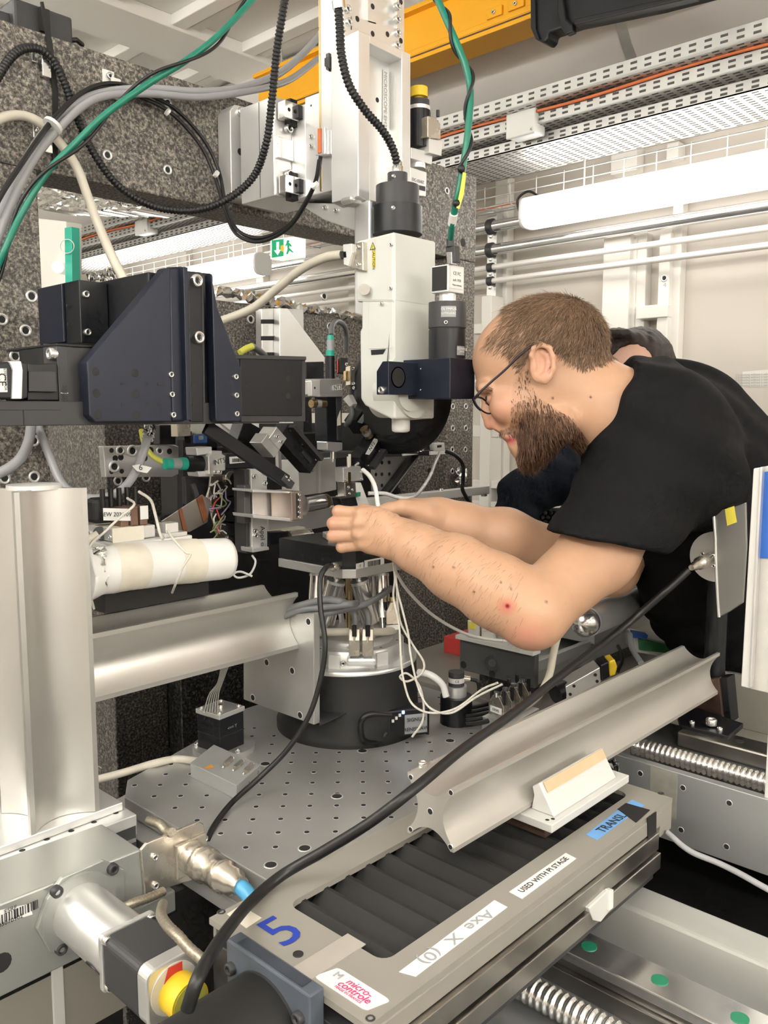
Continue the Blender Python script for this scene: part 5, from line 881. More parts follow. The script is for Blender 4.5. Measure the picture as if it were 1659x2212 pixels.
# rusty foot and post with lead plate
ft = thing('rusty_bracket', (1.25, .5, 1.0), 'rusty black angle foot under the far end of the long rail', 'bracket'); plX('upright', [(1505, 1470), (1552, 1465), (1562, 1560), (1465, 1570), (1490, 1520)], 1.262, .012, RUST, ft, .001); plZ('base', [(1464, 1545), (1505, 1528), (1606, 1562), (1573, 1590), (1470, 1566)], 1.048, .008, BLK, ft, .001); plX('black_side', [(1550, 1466), (1571, 1464), (1580, 1562), (1560, 1566)], 1.268, .03, BLK, ft, .001)
for x, y in ((1495, 1563), (1555, 1577)): screw(FZ(x, y, 1.0485), Z_, .004, ft)
screw(FZ(1536, 1563, 1.052), Z_, .008, ft)
po = thing('lead_plate_post', (1.27, .47, 1.1), 'black post with steel disc and dull lead plate marked by yellow tape', 'post'); pp0 = FX(1545, 1400, 1.29); cy('post', V(pp0.x, pp0.y, 1.05), V(pp0.x, pp0.y, 1.30), .016, BLK, po, 24)
plX('lead_plate', [(1541, 1104), (1578, 1098), (1611, 1085), (1613, 1180), (1605, 1302), (1575, 1322), (1553, 1333), (1547, 1230)], 1.225, .005, LEAD, po, .0015); obj('lead_edge', MB().tube([FX(x, y, 1.2245) for x, y in ((1541, 1104), (1545, 1160), (1547, 1230), (1550, 1290), (1553, 1333))], .0022, 6), ALUB, po)
quadpatch('yellow_tape', [FX(x, y, 1.2245) for x, y in ((1566, 1100), (1586, 1093), (1592, 1128), (1571, 1136))], -X_, TAPEY, po); dc = FX(1543, 1203, 1.235); cy('disc', dc, dc+X_*.02, .037, ALU, po, 40, .001)
cd = (FX(1490, 1228, 1.16)-FX(1528, 1208, 1.22)); obj('connector', MB().lathe(FX(1532, 1206, 1.226), cd, [(.008, 0), (.008, .02), (.0095, .021), (.0095, .034), (.007, .036), (.0065, .05), (.004, .062)], 20), NICKEL, po)
for x, y in ((1518, 1196), (1541, 1200), (1542, 1222)): screw(FX(x, y, 1.224), -X_, .003, po)
# frame panel at the right edge
fp = thing('frame_panel', FX(1630, 1480, 1.0), 'aluminium framed white panel with blue inset at the right edge', 'panel'); plX('frame', [(1627, 1012), (1646, 1009), (1620, 1488), (1600, 1483)], 1.0, .02, ALUW, fp, .0015); plX('frame_edge', [(1640, 1010), (1647, 1008), (1622, 1486), (1616, 1486)], .996, .01, ALU, fp, .001); plX('board', [(1646, 1009), (1760, 985), (1760, 1520), (1620, 1488)], 1.006, .012, mat('panel_grey_white', (.55, .53, .49), .45), fp, .001); plX('blue_inset', [(1648, 1020), (1700, 1012), (1700, 1206), (1638, 1206)], 1.004, .004, SKYB, fp, .0005)
bx('support', (1.004, FX(1700, 1500, 1.0).y-.02, 1.0), (1.02, FX(1700, 1500, 1.0).y+.02, FX(1700, 1480, 1.0).z), ALUW, fp, .001)
# ================================================================ lower bed: rails, screws, plates
bd = thing('machine_bed', (.85, .2, .86), 'grey machine bed with polished guide rail and green plugs', 'machine bed')
bx('bed', (.62, -.5, .86), (.86, .56, .885), mat('bed_grey', (.30, .31, .31), .35, .5, .05, 6), bd, .001); bx('ledge', (.835, -.5, .885), (.885, .47, .955), mat('bed_pale', (.55, .55, .52), .4, .4, .03, 4), bd, .004); bx('inner_wall', (.80, -.5, .885), (.835, .47, .900), DARKG, bd, .002)
bx('guide_rail_base', (.752, -.5, .885), (.798, .50, .905), STEELD, bd, .001); bx('guide_rail_neck', (.758, -.5, .905), (.792, .50, .918), STEELD, bd, .002); bx('guide_rail', (.752, -.5, .918), (.798, .50, .930), STEEL, bd, .0015)
for k in range(8): p_ = V(.775, .423-.08*k, .930); cy('green_plug', p_, p_+Z_*.0008, .0085, GRNDOT, bd, 20)
bx('carriage', (.735, .46, .932), (.815, .56, .958), BLKM, bd, .002); plY('wiper', [(1272, 1962), (1312, 1925), (1325, 1922), (1324, 1960), (1298, 1992), (1282, 1988)], .395, .012, ALUW, bd, .001); plY('wiper_lip', [(1318, 1924), (1326, 1922), (1325, 1962), (1316, 1968)], .392, .006, WHITEP, bd, .0006); bx('lower_floor', (.50, -.5, .83), (1.3, .62, .858), BLKM, bd, 0); bx('leg', (.6, -.2, 0), (1.2, .3, .83), BLKM, bd, 0)
def thread(a, b, r, pitch, m):
    P = resample([Vector(a), Vector(b)], pitch/8); return obj('ball_screw', MB().tube(P, [r*(.91+.09*math.cos(2*math.pi*i/8)) for i in range(len(P))], 20), m, None)
ls1 = thread((.703, .50, .905), (.703, -.3, .905), .0150, .0082, STEEL); tag(ls1, 'thick steel ball screw in the bed at the bottom edge', 'ball screw')
sp_ = thing('side_plate', (1.0, .3, .95), 'grey drilled side plate beyond the translation stage', 'plate'); bx('plate', (1.0, -.2, .958), (1.012, .56, 1.051), mat('plate_grey', (.42, .43, .43), .38, .6, .04, 6), sp_, .001); bx('patch', (.9995, .43, .99), (1.0, .466, 1.049), mat('glue_patch', (.36, .35, .30), .5, .3, .15, 60), sp_, 0)
for x, y in ((1383, 1671), (1475, 1702), (1575, 1735), (1471, 1793), (1569, 1829)): tap(FX(x, y, 1.0), -X_, .0042, sp_)
us_ = thread((1.085, .53, 1.034), (1.085, -.2, 1.034), .0125, .0072, STEEL); tag(us_, 'steel ball screw beyond the grey side plate at the right', 'ball screw')
ur = thing('rear_guide_rail', (1.18, .3, 1.0), 'rust stained guide rail behind the upper ball screw', 'guide rail'); bx('rail', (1.155, -.2, 1.02), (1.20, .50, 1.043), RUST if False else STEELD, ur, .003); bx('base', (1.13, -.2, .98), (1.24, .56, 1.02), DARKG, ur, .001); bx('back_wall', (1.40, -.2, .98), (1.41, .60, 1.07), STAGEG, ur, .001); bx('tray', (1.02, -.2, .955), (1.40, .6, .98), STAGEG, ur, 0)
for k in range(4): hole(V(1.178, .42-.09*k, 1.0435), Z_, .006, ur)
o = wire('grey_cable', [at(1440, 1797, .99), at(1490, 1838, .97), at(1560, 1868, .95), at(1630, 1905, .92), at(1700, 1950, .9), at(1850, 2080, .86), at(1950, 2250, .84)], .0034, CGREY); tag(o, 'pale grey cable sagging below the drilled side plate', 'cable')
o = crumple('foil_bit', [FZ(1290, 1640, 1.06), FZ(1335, 1645, 1.06), FZ(1338, 1665, 1.055), FZ(1300, 1655, 1.055)], FOIL, None, .002, 8, 6, .008, 6); tag(o, 'bit of crumpled foil under the long rail', 'foil')
# ================================================================ motor unit bottom left
YH = .79
mu = thing('stepper_drive', (.38, .7, .95), 'olive grey gearbox with stepper motor and yellow knob, bottom left', 'stepper drive')
plY('housing', [(-60, 1975), (0, 1953), (305, 1834), (312, 1933), (300, 1940), (105, 2068), (0, 2112), (-60, 2140)], YH, .085, STAGEM, mu, .002); bx('housing_step', (.25, YH+.0, .94), (.50, .87, .965), STAGEM, mu, .002); bx('underside', (.2, .80, .85), (.46, .92, .94), STAGEG, mu, .002); bx('white_strip', (FY(112, 2150, .8).x, .798, .80), (FY(138, 2150, .8).x, .806, .945), ALUW, mu, .001)
fcn = FY(165, 1962, YH); oct_ = [fcn+X_*.052*a+Z_*.042*b for a, b in ((-.62, .62), (-.3, 1), (.55, 1.02), (1, .55), (1, -.45), (.62, -.78), (-.25, -1), (-.62, -.7), (-.85, 0))]
obj('gear_flange', MB().prism(oct_, (0, -.006, 0)), STAGEM, mu, .001); cy('flange_ring', fcn, fcn-Y_*.010, .040, STAGEM, mu, 44, .001); mz = fcn
cy('coupling', mz, mz-Y_*.100, .0295, ALU, mu, 40, .001)
for a, b in ((-.45, .75), (.72, .72), (-.42, -.72), (.75, -.6)): screw(fcn+X_*.052*a+Z_*.042*b-Y_*.006, -Y_, .006, mu, SCREWB)
obj('window', MB().prism([mz+V(-.0297*math.cos(q_), -.083+.014*math.cos(k_), -.0297*math.sin(q_)) for k_, q_ in [(t, .55+.32*math.sin(t)) for t in np.linspace(0, 6.283, 15)[:-1]]], (-.0006, 0, -.0004)), HOLE, mu)
ym = .692; hm = .0285
obj('motor_plate', MB().prism([mz+V(a*hm, ym-mz.y, b*hm) for a, b in rrect(-1, 1, -1, 1, .15)], (0, -.006, 0)), ALU, mu, .001); obj('motor_body', MB().prism([mz+V(a*hm*.93, ym-.006-mz.y, b*hm*.93) for a, b in rrect(-1, 1, -1, 1, .3)], (0, -.058, 0)), BLKG, mu, .001); obj('motor_end', MB().prism([mz+V(a*hm*.95, ym-.064-mz.y, b*hm*.95) for a, b in rrect(-1, 1, -1, 1, .35)], (0, -.016, 0)), ALU, mu, .002)
ye = ym-.080; cy('end_disc', mz+V(0, ye-mz.y, 0), mz+V(0, ye-.001-mz.y, 0), .0235, ALUW, mu, 40); obj('red_label', MB().prism([mz+V(-.006, ye-.0012-mz.y, .0225), mz+V(.008, ye-.0012-mz.y, .022), mz+V(.008, ye-.0012-mz.y, .0), mz+V(-.014, ye-.0012-mz.y, .0)], (0, -.0005, 0)), RED, mu); cy('knob', mz+V(.002, ye-mz.y, -.004), mz+V(.002, ye-.022-mz.y, -.004), .0185, CYEL, mu, 40, .001); cy('knob_face', mz+V(.002, ye-.022-mz.y, -.004), mz+V(.002, ye-.0224-mz.y, -.004), .0165, CYELG, mu, 40)
for a in (-1, 1):
    for b in (-1, 1): screw(mz+V(a*hm*.8, ym-.006-mz.y, b*hm*.8), -Y_, .0045, mu)
lq = quadpatch('barcode_label', [FY(x, y, YH-.0002) for x, y in ((-40, 1975), (65, 1952), (70, 1975), (-40, 2008))], -Y_, PAPER, mu); barcode(FY(28, 1975, YH-.0006), V(1, 0, 0), Z_, .05, .009, -Y_, lq, 22); text('ESRF', .006, FY(22, 1964, YH-.0006), X_, Z_, INK, lq, lift=.001); text('03010902', .006, FY(22, 1988, YH-.0006), X_, Z_, INK, lq, lift=.001)
hole(FY(3, 2080, YH), -Y_, .010, mu)
nk = plY('connector_plate', [(305, 1836), (317, 1822), (430, 1775), (440, 1780), (442, 1893), (313, 1933)], YH-.004, .004, NICKEL, mu, .0008)
for x, y in ((333, 1851), (441, 1810), (400, 1829), (401, 1872), (335, 1912), (430, 1893)): screw(FY(x, y, YH-.004), -Y_, .0038, mu)
k0 = FY(411, 1848, YH-.004); obj('connector_flange', MB().obox(k0-Y_*.002, X_*.020, Y_*.002, Z_*.020), NICKEL, mu, .001)
obj('round_connector', MB().lathe(k0, -Y_, [(.0185, 0), (.0185, .018), (.0175, .019), (.0195, .021), (.0195, .034), (.0175, .036), (.0165, .055), (.0175, .056), (.0175, .068), (.0145, .070), (.0145, .082), (.0105, .086), (.010, .094)], 36), NICKEL, mu)
o = wire('blue_cable', [k0-Y_*.088, k0-Y_*.105-Z_*.004, k0-Y_*.118-Z_*.018, k0-Y_*.120-Z_*.06], .0085, CBLUE); tag(o, 'bright blue cable leaving the round nickel connector', 'cable')
BRAID = mat('braided_shield', (.36, .32, .25), .42, .7, .35, 500)
for nm, pts, r, lb in (('braided_cable', [at(322, 1772, .98), at(345, 1780, .96), at(360, 1796, .95), at(372, 1798, .94)], .0052, 'braided cable clamped behind the nickel connector plate'), ('braided_cable', [FY(265, 1962, .77), FY(290, 1950, .765), FY(320, 1940, .765), FY(352, 1926, .77)], .0048, 'braided cable clipped below the nickel connector plate'), ('braided_cable', [at(352, 1952, .80), at(348, 1975, .76), at(362, 2000, .73), at(385, 2022, .71), at(410, 2050, .70), at(440, 2075, .69)], .0045, 'braided cable running along the stepper motor')):
    o = obj(nm, MB().tube([p for p in resample(spline(pts, 8), .003)], [r*(1+.08*(i % 2)) for i in range(len(resample(spline(pts, 8), .003)))], 10), BRAID, None); tag(o, lb, 'cable')
# ================================================================ slide, steel tube and small stage right of the drum
lsd = thing('linear_slide', (1.35, .85, 1.0), 'dark grey linear slide with a screw below the elbow', 'linear slide'); bx('end_plate', (1.20, .772, 1.034), (1.212, .933, 1.096), DARKG, lsd, .001); bx('end_cap', (1.190, .770, 1.093), (1.214, .936, 1.100), WHITEP, lsd, .0005); bx('base', (1.212, .785, 1.03), (1.75, .925, 1.055), STAGEM, lsd, .001); bx('side', (1.212, .780, 1.055), (1.75, .792, 1.075), STAGEM, lsd, .001); bx('side', (1.212, .915, 1.055), (1.75, .928, 1.075), STAGEM, lsd, .001); bx('cover', (1.40, .772, 1.07), (1.75, .93, 1.12), mat('slide_plate', (.42, .43, .41), .4, .5), lsd, .0015)
obj('screw', MB().tube(resample([V(1.22, .855, 1.07), V(1.40, .855, 1.07)], .001), [.0065+.0008*(1 if (i % 4) < 2 else -1) for i in range(len(resample([V(1.22, .855, 1.07), V(1.40, .855, 1.07)], .001)))], 12), CHROME, lsd)
cy('bearing', FX(1063, 1432, 1.1995), FX(1063, 1432, 1.196), .0135, BLK, lsd, 30, .001); cy('bearing_core', FX(1063, 1432, 1.196), FX(1063, 1432, 1.194), .007, BLKG, lsd, 20)
for x, y in ((1001, 1436), (1063, 1456), (1130, 1472)): hole(FX(x, y, 1.2), -X_, .007, lsd)
stb = thing('steel_tube', (1.4, .7, 1.12), 'polished steel tube with a domed end below the upper arm', 'tube'); a0, a1 = at(1268, 1343, 1.37), at(1400, 1291, 1.62); dv = (a1-a0).normalized(); cy('barrel', a0, a1+dv*.25, .0245, ALU, stb, 40); cy('groove', a0-dv*.008, a0, .0225, BLK, stb, 36); obj('dome', MB().lathe(a0-dv*.008, -dv, [(.0235, 0), (.0228, .006), (.019, .014), (.011, .020), (.003, .022)], 36), STEEL, stb)
sst = thing('small_stage', at(1260, 1480, 1.35), 'small silver stage with black motor and orange ring below the slide', 'stage'); ce = at(1270, 1462, 1.36)
obj('body', MB().prism([at(x, y, 1.33) for x, y in ((1222, 1483), (1296, 1441), (1298, 1475), (1224, 1512))], FWD*.04), ALU, sst, .001); obj('motor', MB().prism([at(x, y, 1.33) for x, y in ((1297, 1437), (1316, 1428), (1318, 1462), (1299, 1472))], FWD*.035), BLK, sst, .002); obj('ring', MB().prism([at(x, y, 1.325) for x, y in ((1316, 1428), (1328, 1424), (1334, 1440), (1330, 1458), (1318, 1462))], FWD*.03), CYEL, sst, .002); cy('dark_knob', at(1200, 1500, 1.34), at(1222, 1490, 1.35), .016, BLK, sst)
for x, y in ((1240, 1482), (1286, 1458), (1290, 1472), (1232, 1500)): hole(at(x, y, 1.329), -AXD, .0025, sst)
pcb = thing('circuit_box', at(1405, 1395, 1.6), 'open box with a green circuit board and blue part behind the slide', 'circuit box'); obj('box', MB().prism([at(x, y, 1.62) for x, y in ((1368, 1372), (1470, 1392), (1470, 1425), (1370, 1408))], FWD*.06), WHITEP, pcb, .001); obj('board', MB().prism([at(x, y, 1.612) for x, y in ((1380, 1380), (1450, 1395), (1450, 1412), (1382, 1404))], FWD*.006), mat('pcb_green', (.05, .25, .09), .5), pcb); obj('blue_part', MB().prism([at(x, y, 1.6) for x, y in ((1368, 1366), (1400, 1372), (1398, 1380), (1368, 1378))], FWD*.02), SKYB, pcb)
tbx = thing('instrument_table', (1.6, .9, .8), 'grey table carrying the slide and boxes on the right', 'table'); bx('top', (1.18, .66, .975), (1.74, 1.15, 1.0), STAGEG, tbx, .001); bx('leg', (1.3, .8, 0), (1.7, 1.1, .975), BLKM, tbx, 0); bx('riser', (1.23, .80, 1.0), (1.75, .91, 1.03), G_DARK, tbx, 0)
rb = bx('red_box', (1.36, 1.02, 1.0), (1.44, 1.10, 1.035), RED, None, .001); tag(rb, 'small red box behind the small motor', 'box')
tr = thing('clear_tray', at(1060, 1370, 1.5), 'clear plastic boxes and a yellow labelled vial behind the slide', 'tray'); obj('vial', MB().prism([at(x, y, 1.52) for x, y in ((1012, 1344), (1036, 1346), (1036, 1382), (1013, 1378))], FWD*.02), WHITEP, tr, .002); obj('vial_label', MB().prism([at(x, y, 1.517) for x, y in ((1012, 1344), (1030, 1346), (1026, 1360), (1012, 1358))], FWD*.004), TAPEY, tr); obj('box', MB().prism([at(x, y, 1.52) for x, y in ((1040, 1352), (1072, 1356), (1072, 1388), (1040, 1384))], FWD*.03), ALUW, tr, .002); obj('box', MB().prism([at(x, y, 1.54) for x, y in ((1074, 1358), (1120, 1364), (1120, 1384), (1074, 1380))], FWD*.03), WHITEP, tr, .002)
eq = thing('side_instrument', at(1340, 1290, 1.6), 'dark instrument with cables behind the upper arm', 'instrument'); obj('body', MB().prism([at(x, y, 1.62) for x, y in ((1240, 1310), (1345, 1256), (1350, 1280), (1262, 1325))], FWD*.1), DARKG, eq, .002); obj('rail', MB().prism([at(x, y, 1.6) for x, y in ((1235, 1322), (1345, 1272), (1345, 1280), (1238, 1330))], FWD*.02), ALU, eq, .001)
case = thing('foam_lined_case', at(1190, 1130, 2.0), 'open black case lid lined with egg crate foam behind the arms', 'case'); obj('lid', MB().prism([at(x, y, 2.05) for x, y in ((1152, 1152), (1157, 1098), (1300, 1102), (1300, 1160))], FWD*.03), BLK, case, .003); fo = MB()
for i in range(10):
    for j in range(5): fo.ball(at(1166+12*i+(6 if j % 2 else 0), 1108+10*j, 2.045), .0058, 8)
obj('foam', fo, BLKG, case, kind='stuff'); obj('frame', MB().tube([at(x, y, 2.04) for x, y in ((1152, 1152), (1157, 1099), (1300, 1103))], .004, 6), DARKG, case)
# ================================================================ cables
def cable(nm, pts, r, m, label, n=8, seg=8): o = wire(nm, pts, r, m, None, n, seg); return tag(o, label, 'cable')
def twist(P, r, off, turns, ph=0):
    Q = resample(P, .004); out = []; L = len(Q); u = None
    for i, p in enumerate(Q):
        t = (Q[min(i+1, L-1)]-Q[max(0, i-1)]).normalized(); u = t.orthogonal().normalized() if u is None else (u-t*u.dot(t)).normalized(); w_ = t.cross(u); a = ph+turns*2*math.pi*i/L; out.append(p+(u*math.cos(a)+w_*math.sin(a))*off)
    return out
gpt = [at(x, y, d) for x, y, d in ((590, -50, 1.28), (545, 0, 1.27), (470, 78, 1.24), (400, 132, 1.22), (325, 178, 1.20), (230, 245, 1.18), (160, 312, 1.17), (100, 375, 1.16), (45, 465, 1.15), (10, 540, 1.14), (-30, 640, 1.15), (-70, 800, 1.17))]
gl = thing('green_cable', gpt[-1], 'thick green cable with a thin black wire twisted round it, upper left', 'cable'); obj('sleeve', MB().tube(spline(gpt, 8), .0046, 10), CGREEN, gl); obj('black_wire', MB().tube(twist(spline(gpt, 10), 0, .0082, 3.2), .0024, 7), RUB, gl)
gp2 = [at(x, y, d) for x, y, d in ((935, -40, 1.20), (946, 0, 1.19), (985, 90, 1.18), (1008, 150, 1.18), (1016, 205, 1.18), (1010, 290, 1.18), (1000, 360, 1.185), (988, 425, 1.19), (977, 480, 1.21), (973, 518, 1.24))]
gr = thing('green_cable', gp2[-1], 'green sleeved cable hanging to the camera above the technician', 'cable'); obj('sleeve', MB().tube(spline(gp2, 8), .0048, 10), CGREEN, gr); obj('black_wire', MB().tube(twist(spline(gp2[:7], 10), 0, .0068, 3.0, 1), .0024, 7), RUB, gr); obj('yellow_flag', MB().prism([at(x, y, 1.175) for x, y in ((1000, 372), (1007, 374), (1002, 420), (992, 452), (986, 448), (994, 410))], FWD*.003), TAPEY, gr); obj('white_band', MB().tube([at(980, 462, 1.20), at(976, 485, 1.215)], .0062, 10), WHITEP, gr)
for x, y in ((997, 365), (986, 440)): obj('tie', MB().ball(at(x, y, 1.178), .006, 8), RUB, gr)
c1 = conduit('corrugated_conduit', [FY(x, y, d) for x, y, d in ((-80, 480, 1.28), (-65, 320, 1.27), (-30, 220, 1.265), (5, 150, 1.27), (40, 110, 1.275), (80, 105, 1.28), (115, 130, 1.28), (140, 180, 1.28), (165, 250, 1.28), (205, 335, 1.275), (260, 405, 1.27), (330, 445, 1.26), (410, 455, 1.24), (480, 436, 1.20), (545, 385, 1.16), (575, 310, 1.12), (587, 220, 1.10), (598, 110, 1.08), (612, 20, 1.06), (625, -60, 1.05))], .0066, RUB, None, .0056); tag(c1, 'black corrugated conduit looping across the granite beam', 'conduit')
c2 = conduit('corrugated_conduit', [FY(x, y, d) for x, y, d in ((728, -40, .93), (731, 15, .93), (734, 60, .93), (738, 120, .93), (755, 185, .925), (790, 240, .92), (825, 280, .915), (848, 320, .915), (860, 362, .918))], .0066, RUB, None, .0055); tag(c2, 'black corrugated conduit running down to the microscope lamp tube', 'conduit')
o = obj('conduit_ferrule', MB().cyl(FY(731, 2, .93), FY(733, 20, .93), .0095, n=18), CHROME, None); tag(o, 'shiny ferrule on the conduit at the top of the stage', 'ferrule')
cable('grey_cable', [FY(x, y, d) for x, y, d in ((-95, 900, 1.22), (-75, 700, 1.2), (-40, 560, 1.2), (10, 440, 1.22), (55, 350, 1.24), (110, 270, 1.26), (170, 220, 1.27), (235, 198, 1.28), (330, 192, 1.28), (430, 198, 1.27), (520, 190, 1.27), (600, 160, 1.28), (660, 110, 1.3), (710, 50, 1.33), (740, 0, 1.36))], .0068, CGREY, 'upper grey cable clipped along the granite beam')
cable('grey_cable', [FY(x, y, d) for x, y, d in ((-80, 900, 1.22), (-58, 700, 1.19), (-20, 560, 1.19), (25, 440, 1.21), (70, 350, 1.23), (125, 280, 1.25), (185, 225, 1.26), (240, 205, 1.265), (330, 203, 1.27), (430, 210, 1.265), (530, 198, 1.265), (620, 175, 1.28), (690, 125, 1.3))], .0060, CGREY, 'lower grey cable clipped along the granite beam')
for k, (dx, dy, lb) in enumerate(((0, 0, 'thin black cable looping below the beam to the stage connector'), (10, -8, 'second thin black cable beside it looping to the stage connector'))):
    cable('black_cable', [FY(x+dx*(1 if 4 < i < 11 else .3), y+dy, d) for i, (x, y, d) in enumerate(((-90, 900, 1.22), (-62, 640, 1.20), (-20, 470, 1.20), (50, 350, 1.22), (120, 255, 1.25), (180, 200, 1.27), (240, 188, 1.285), (300, 208, 1.285), (370, 245, 1.285), (430, 310, 1.28), (462, 375, 1.27), (485, 450, 1.24), (510, 505, 1.2), (560, 522, 1.15), (620, 495, 1.08), (660, 440, 1.02), (682, 390, .985), (690, 345, .972)))], .0032, RUB, lb)
for i, (x, y) in enumerate(((362, 242), (467, 376), (680, 400))): o = obj('cable_tie', MB().cyl(FY(x-2, y-2, (1.276, 1.263, .985)[i]), FY(x+2, y+2, (1.276, 1.263, .985)[i]), .0065, n=12), WHITEP, None); tag(o, ('white cable tie on the black cables mid beam', 'white cable tie on the black cables by the mounting flange', 'white cable tie on the black cables below the stage connector')[i], 'cable tie')
o = obj('cable_tie', MB().cyl(FY(112, 274, 1.243), FY(116, 269, 1.243), .0145, n=14), WHITEP, None); tag(o, 'white cable tie bundling grey and black cables upper left', 'cable tie')
cable('beige_cable', [FY(x, y, d) for x, y, d in ((-150, 400, 1.28), (-90, 320, 1.275), (-30, 275, 1.27), (10, 253, 1.275), (50, 250, 1.28), (90, 268, 1.28), (130, 310, 1.28), (165, 360, 1.27), (188, 420, 1.25), (210, 480, 1.22), (240, 550, 1.18), (268, 605, 1.15))], .0072, CBEIGE, 'beige cable dropping from the column behind the black stage')
cable('beige_cable', [FX(x, y, d) for x, y, d in ((470, 695, .93), (500, 685, .94), (550, 663, .95), (600, 622, .955), (650, 582, .955), (700, 557, .955), (740, 550, .955))], .0078, CBEIGE, 'thick beige cable reaching the side connector of the microscope')
cable('grey_cable', [at(x, y, d) for x, y, d in ((68, 915, 1.22), (60, 960, 1.2), (35, 1000, 1.18), (-20, 1030, 1.17), (-120, 1060, 1.2), (-180, 1150, 1.25))], .0075, CGREY, 'grey cable curving out of the left edge below the black stage')
cable('grey_cable', [at(x, y, d) for x, y, d in ((80, 915, 1.25), (105, 980, 1.22), (135, 1045, 1.2), (175, 1072, 1.19), (220, 1076, 1.18), (262, 1058, 1.18), (290, 1025, 1.18), (310, 975, 1.18), (318, 945, 1.19))], .0062, CGREY, 'grey cable hanging in a loop with a white paper tag')
o = obj('cable_tag', MB().prism([at(x, y, 1.165) for x, y in ((285, 1006), (300, 1003), (328, 1010), (318, 1022), (296, 1018))], FWD*.001), PAPER, None); tag(o, 'white paper tag numbered 6 on the looped grey cable', 'tag'); text('6', .011, at(304, 1010, 1.163), RGT, Z_, INK, o)
o = crumple('foil_collar', [at(308, 948, 1.19), at(328, 950, 1.19), at(334, 918, 1.2), at(310, 918, 1.2)], FOIL, None, .008, 8, 8, .004, 31); tag(o, 'foil collar on the looped grey cable under the black stage', 'foil')
cable('clear_sheathed_cable', [at(x, y, d) for x, y, d in ((305, 930, 1.3), (312, 960, 1.28), (330, 985, 1.27), (358, 1002, 1.27))], .004, CYELG, 'thin yellow green cable into the NT5 green plug')
cable('black_cable', [FX(716, 1222, .84), at(705, 1225, 1.16), at(692, 1250, 1.14), at(692, 1310, 1.13), at(702, 1390, 1.12), at(694, 1460, 1.12), at(668, 1545, 1.12), at(620, 1620, 1.12), at(560, 1680, 1.11), at(500, 1735, 1.08), at(462, 1785, 1.03), at(447, 1820, 1.0)], .0037, RUB, 'black cable from the hexapod socket down over the breadboard')
cable('thick_black_cable', [at(1487, 1232, 1.185)]+[FZ(x, y, z) for x, y, z in ((1440, 1275, 1.255), (1350, 1352, 1.205), (1230, 1445, 1.175), (1110, 1540, 1.156), (1000, 1618, 1.150), (900, 1700, 1.146), (800, 1776, 1.115), (700, 1838, 1.082), (610, 1890, 1.060), (545, 1945, 1.058), (490, 2010, 1.075), (450, 2070, 1.09), (425, 2120, 1.09), (405, 2180, 1.07))], .0053, RUB, 'thick black cable running diagonally from the lead plate to the bottom', 12)
wp = [('cream_wire', [(848, 1205, 1.2), (853, 1250, 1.2), (850, 1290, 1.21), (862, 1350, 1.2), (866, 1420, 1.19), (872, 1470, 1.19), (890, 1520, 1.19), (930, 1540, 1.18), (985, 1530, 1.18), (1040, 1490, 1.17), (1075, 1475, 1.15)], 'cream wire dropping from the hands then bending right to the plug stack'), ('cream_wire', [(852, 1208, 1.2), (858, 1270, 1.2), (870, 1320, 1.2), (882, 1370, 1.2), (888, 1420, 1.19), (905, 1490, 1.19), (930, 1530, 1.18), (975, 1540, 1.18), (1030, 1505, 1.17), (1085, 1478, 1.15)], 'second cream wire crossing the first on the way to the plug stack'), ('cream_wire', [(856, 1260, 1.21), (864, 1340, 1.21), (890, 1390, 1.2), (915, 1430, 1.2), (910, 1455, 1.2), (880, 1472, 1.2), (864, 1462, 1.2), (880, 1455, 1.2), (905, 1480, 1.2), (915, 1520, 1.19), (912, 1560, 1.19), (890, 1592, 1.19)], 'cream wire tied in a loop hanging in front of the drum'), ('white_wire', [(855, 1235, 1.21), (880, 1275, 1.25), (930, 1325, 1.3), (990, 1362, 1.34), (1040, 1378, 1.36), (1110, 1386, 1.38), (1150, 1390, 1.4)], 'white wire sagging from the hands to behind the elbow')]
for nm, pts, lb in wp: cable(nm, [at(*p) for p in pts], .0017 if nm == 'cream_wire' else .0024, WIREW if nm == 'cream_wire' else CWHITE, lb, 6)
cable('white_tube', [at(x, y, d) for x, y, d in ((784, 1015, 1.30), (798, 1028, 1.28), (810, 1052, 1.26), (816, 1090, 1.25), (818, 1105, 1.25))], .0034, CWHITE, 'white flexible tube arching from the sample holder to the fingers')
cable('clear_tube', [at(x, y, d) for x, y, d in ((796, 1066, 1.32), (830, 1066, 1.33), (858, 1074, 1.34), (885, 1076, 1.35), (905, 1064, 1.42), (928, 1030, 1.52), (940, 1000, 1.6), (950, 978, 1.64))], .0032, mat('clear_grey_tube', (.55, .55, .53), .25, 0, .05, 30), 'clear grey tube from the sample holder up to the shelf socket')
cable('black_cable', [at(x, y, d) for x, y, d in ((962, 974, 1.66), (985, 985, 1.66), (1000, 1005, 1.67), (1000, 1040, 1.68), (1000, 1060, 1.68), (1020, 1095, 1.7), (1045, 1140, 1.7))], .004, RUB, 'thin black cable down the right granite column past the foil')
cable('beige_cable', [at(x, y, d) for x, y, d in ((1215, 1340, 1.28), (1198, 1400, 1.24), (1186, 1460, 1.2), (1165, 1500, 1.17), (1140, 1522, 1.15), (1115, 1535, 1.15))], .0055, CBEIGE, 'beige cable from below the elbow to the breadboard')
cable('black_cable', [at(x, y, d) for x, y, d in ((1070, 1345, 1.5), (1095, 1368, 1.48), (1120, 1380, 1.47), (1150, 1380, 1.47))], .003, RUB, 'thin black cable among the clear boxes')
cable('black_cable', [at(x, y, d) for x, y, d in ((1335, 1395, 1.5), (1345, 1420, 1.45), (1335, 1450, 1.4))], .003, RUB, 'short black cable hanging behind the slide')
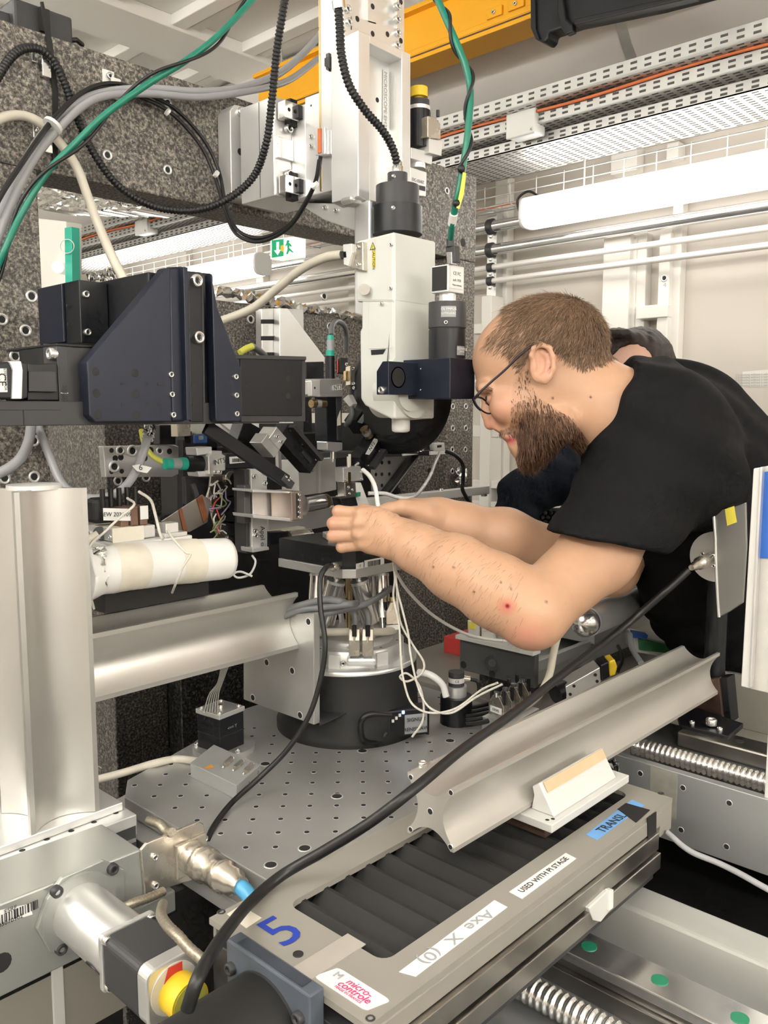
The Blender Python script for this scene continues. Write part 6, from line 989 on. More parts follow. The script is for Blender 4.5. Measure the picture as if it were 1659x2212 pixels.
cable('grey_cable', [at(x, y, d) for x, y, d in ((1360, 1370, 1.5), (1365, 1400, 1.46), (1385, 1432, 1.4)) ], .005, CGREY, 'short grey cable bending behind the slide')
rw = np.random.default_rng(3)
for k in range(6): cable('thin_grey_wire', [at(478+3*k, 1440, 1.30), at(470+2*k, 1475, 1.28), at(452+4*k, 1500, 1.26), at(440+6*k, 1540, 1.24)], .0009, mat('thin_wire_grey', (.3, .3, .3)), 'thin grey wires trailing from the rail to the piezo stage'); 
for o in [o for o in COL.objects if o.name.startswith('thin_grey_wire')]: o['group'] = 'thin wires above the piezo stage'
cable('cream_wire', [at(x, y, d) for x, y, d in ((275, 1076, 1.12), (290, 1090, 1.1), (262, 1115, 1.09), (225, 1150, 1.08), (195, 1180, 1.07), (175, 1240, 1.06), (190, 1270, 1.06), (203, 1315, 1.08))], .0017, WIREW, 'cream wire running from the plug box over the wrapped tube')
cable('cream_wire', [at(x, y, d) for x, y, d in ((300, 1062, 1.13), (325, 1080, 1.12), (335, 1110, 1.1), (345, 1150, 1.08), (352, 1165, 1.07)) ], .002, WIREW, 'cream wire arching from the brown plugs to the pale slab')
cable('cream_wire', [at(x, y, d) for x, y, d in ((362, 1145, 1.08), (375, 1165, 1.06), (400, 1192, 1.05), (411, 1198, 1.05), (395, 1225, 1.05), (380, 1260, 1.06), (372, 1280, 1.1))], .0016, WIREW, 'thin wire hanging over the taped end of the wrapped tube')
cable('white_wire', [at(x, y, d) for x, y, d in ((545, 1200, 1.35), (552, 1215, 1.34), (540, 1240, 1.33), (515, 1248, 1.32), (505, 1240, 1.32), (520, 1235, 1.32), (545, 1245, 1.32))], .0018, CWHITE, 'white wire curled below the upright bracket')
cable('cream_hose', [at(x, y, d) for x, y, d in ((212, 1155, 1.085), (195, 1165, 1.08), (180, 1180, 1.07))], .006, CBEIGE, 'short beige hose from the plug box grommet')
for k in range(3): cable('thin_grey_wire', [at(x+6*k, y, 1.3) for x, y in ((195, 1520), (190, 1580), (185, 1640))]+[at(200+10*k, 1660, 1.28)], .0009, mat('thin_wire_grey', (.3, .3, .3)), 'thin wires hanging below the left rail beside the pillar')
for o in [o for o in COL.objects if o.name.startswith('thin_grey_wire') and 'pillar' in o['label']]: o['group'] = 'thin wires beside the pillar'
# ================================================================ people (distance fields turned into one skin each)
BAS = np.array([tuple(RGT), tuple(AXV), tuple(AXD)]); CAMN = np.array(tuple(CAM))
def L(x, y, d): return np.array([(x-CX)/FPX*d, -(y-CY)/FPX*d, d])
class Field:
    def __init__(s, lo, hi, h):
        s.lo = np.array(lo, float); s.h = h; s.n = np.ceil((np.array(hi)-s.lo)/h).astype(int)+1
        s.ax = [(s.lo[i]+h*np.arange(s.n[i])).astype(np.float32) for i in range(3)]; s.D = np.full(s.n, .5, np.float32)
    def _sl(s, lo, hi):
        a = np.clip(np.floor((lo-s.lo)/s.h).astype(int), 0, s.n); b = np.clip(np.ceil((hi-s.lo)/s.h).astype(int)+1, 0, s.n)
        if np.any(b <= a): return None
        sl = tuple(slice(a[i], b[i]) for i in range(3)); g = [s.ax[0][sl[0]][:, None, None], s.ax[1][sl[1]][None, :, None], s.ax[2][sl[2]][None, None, :]]; return sl, g
    def _op(s, sl, d, k, op):
        D = s.D[sl]
        if op == 'u':
            h = np.clip(.5+.5*(D-d)/k, 0, 1); s.D[sl] = D*(1-h)+d*h-k*h*(1-h)
        else:
            h = np.clip(.5-.5*(D+d)/k, 0, 1); s.D[sl] = D*(1-h)-d*h+k*h*(1-h)
    def cone(s, a, b, ra, rb, k=.012, flat=None, op='u'):
        a, b = np.array(a, float), np.array(b, float); m = max(ra, rb)+k+.02; q = s._sl(np.minimum(a, b)-m, np.maximum(a, b)+m)
        if q is None: return s
        sl, (x, y, z) = q; ba = b-a; L2 = float(ba@ba)+1e-12; px, py, pz = x-a[0], y-a[1], z-a[2]
        t = np.clip((px*ba[0]+py*ba[1]+pz*ba[2])/L2, 0, 1); dx, dy, dz = px-t*ba[0], py-t*ba[1], pz-t*ba[2]
        if flat is not None:
            n, sc = np.array(flat[0], float), flat[1]; n /= np.linalg.norm(n); w = (dx*n[0]+dy*n[1]+dz*n[2])*(1/sc-1); dx, dy, dz = dx+w*n[0], dy+w*n[1], dz+w*n[2]
        d = np.sqrt(dx*dx+dy*dy+dz*dz)-(ra+t*(rb-ra)); s._op(sl, d.astype(np.float32), k, op); return s
    def ell(s, c, r, axes=None, k=.012, op='u'):
        c = np.array(c, float); r = np.array(r, float); A = np.eye(3) if axes is None else np.array(axes, float); m = r.max()+k+.02; q = s._sl(c-m, c+m)
        if q is None: return s
        sl, (x, y, z) = q; p = [x-c[0], y-c[1], z-c[2]]; u = [p[0]*A[i][0]+p[1]*A[i][1]+p[2]*A[i][2] for i in range(3)]
        k0 = np.sqrt(sum((u[i]/r[i])**2 for i in range(3)))+1e-6; k1 = np.sqrt(sum((u[i]/r[i]**2)**2 for i in range(3)))+1e-6; d = k0*(k0-1)/k1; s._op(sl, d.astype(np.float32), k, op); return s
    def chain(s, P, R, k=.01, flat=None):
        for i in range(len(P)-1): s.cone(P[i], P[i+1], R[i], R[i+1], k, flat)
        return s
    def cut(s, p, n):                                   # keep the side n does not point to
        x, y, z = s.ax[0][:, None, None], s.ax[1][None, :, None], s.ax[2][None, None, :]; n = np.array(n, float); n /= np.linalg.norm(n); s.D = np.maximum(s.D, ((x-p[0])*n[0]+(y-p[1])*n[1]+(z-p[2])*n[2]).astype(np.float32)); return s
    def mesh(s):
        D = s.D; neg = D < 0; c = np.zeros(tuple(np.array(D.shape)-1), np.uint8)
        for i in (0, 1):
            for j in (0, 1):
                for k in (0, 1): c += neg[i:D.shape[0]-1+i, j:D.shape[1]-1+j, k:D.shape[2]-1+k]
        I = np.argwhere((c > 0) & (c < 8)); idx = -np.ones(c.shape, np.int64); idx[tuple(I.T)] = np.arange(len(I)); acc = np.zeros((len(I), 3)); cnt = np.zeros(len(I))
        corner = [(i, j, k) for i in (0, 1) for j in (0, 1) for k in (0, 1)]
        for a in corner:
            for ax_ in range(3):
                if a[ax_]: continue
                b = list(a); b[ax_] = 1; da = D[I[:, 0]+a[0], I[:, 1]+a[1], I[:, 2]+a[2]]; db = D[I[:, 0]+b[0], I[:, 1]+b[1], I[:, 2]+b[2]]; m = (da < 0) != (db < 0); t = np.where(m, da/np.where(m, da-db, 1), 0)
                p = np.tile(np.array(a, float), (len(I), 1)); p[:, ax_] = t; acc[m] += p[m]; cnt[m] += 1
        V_ = s.lo+(I+acc/np.maximum(cnt, 1)[:, None])*s.h; F_ = []
        for ax_ in range(3):
            o1, o2 = (ax_+1) % 3, (ax_+2) % 3; sa = [slice(None)]*3; sb = [slice(None)]*3; sa[ax_] = slice(0, -1); sb[ax_] = slice(1, None); E = np.argwhere(neg[tuple(sa)] != neg[tuple(sb)]); E = E[(E[:, o1] > 0) & (E[:, o2] > 0) & (E[:, o1] < c.shape[o1]) & (E[:, o2] < c.shape[o2])]
            u = np.zeros(3, int); u[o1] = 1; w_ = np.zeros(3, int); w_[o2] = 1; q = [E-u-w_, E-w_, E, E-u]; f = np.stack([idx[tuple(x.T)] for x in q], 1); fl = neg[tuple(E.T)]; f[~fl] = f[~fl][:, ::-1]; F_.append(f[(f >= 0).all(1)])
        return V_, np.concatenate(F_)
def relax(V_, F_, n=2, lam=.5):
    for _ in range(n):
        acc = np.zeros_like(V_); cnt = np.zeros(len(V_))
        for i in range(4):
            j = (i+1) % 4
            np.add.at(acc, F_[:, i], V_[F_[:, j]]); np.add.at(acc, F_[:, j], V_[F_[:, i]]); np.add.at(cnt, F_[:, i], 1); np.add.at(cnt, F_[:, j], 1)
        V_ = V_+lam*(acc/np.maximum(cnt, 1)[:, None]-V_)
    return V_
def toworld(V_): return CAMN+V_@BAS
def pix(V_): return np.stack([CX+FPX*V_[:, 0]/V_[:, 2], CY-FPX*V_[:, 1]/V_[:, 2]], 1)
def skinmesh(name, V_, F_, mt, par, col=None):
    W = toworld(V_); c = W.mean(0); me = bpy.data.meshes.new(name); me.vertices.add(len(W)); me.vertices.foreach_set('co', (W-c).ravel()); me.loops.add(F_.size); me.loops.foreach_set('vertex_index', F_.ravel().astype(np.int32)); me.polygons.add(len(F_)); me.polygons.foreach_set('loop_start', np.arange(0, F_.size, F_.shape[1], dtype=np.int32)); me.polygons.foreach_set('use_smooth', np.ones(len(F_), bool)); me.update(calc_edges=True); me.validate()
    if col is not None:
        a = me.color_attributes.new('tint', 'FLOAT_COLOR', 'POINT'); a.data.foreach_set('color', np.concatenate([col, np.ones((len(col), 1))], 1).astype(np.float32).ravel())
    bm = bmesh.new(); bm.from_mesh(me); bmesh.ops.recalc_face_normals(bm, faces=bm.faces); bm.to_mesh(me); bm.free()
    return link(name, me, mt, par, Vector(c))
def tintmat(name, rough=.5, sss=0, bump=.0, bs=600, nv=.05):
    m = bpy.data.materials.new(name); m.use_nodes = True; N = m.node_tree.nodes; K = m.node_tree.links; b = N['Principled BSDF']; at_ = N.new('ShaderNodeAttribute'); at_.attribute_name = 'tint'; tc = N.new('ShaderNodeTexCoord'); nz_ = N.new('ShaderNodeTexNoise'); nz_.inputs['Scale'].default_value = 90; nz_.inputs['Detail'].default_value = 4; K.new(tc.outputs['Object'], nz_.inputs['Vector']); mr = N.new('ShaderNodeMapRange'); mr.inputs[3].default_value = 1-nv; mr.inputs[4].default_value = 1+nv; K.new(nz_.outputs[0], mr.inputs[0]); vm = N.new('ShaderNodeVectorMath'); vm.operation = 'SCALE'; K.new(at_.outputs['Color'], vm.inputs[0]); K.new(mr.outputs[0], vm.inputs['Scale']); K.new(vm.outputs[0], b.inputs['Base Color']); b.inputs['Roughness'].default_value = rough
    if sss: b.inputs['Subsurface Weight'].default_value = sss; b.inputs['Subsurface Radius'].default_value = (.008, .003, .0015); b.inputs['Subsurface Scale'].default_value = 1
    if bump:
        n2 = N.new('ShaderNodeTexNoise'); n2.inputs['Scale'].default_value = bs; K.new(tc.outputs['Object'], n2.inputs['Vector']); bp = N.new('ShaderNodeBump'); bp.inputs['Strength'].default_value = bump; bp.inputs['Distance'].default_value = .001; K.new(n2.outputs[0], bp.inputs['Height']); K.new(bp.outputs[0], b.inputs['Normal'])
    return m
SKINM = tintmat('skin', .48, .12, .12, 900); SHIRT = mat('black_cotton', (.010, .010, .011), .85, 0, .12, 60, .25, 900, spec=.15); NAVY = mat('navy_knit', (.013, .018, .028), .85, 0, .12, 60, .25, 700, spec=.2); HAIRM = tintmat('hair', .5, 0, 0)
SKIN = np.array([.545, .325, .205])

# ---- head, in pixels of the head plane
HD = 1.262; hs_ = HD/FPX
def H(x, y, z=0): d = HD+z*hs_; return np.array([(x-CX)/FPX*d, -(y-CY)/FPX*d, d])
def rot(deg): t = math.radians(deg); c, s_ = math.cos(t), math.sin(t); return [[c, s_, 0], [-s_, c, 0], [0, 0, 1]]
hf = Field(H(1000, 1085, -150), H(1420, 615, 150), .0019)
hf.ell(H(1172, 752), np.array([140, 110, 106])*hs_, rot(13), .01)
hf.ell(H(1100, 778), np.array([76, 70, 86])*hs_, rot(0), .02)
hf.ell(H(1128, 870), np.array([70, 118, 76])*hs_, rot(24), .025)
hf.ell(H(1190, 850), np.array([72, 70, 84])*hs_, None, .025)
hf.cone(H(1045, 838, -52), H(1040, 838, 52), 13*hs_, 13*hs_, .012)
hf.ell(H(1092, 880, -50), np.array([34, 30, 30])*hs_, None, .02); hf.ell(H(1092, 880, 50), np.array([34, 30, 30])*hs_, None, .02)
for z in (-1, 1): hf.ell(H(1046, 862, 36*z), np.array([15, 13, 20])*hs_, None, .008, 's')
for z in (-1, 1): hf.ell(H(1063, 860, 36*z), np.array([14, 14, 18])*hs_, None, .003)
hf.chain([H(1048, 862), H(1052, 890), H(1060, 914)], [9*hs_, 11*hs_, 15*hs_], .008)
for z in (-1, 1): hf.ell(H(1078, 921, 15*z), np.array([14, 12, 10])*hs_, None, .006)
hf.ell(H(1074, 932, -12), np.array([6, 4, 5])*hs_, None, .003, 's')
hf.cone(H(1096, 940, -30), H(1096, 940, 30), 10*hs_, 10*hs_, .012); hf.cone(H(1100, 945, -22), H(1100, 945, 22), 6.5*hs_, 6.5*hs_, .004); hf.cone(H(1106, 957, -20), H(1106, 957, 20), 7*hs_, 7*hs_, .004)
hf.ell(H(1138, 968), np.array([30, 28, 40])*hs_, None, .015); hf.cone(H(1140, 965, -25), H(1215, 915, -68), 28*hs_, 30*hs_, .02); hf.cone(H(1140, 965, 25), H(1215, 915, 68), 28*hs_, 30*hs_, .02)
hf.cone(H(1225, 825), H(1330, 895), 82*hs_, 96*hs_, .025, ([0, 0, 1], .9)); hf.cone(H(1300, 880), H(1400, 920), 92*hs_, 94*hs_, .02, ([0, 0, 1], .92))
for z in (-1, 1):                                          # ears
    e = lambda x, y, q=0: H(x, y, z*(104+q))
    hf.ell(e(1170, 786, 2), np.array([24, 40, 10])*hs_, rot(-8), .006); hf.ell(e(1168, 786, 16), np.array([17, 29, 11])*hs_, rot(-8), .003, 's')
    hf.chain([e(1155, 792, 4), e(1148, 768, 9), e(1153, 752, 13), e(1168, 744, 16), e(1186, 751, 18), e(1195, 772, 18), e(1196, 797, 16), e(1188, 815, 12), e(1178, 824, 8)], [5.2*hs_]*9, .003)
    hf.chain([e(1170, 760, 8), e(1181, 768, 9), e(1185, 785, 10), e(1178, 806, 9)], [4*hs_]*4, .003); hf.ell(e(1176, 818, 8), np.array([10, 11, 7])*hs_, None, .004); hf.ell(e(1152, 795, 5), np.array([5, 9, 5])*hs_, None, .003)
hv, hfc = hf.mesh(); hv = relax(hv, hfc, 1, .4)
# ---- near arm and hand
af = Field(L(690, 1430, 1.05)-np.array([.01, .0, .04]), L(1480, 1040, 1.30)+np.array([.02, .02, .06]), .0020)
EL = L(1150, 1322, 1.095)
af.chain([L(1370, 1080, 1.225), L(1292, 1196, 1.18), EL], [.05, .051, .043], .02)
af.chain([EL, L(1075, 1278, 1.105), L(985, 1226, 1.125), L(905, 1186, 1.155), L(862, 1165, 1.168)], [.043, .046, .041, .031, .027], .02)
af.ell(L(1150, 1352, 1.095), (.026, .022, .03), None, .02)
hn = [0, 0, 1]
af.cone(L(872, 1166, 1.168), L(810, 1146, 1.166), .026, .029, .012, (hn, .62)); af.cone(L(825, 1122, 1.162), L(792, 1113, 1.158), .014, .013, .012, (hn, .8)); af.cone(L(835, 1176, 1.168), L(798, 1174, 1.162), .016, .013, .012, (hn, .8)); af.cone(L(810, 1146, 1.164), L(792, 1142, 1.158), .022, .020, .012, (hn, .7))
for P, R in (([(795, 1112, 1.156), (731, 1105, 1.166), (742, 1106, 1.198), (772, 1104, 1.212)], (.0096, .0088, .0082, .0072)), ([(792, 1133, 1.154), (720, 1131, 1.166), (732, 1130, 1.202), (764, 1122, 1.214)], (.0098, .009, .0084, .0074)), ([(792, 1154, 1.156), (719, 1158, 1.169), (731, 1155, 1.201), (762, 1146, 1.211)], (.0096, .0087, .008, .0072)), ([(798, 1174, 1.160), (738, 1182, 1.173), (748, 1178, 1.198), (772, 1170, 1.206)], (.0088, .0078, .0072, .0064)), ([(846, 1130, 1.185), (812, 1112, 1.208), (782, 1100, 1.220)], (.015, .012, .0085))):
    Q = [L(*p) for p in P]
    for i in range(len(Q)-1): af.cone(Q[i], Q[i+1], R[i], R[i+1], .0022)
for p in ((781, 1110, 1.150), (776, 1131, 1.147), (776, 1154, 1.149), (784, 1174, 1.155)): af.ell(L(*p), (.010, .0078, .0075), None, .006)
av, afc = af.mesh(); av = relax(av, afc, 1, .4)
# ---- far arm and hand
bf = Field(L(790, 1260, 1.2)-np.array([.01, .0, .02]), L(1320, 1040, 1.42)+np.array([.02, .01, .05]), .0024)
bf.chain([L(1310, 1240, 1.40), L(1210, 1205, 1.345), L(1090, 1160, 1.32), L(1000, 1138, 1.305), L(948, 1124, 1.295)], [.050, .044, .042, .034, .031], .02)
bf.cone(L(948, 1124, 1.293), L(893, 1118, 1.282), .033, .030, .015, ([0, 0, 1], .7)); bf.ell(L(915, 1113, 1.268), (.026, .019, .015), rot(-12), .012)
for P, R in (([(918, 1106, 1.268), (868, 1096, 1.254), (838, 1101, 1.250), (820, 1105, 1.248)], (.0165, .0118, .0102, .0082)), ([(885, 1108, 1.285), (845, 1106, 1.278), (822, 1108, 1.262), (812, 1108, 1.252)], (.0115, .010, .009, .0075)), ([(882, 1125, 1.286), (845, 1124, 1.282), (825, 1120, 1.268)], (.0115, .010, .0085)), ([(884, 1140, 1.285), (850, 1140, 1.282), (835, 1134, 1.270)], (.011, .0098, .008)), ([(890, 1150, 1.285), (860, 1152, 1.282), (848, 1148, 1.272)], (.0105, .009, .0078))):
    Q = [L(*p) for p in P]
    for i in range(len(Q)-1): bf.cone(Q[i], Q[i+1], R[i], R[i+1], .004 if i else .006)
bf.cone(L(905, 1150, 1.284), L(940, 1152, 1.288), .012, .012, .01)
bv, bfc = bf.mesh(); bv = relax(bv, bfc, 1, .4)
# ---- shirt and trunk
NSH, FSH = L(1462, 955, 1.30), L(1420, 905, 1.60)
def trunk(F, g):
    F.cone(NSH, FSH, .068+g, .068+g, .03); F.cone(L(1400, 900, 1.36), L(1440, 900, 1.50), .075+g, .075+g, .04)
    F.cone(L(1455, 945, 1.44), L(1640, 1160, 1.52), .125+g, .145+g, .04, ([0, 0, 1], 1.15)); F.cone(L(1430, 1010, 1.42), L(1560, 1250, 1.48), .110+g, .130+g, .04, ([0, 0, 1], 1.1)); F.cone(L(1560, 1220, 1.48), L(1690, 1480, 1.58), .135+g, .15+g, .05, ([0, 0, 1], 1.1))
    F.cone(L(1640, 1100, 1.52), L(1760, 1480, 1.60), .15+g, .16+g, .05)
sf_ = Field(L(1170, 1560, 1.15)-np.array([.02, .05, .12]), L(1780, 740, 1.6)+np.array([.12, .06, .16]), .005)
trunk(sf_, 0)
sf_.cone(L(1372, 838, 1.30), L(1400, 850, 1.30), .050, .06, .03); sf_.cone(H(1318, 884, 0), H(1420, 925, 0), 112*hs_, 140*hs_, .02, ([0, 0, 1], 1.02))
xg, yg, zg = sf_.ax[0][:, None, None], sf_.ax[1][None, :, None], sf_.ax[2][None, None, :]
n1_ = H(1290, 862)-H(1400, 920); pc = H(1318, 884)+0*n1_; nn_ = np.array([1.0, .20, 0]); 
# collar plane: from the nape (1372,775) to the throat (1268,985)
t_ = H(1268, 985)-H(1366, 780); nc = np.array([-t_[1], t_[0], 0]); nc /= np.linalg.norm(nc); nc = nc if nc[0] < 0 else -nc
col_d = ((xg-H(1366, 780)[0])*nc[0]+(yg-H(1366, 780)[1])*nc[1]).astype(np.float32); sf_.D = np.maximum(sf_.D, np.broadcast_to(col_d, sf_.D.shape))
sl_f = Field(L(1165, 1260, 1.05), L(1560, 860, 1.34)+np.array([.05, .05, .12]), .004)
SE0, SE1 = L(1311, 1171, 1.185), L(1450, 955, 1.29)
sl_f.cone(SE1, SE0+(SE0-SE1)*.25, .09, .0795, .02); sl_f.cone(L(1400, 1000, 1.26), L(1480, 1030, 1.3), .085, .09, .04)
cutn = L(1190, 1150, 1.17)-L(1420, 1195, 1.20); cn_ = np.array([cutn[1], -cutn[0], 0]); cn_ = cn_ if cn_[1] < 0 else -cn_; sl_f.cut(L(1300, 1172, 1.185), cn_)
# carry the sleeve into the shirt field
def sample(src, dst):
    g = np.stack(np.meshgrid(*[a for a in dst.ax], indexing='ij'), -1); q = (g-src.lo)/src.h; i = np.floor(q).astype(int); ok = ((i >= 0) & (i < src.n-1)).all(-1); r = np.full(dst.D.shape, .5, np.float32); ii = i[ok]; f = (q[ok]-ii).astype(np.float32); acc = 0
    for a in (0, 1):
        for b in (0, 1):
            for c in (0, 1): acc = acc+src.D[ii[:, 0]+a, ii[:, 1]+b, ii[:, 2]+c]*np.abs(1-a-f[:, 0])*np.abs(1-b-f[:, 1])*np.abs(1-c-f[:, 2])
    r[ok] = acc; return r
sf_._op((slice(None),)*3, sample(sl_f, sf_), .03, 'u'); sf_.cut(L(1300, 1172, 1.185)+cn_*.0, cn_) if False else None
# second sleeve
sf_.cone(L(1425, 915, 1.60), L(1330, 1150, 1.47), .08, .07, .03)
# folds in the cloth
wv = .0045*np.sin((xg*38+yg*62)+6*np.sin(zg*9))*np.sin(yg*21+xg*9+1.3)+.0035*np.sin(xg*95-yg*60+zg*30)*np.clip((-.02-yg)/.15, 0, 1); sf_.D += wv.astype(np.float32)
# sleeve and collar end in flat black caps standing in for dark openings

sv, sfc = sf_.mesh(); sv = relax(sv, sfc, 1, .4)
# hidden trunk and legs under the clothes
tf = Field(L(1330, 1560, 1.2)-np.array([.05, .1, .05]), L(1780, 820, 1.6)+np.array([.15, .05, .15]), .012); trunk(tf, -.02); tf.cone(L(1470, 960, 1.31), L(1390, 1060, 1.25), .05, .05, .03); tf.cone(H(1330, 890), L(1450, 940, 1.44), .06, .08, .03); tf.cone(L(1425, 915, 1.60), L(1320, 1230, 1.42), .055, .048, .03)
tv, tfc = tf.mesh()
# ---- one body
parts = [(hv, hfc), (av, afc), (bv, bfc), (tv, tfc)]; off = 0; VV, FF = [], []
for v_, f_ in parts: VV.append(v_); FF.append(f_+off); off += len(v_)
BV, BF = np.concatenate(VV), np.concatenate(FF); px_ = pix(BV); tint = np.tile(SKIN, (len(BV), 1))
def blob(c, r, colr, a=1):
    w_ = np.clip(1-np.hypot((px_[:, 0]-c[0])/r[0], (px_[:, 1]-c[1])/r[1]), 0, 1)[:, None]*a; tint[:] = tint*(1-w_)+np.array(colr)*w_
isH = np.arange(len(BV)) < len(hv)
red = (.60, .27, .19)
blob((1085, 880), (60, 60), red, .55); blob((1058, 918), (28, 24), (.56, .22, .15), .6); blob((1175, 785), (40, 52), (.62, .30, .22), .7); blob((1140, 1370), (70, 45), (.62, .27, .19), .9); blob((1095, 1310), (26, 24), (.60, .16, .12), .9); blob((1096, 1309), (7, 7), (.30, .03, .03), 2); blob((722, 1135), (22, 60), (.60, .28, .20), .6)
blob((1104, 951), (16, 14), (.48, .13, .12), 1.4)
for q in ((936, 1225), (980, 1226), (1082, 1258), (1104, 1272), (1024, 1279), (1194, 860), (1276, 858), (1180, 1300)): blob(q, (4, 4), (.14, .07, .045), 1.5)
# scalp and beard shadow
def inpoly(P, poly):
    x, y = P[:, 0], P[:, 1]; c = np.zeros(len(P), bool); j = len(poly)-1
    for i in range(len(poly)):
        xi, yi = poly[i]; xj, yj = poly[j]; c ^= ((yi > y) != (yj > y)) & (x < (xj-xi)*(y-yi)/(yj-yi+1e-9)+xi); j = i
    return c
HAIRP = [(1040, 742), (1062, 716), (1090, 690), (1090, 600), (1350, 600), (1350, 745), (1322, 775), (1300, 790), (1262, 800), (1235, 790), (1208, 762), (1195, 748), (1172, 740), (1150, 745), (1142, 765), (1132, 800), (1120, 808), (1106, 785), (1092, 768), (1068, 760), (1050, 760)]
BRDP = [(1122, 800), (1140, 795), (1146, 830), (1165, 860), (1205, 885), (1235, 905), (1258, 935), (1265, 965), (1210, 1000), (1140, 1020), (1112, 1010), (1116, 985), (1124, 968), (1118, 948), (1098, 938), (1074, 940), (1080, 930), (1100, 924), (1104, 900), (1104, 870), (1108, 830)]
hair_i = isH & inpoly(px_, HAIRP); brd_i = isH & inpoly(px_, BRDP)
HC = np.array([.20, .125, .078]); hw_i = np.clip((px_[:, 0]-1040)/110, .25, 1)[:, None]*.6; tint[hair_i] = (tint*(1-hw_i)+HC*hw_i)[hair_i]; bw_i = np.clip((px_[:, 1]-850)/130, .12, .8)[:, None]; tint[brd_i] = (tint*(1-bw_i)+np.array([.13, .062, .036])*bw_i)[brd_i]
blob((1064, 858), (9, 6), (.75, .72, .68), 1.0) if False else None
man = skinmesh('person', BV, BF, SKINM, None, tint); tag(man, 'person in glasses and black t-shirt leaning over with both hands at the sample', 'person')
skinmesh('t_shirt', sv, sfc, SHIRT, man)
# trousers down to the floor
hipc = toworld(L(1735, 1470, 1.6)[None])[0]; tr_ = MB()
for s_ in (-1, 1):
    o_ = np.array(tuple(FWD))*.11*s_; a_ = Vector(hipc+o_); k_ = Vector((a_.x+.01, a_.y-.02, .55)); f_ = Vector((a_.x+.04, a_.y-.03, .09)); tr_.tube(spline([a_, k_, f_], 6), [.105-.0035*i for i in range(13)], 16)
obj('trousers', tr_, mat('dark_trousers', (.02, .022, .03), .8), man)
for s_ in (-1, 1):
    o_ = np.array(tuple(FWD))*.11*s_; b_ = Vector(hipc+o_); obj('shoe', MB().ball((b_.x-.0, b_.y+.02, .05), .1, 12, (1.3, .5, .5)), BLKM, man)
# ---- hair and beard strands
def strands(name, sel, n, length, dirf, lift, colr, width, par, seed, cvar=.35, curl=.0):
    r = np.random.default_rng(seed); ids = np.flatnonzero(sel)
    me_n = np.zeros_like(BV); fn = np.cross(BV[BF[:, 2]]-BV[BF[:, 0]], BV[BF[:, 3]]-BV[BF[:, 1]]); 
    for i in range(4): np.add.at(me_n, BF[:, i], fn)
    me_n /= np.linalg.norm(me_n, axis=1)[:, None]+1e-12; cc_ = BV[:len(hv)].mean(0); flip = np.sign(((BV-cc_)*me_n).sum(1)[ids].mean()); me_n *= flip
    k = r.choice(ids, n); P0 = BV[k]+r.normal(0, .0008, (n, 3)); N_ = me_n[k]; d = dirf(P0, k, r); d = d-N_*(d*N_).sum(1)[:, None]; d /= np.linalg.norm(d, axis=1)[:, None]+1e-9; ln = length(k, r)[:, None]
    d = d+r.normal(0, .16, (n, 3)); lf = lift(k, r)[:, None]; P1 = P0+d*ln*.5+N_*ln*lf*.5; P2 = P0+d*ln+N_*ln*lf*.7+np.array([0, -curl, 0])*ln; s1 = np.cross(d, N_); s1 /= np.linalg.norm(s1, axis=1)[:, None]; wd = width*r.uniform(.7, 1.3, (n, 1))
    V_ = np.stack([P0-s1*wd, P0+s1*wd, P0+N_*wd, P1-s1*wd*.8, P1+s1*wd*.8, P1+N_*wd*.8, P2], 1).reshape(-1, 3); b = np.arange(n)[:, None]*7
    T_ = np.concatenate([b+np.array(t)[None] for t in ((0, 1, 4), (0, 4, 3), (1, 2, 5), (1, 5, 4), (2, 0, 3), (2, 3, 5), (3, 4, 6), (4, 5, 6), (5, 3, 6))], 0)
    c = np.array(colr)*(1+cvar*r.normal(0, 1, (n, 1))); c = np.clip(c, .01, 1); col = np.repeat(c, 7, 0); o = skinmesh_raw(name, V_, T_, HAIRM, par, col); o['kind'] = 'stuff'; return o
def skinmesh_raw(name, V_, F_, mt, par, col):
    W = toworld(V_); c = W.mean(0); me = bpy.data.meshes.new(name); me.vertices.add(len(W)); me.vertices.foreach_set('co', (W-c).ravel()); me.loops.add(F_.size); me.loops.foreach_set('vertex_index', F_.ravel().astype(np.int32)); me.polygons.add(len(F_)); me.polygons.foreach_set('loop_start', np.arange(0, F_.size, 3, dtype=np.int32)); me.update(calc_edges=True)
    a = me.color_attributes.new('tint', 'FLOAT_COLOR', 'POINT'); a.data.foreach_set('color', np.concatenate([col, np.ones((len(col), 1))], 1).astype(np.float32).ravel()); return link(name, me, mt, par, Vector(c))
crown = H(1222, 662, 0)
def hdir(P, k, r):
    d = P-crown; d[:, 1] -= .03; d[:, 0] -= .02; return d
hair_p = hair_i & (rng.random(len(BV)) < np.clip((px_[:, 0]-1030)/130, .15, 1)); strands('hair', hair_p, 17000, lambda k, r: r.uniform(.006, .015, len(k))*np.clip((850-px_[k, 1])/100, .5, 1.2), hdir, lambda k, r: r.uniform(.08, .24, len(k)), (.25, .160, .10), .00036, man, 1)
def bdir(P, k, r):
    d = np.tile(np.array([.10, -1.0, 0.]), (len(P), 1)); d[:, 0] += np.where(px_[k, 0] > 1180, .25, -.02); return d
def blen(k, r): return np.clip((px_[k, 1]-800)/180, .25, 1)*r.uniform(.012, .026, len(k))*np.where((px_[k, 0] < 1118) & (px_[k, 1] < 962), .4, 1)
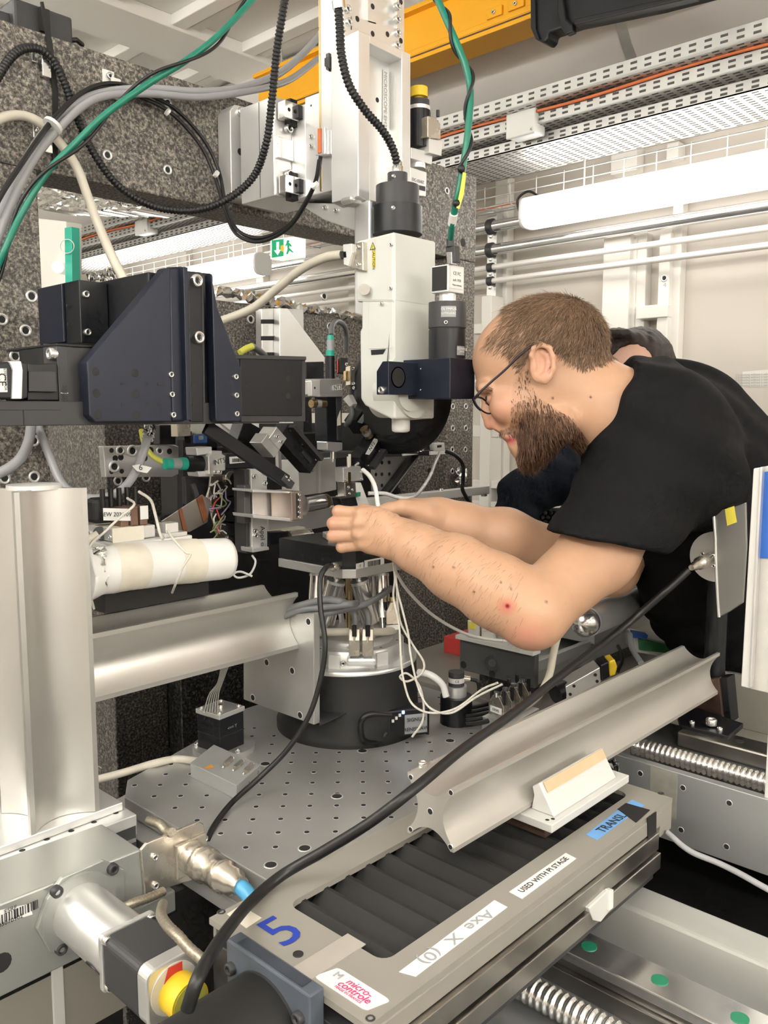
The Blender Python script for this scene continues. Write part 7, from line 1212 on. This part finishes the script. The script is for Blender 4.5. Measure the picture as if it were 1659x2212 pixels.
brd_p = brd_i & (rng.random(len(BV)) < np.clip((px_[:, 1]-800)/110, .30, 1)*np.clip((px_[:, 0]-1098)/35+np.clip((px_[:, 1]-925)/15, 0, 1), .12, 1)*np.clip((1275-px_[:, 0]+(px_[:, 1]-930)*.6)/45, .15, 1)); strands('beard', brd_p, 9500, blen, bdir, lambda k, r: np.clip((px_[k, 1]-820)/260, .05, .6)*r.uniform(.5, 1.3, len(k)), (.185, .098, .058), .00034, man, 2, .45, .05)
brow_i = isH & (np.hypot((px_[:, 0]-1052)/16, (px_[:, 1]-840)/6) < 1)
if brow_i.sum() > 5: strands('eyebrow', brow_i, 150, lambda k, r: r.uniform(.005, .009, len(k)), lambda P, k, r: np.tile(np.array([1., -.4, 0.]), (len(P), 1)), lambda k, r: np.full(len(k), .2), (.16, .09, .05), .0003, man, 3)
arm_i = (~isH) & (np.arange(len(BV)) < len(hv)+len(av)) & (px_[:, 0] > 790) & (px_[:, 0] < 1130) & (BV[:, 2] < 1.2)
strands('arm_hair', arm_i, 900, lambda k, r: r.uniform(.008, .016, len(k)), lambda P, k, r: np.tile(np.array([-.55, -.8, 0.]), (len(P), 1)), lambda k, r: r.uniform(.05, .25, len(k)), (.25, .14, .085), .00012, man, 4)
# eye, glasses
ew = lambda x, y, z=0: Vector(toworld(H(x, y, z)[None])[0])
eb = obj('eye', MB().ball(ew(1062, 859, -37), .0088, 16), WHITEP, man); obj('iris', MB().ball(ew(1054, 860, -40), .0042, 12), INK, eb)
gl_ = obj('glasses', MB().tube(spline([ew(1192, 752, -120), ew(1165, 744, -119), ew(1142, 752, -116), ew(1118, 772, -112), ew(1090, 800, -106), ew(1060, 826, -100), ew(1030, 854, -92), ew(1024, 861, -84)], 6), .0017, 8), mat('dark_purple_frame', (.03, .022, .035), .35, .5), man)
for z in (-1, 1):
    o4 = 0 if z < 0 else -3; rim = [ew(a_+o4, b_, c_*z) for a_, b_, c_ in ((1024, 861, 84), (1029, 874, 82), (1040, 886, 74), (1053, 893, 60), (1062, 891, 46), (1060, 880, 36), (1049, 866, 34), (1036, 858, 48), (1024, 861, 84))]
    rr_ = obj('rim', MB().tube(spline(rim, 5), .0013, 7), MATS['dark_purple_frame'], gl_)
obj('bridge', MB().tube([ew(1058, 876, -35), ew(1046, 868, 0), ew(1054, 874, 35)], .0012, 7), MATS['dark_purple_frame'], gl_); obj('far_temple', MB().tube(spline([ew(1026, 862, 84), ew(1060, 828, 100), ew(1142, 754, 114)], 5), .0013, 7), MATS['dark_purple_frame'], gl_)

# ---- second person behind
q2 = Field(L(1060, 1240, 1.9)-np.array([.02, .1, .05]), L(1480, 700, 2.2)+np.array([.1, .05, .12]), .007)
q2.ell(L(1372, 810, 2.06), (.078, .105, .09), rot(-10), .01); q2.cone(L(1378, 850, 2.06), L(1400, 960, 2.12), .058, .07, .03)
v2, f2 = q2.mesh(); v2 = relax(v2, f2, 1, .4); p2 = pix(v2); t2 = np.tile(np.array([.60, .37, .28]), (len(v2), 1))
m2 = skinmesh('person', v2, f2, SKINM, None, t2); tag(m2, 'person in a navy sweater bending behind the first, only hair and arm showing', 'person')
h2 = Field(L(1270, 870, 1.95)-np.array([.02, .03, .05]), L(1470, 690, 2.2)+np.array([.05, .05, .12]), .005); h2.ell(L(1376, 800, 2.07), (.088, .105, .10), rot(-10), .01); h2.ell(L(1354, 812, 1.985), (.058, .078, .075), rot(-14), .008, 's'); h2.ell(L(1340, 900, 2.0), (.13, .08, .10), None, .02, 's'); h2.ell(L(1350, 730, 2.03), (.05, .018, .05), rot(-15), .015)
xg, yg, zg = h2.ax[0][:, None, None], h2.ax[1][None, :, None], h2.ax[2][None, None, :]; h2.D += (.0022*np.sin(xg*260+np.sin(yg*90)*2)*np.sin(zg*200)).astype(np.float32)
hv2, hf2 = h2.mesh(); skinmesh('hair', hv2, hf2, mat('dark_brown_hair', (.022, .012, .008), .6, 0, .25, 250, .4, 700), m2)
s2 = Field(L(1060, 1260, 1.9)-np.array([.02, .15, .2]), L(1600, 880, 2.2)+np.array([.1, .02, .15]), .008); s2.cone(L(1420, 980, 2.05), L(1460, 1180, 2.2), .14, .16, .05); s2.chain([L(1350, 975, 1.98), L(1215, 1028, 1.93), L(1128, 1068, 1.90)], [.075, .058, .05], .03); s2.chain([L(1128, 1068, 1.90), L(1112, 1130, 1.86), L(1104, 1190, 1.84)], [.05, .044, .038], .03); s2.cone(L(1440, 960, 2.2), L(1500, 1200, 2.3), .1, .1, .03)
xg, yg, zg = s2.ax[0][:, None, None], s2.ax[1][None, :, None], s2.ax[2][None, None, :]; s2.D += (.004*np.sin(xg*70+yg*90)*np.sin(yg*40-xg*25)).astype(np.float32)
sv2, sf2 = s2.mesh(); sv2 = relax(sv2, sf2, 1, .4); skinmesh('sweater', sv2, sf2, NAVY, m2)
fa = Field(L(1060, 1260, 1.75), L(1160, 1150, 1.95)+np.array([0, 0, .05]), .006); 
lg2 = MB(); b2 = Vector(toworld(L(1470, 1200, 2.25)[None])[0])
for s_ in (-1, 1): lg2.tube([b2+FWD*.09*s_, Vector((b2.x, b2.y, .5))+FWD*.1*s_, Vector((b2.x, b2.y, .05))+FWD*.1*s_], [.11, .08, .06], 14)
obj('trousers', lg2, MATS['dark_trousers'], m2)
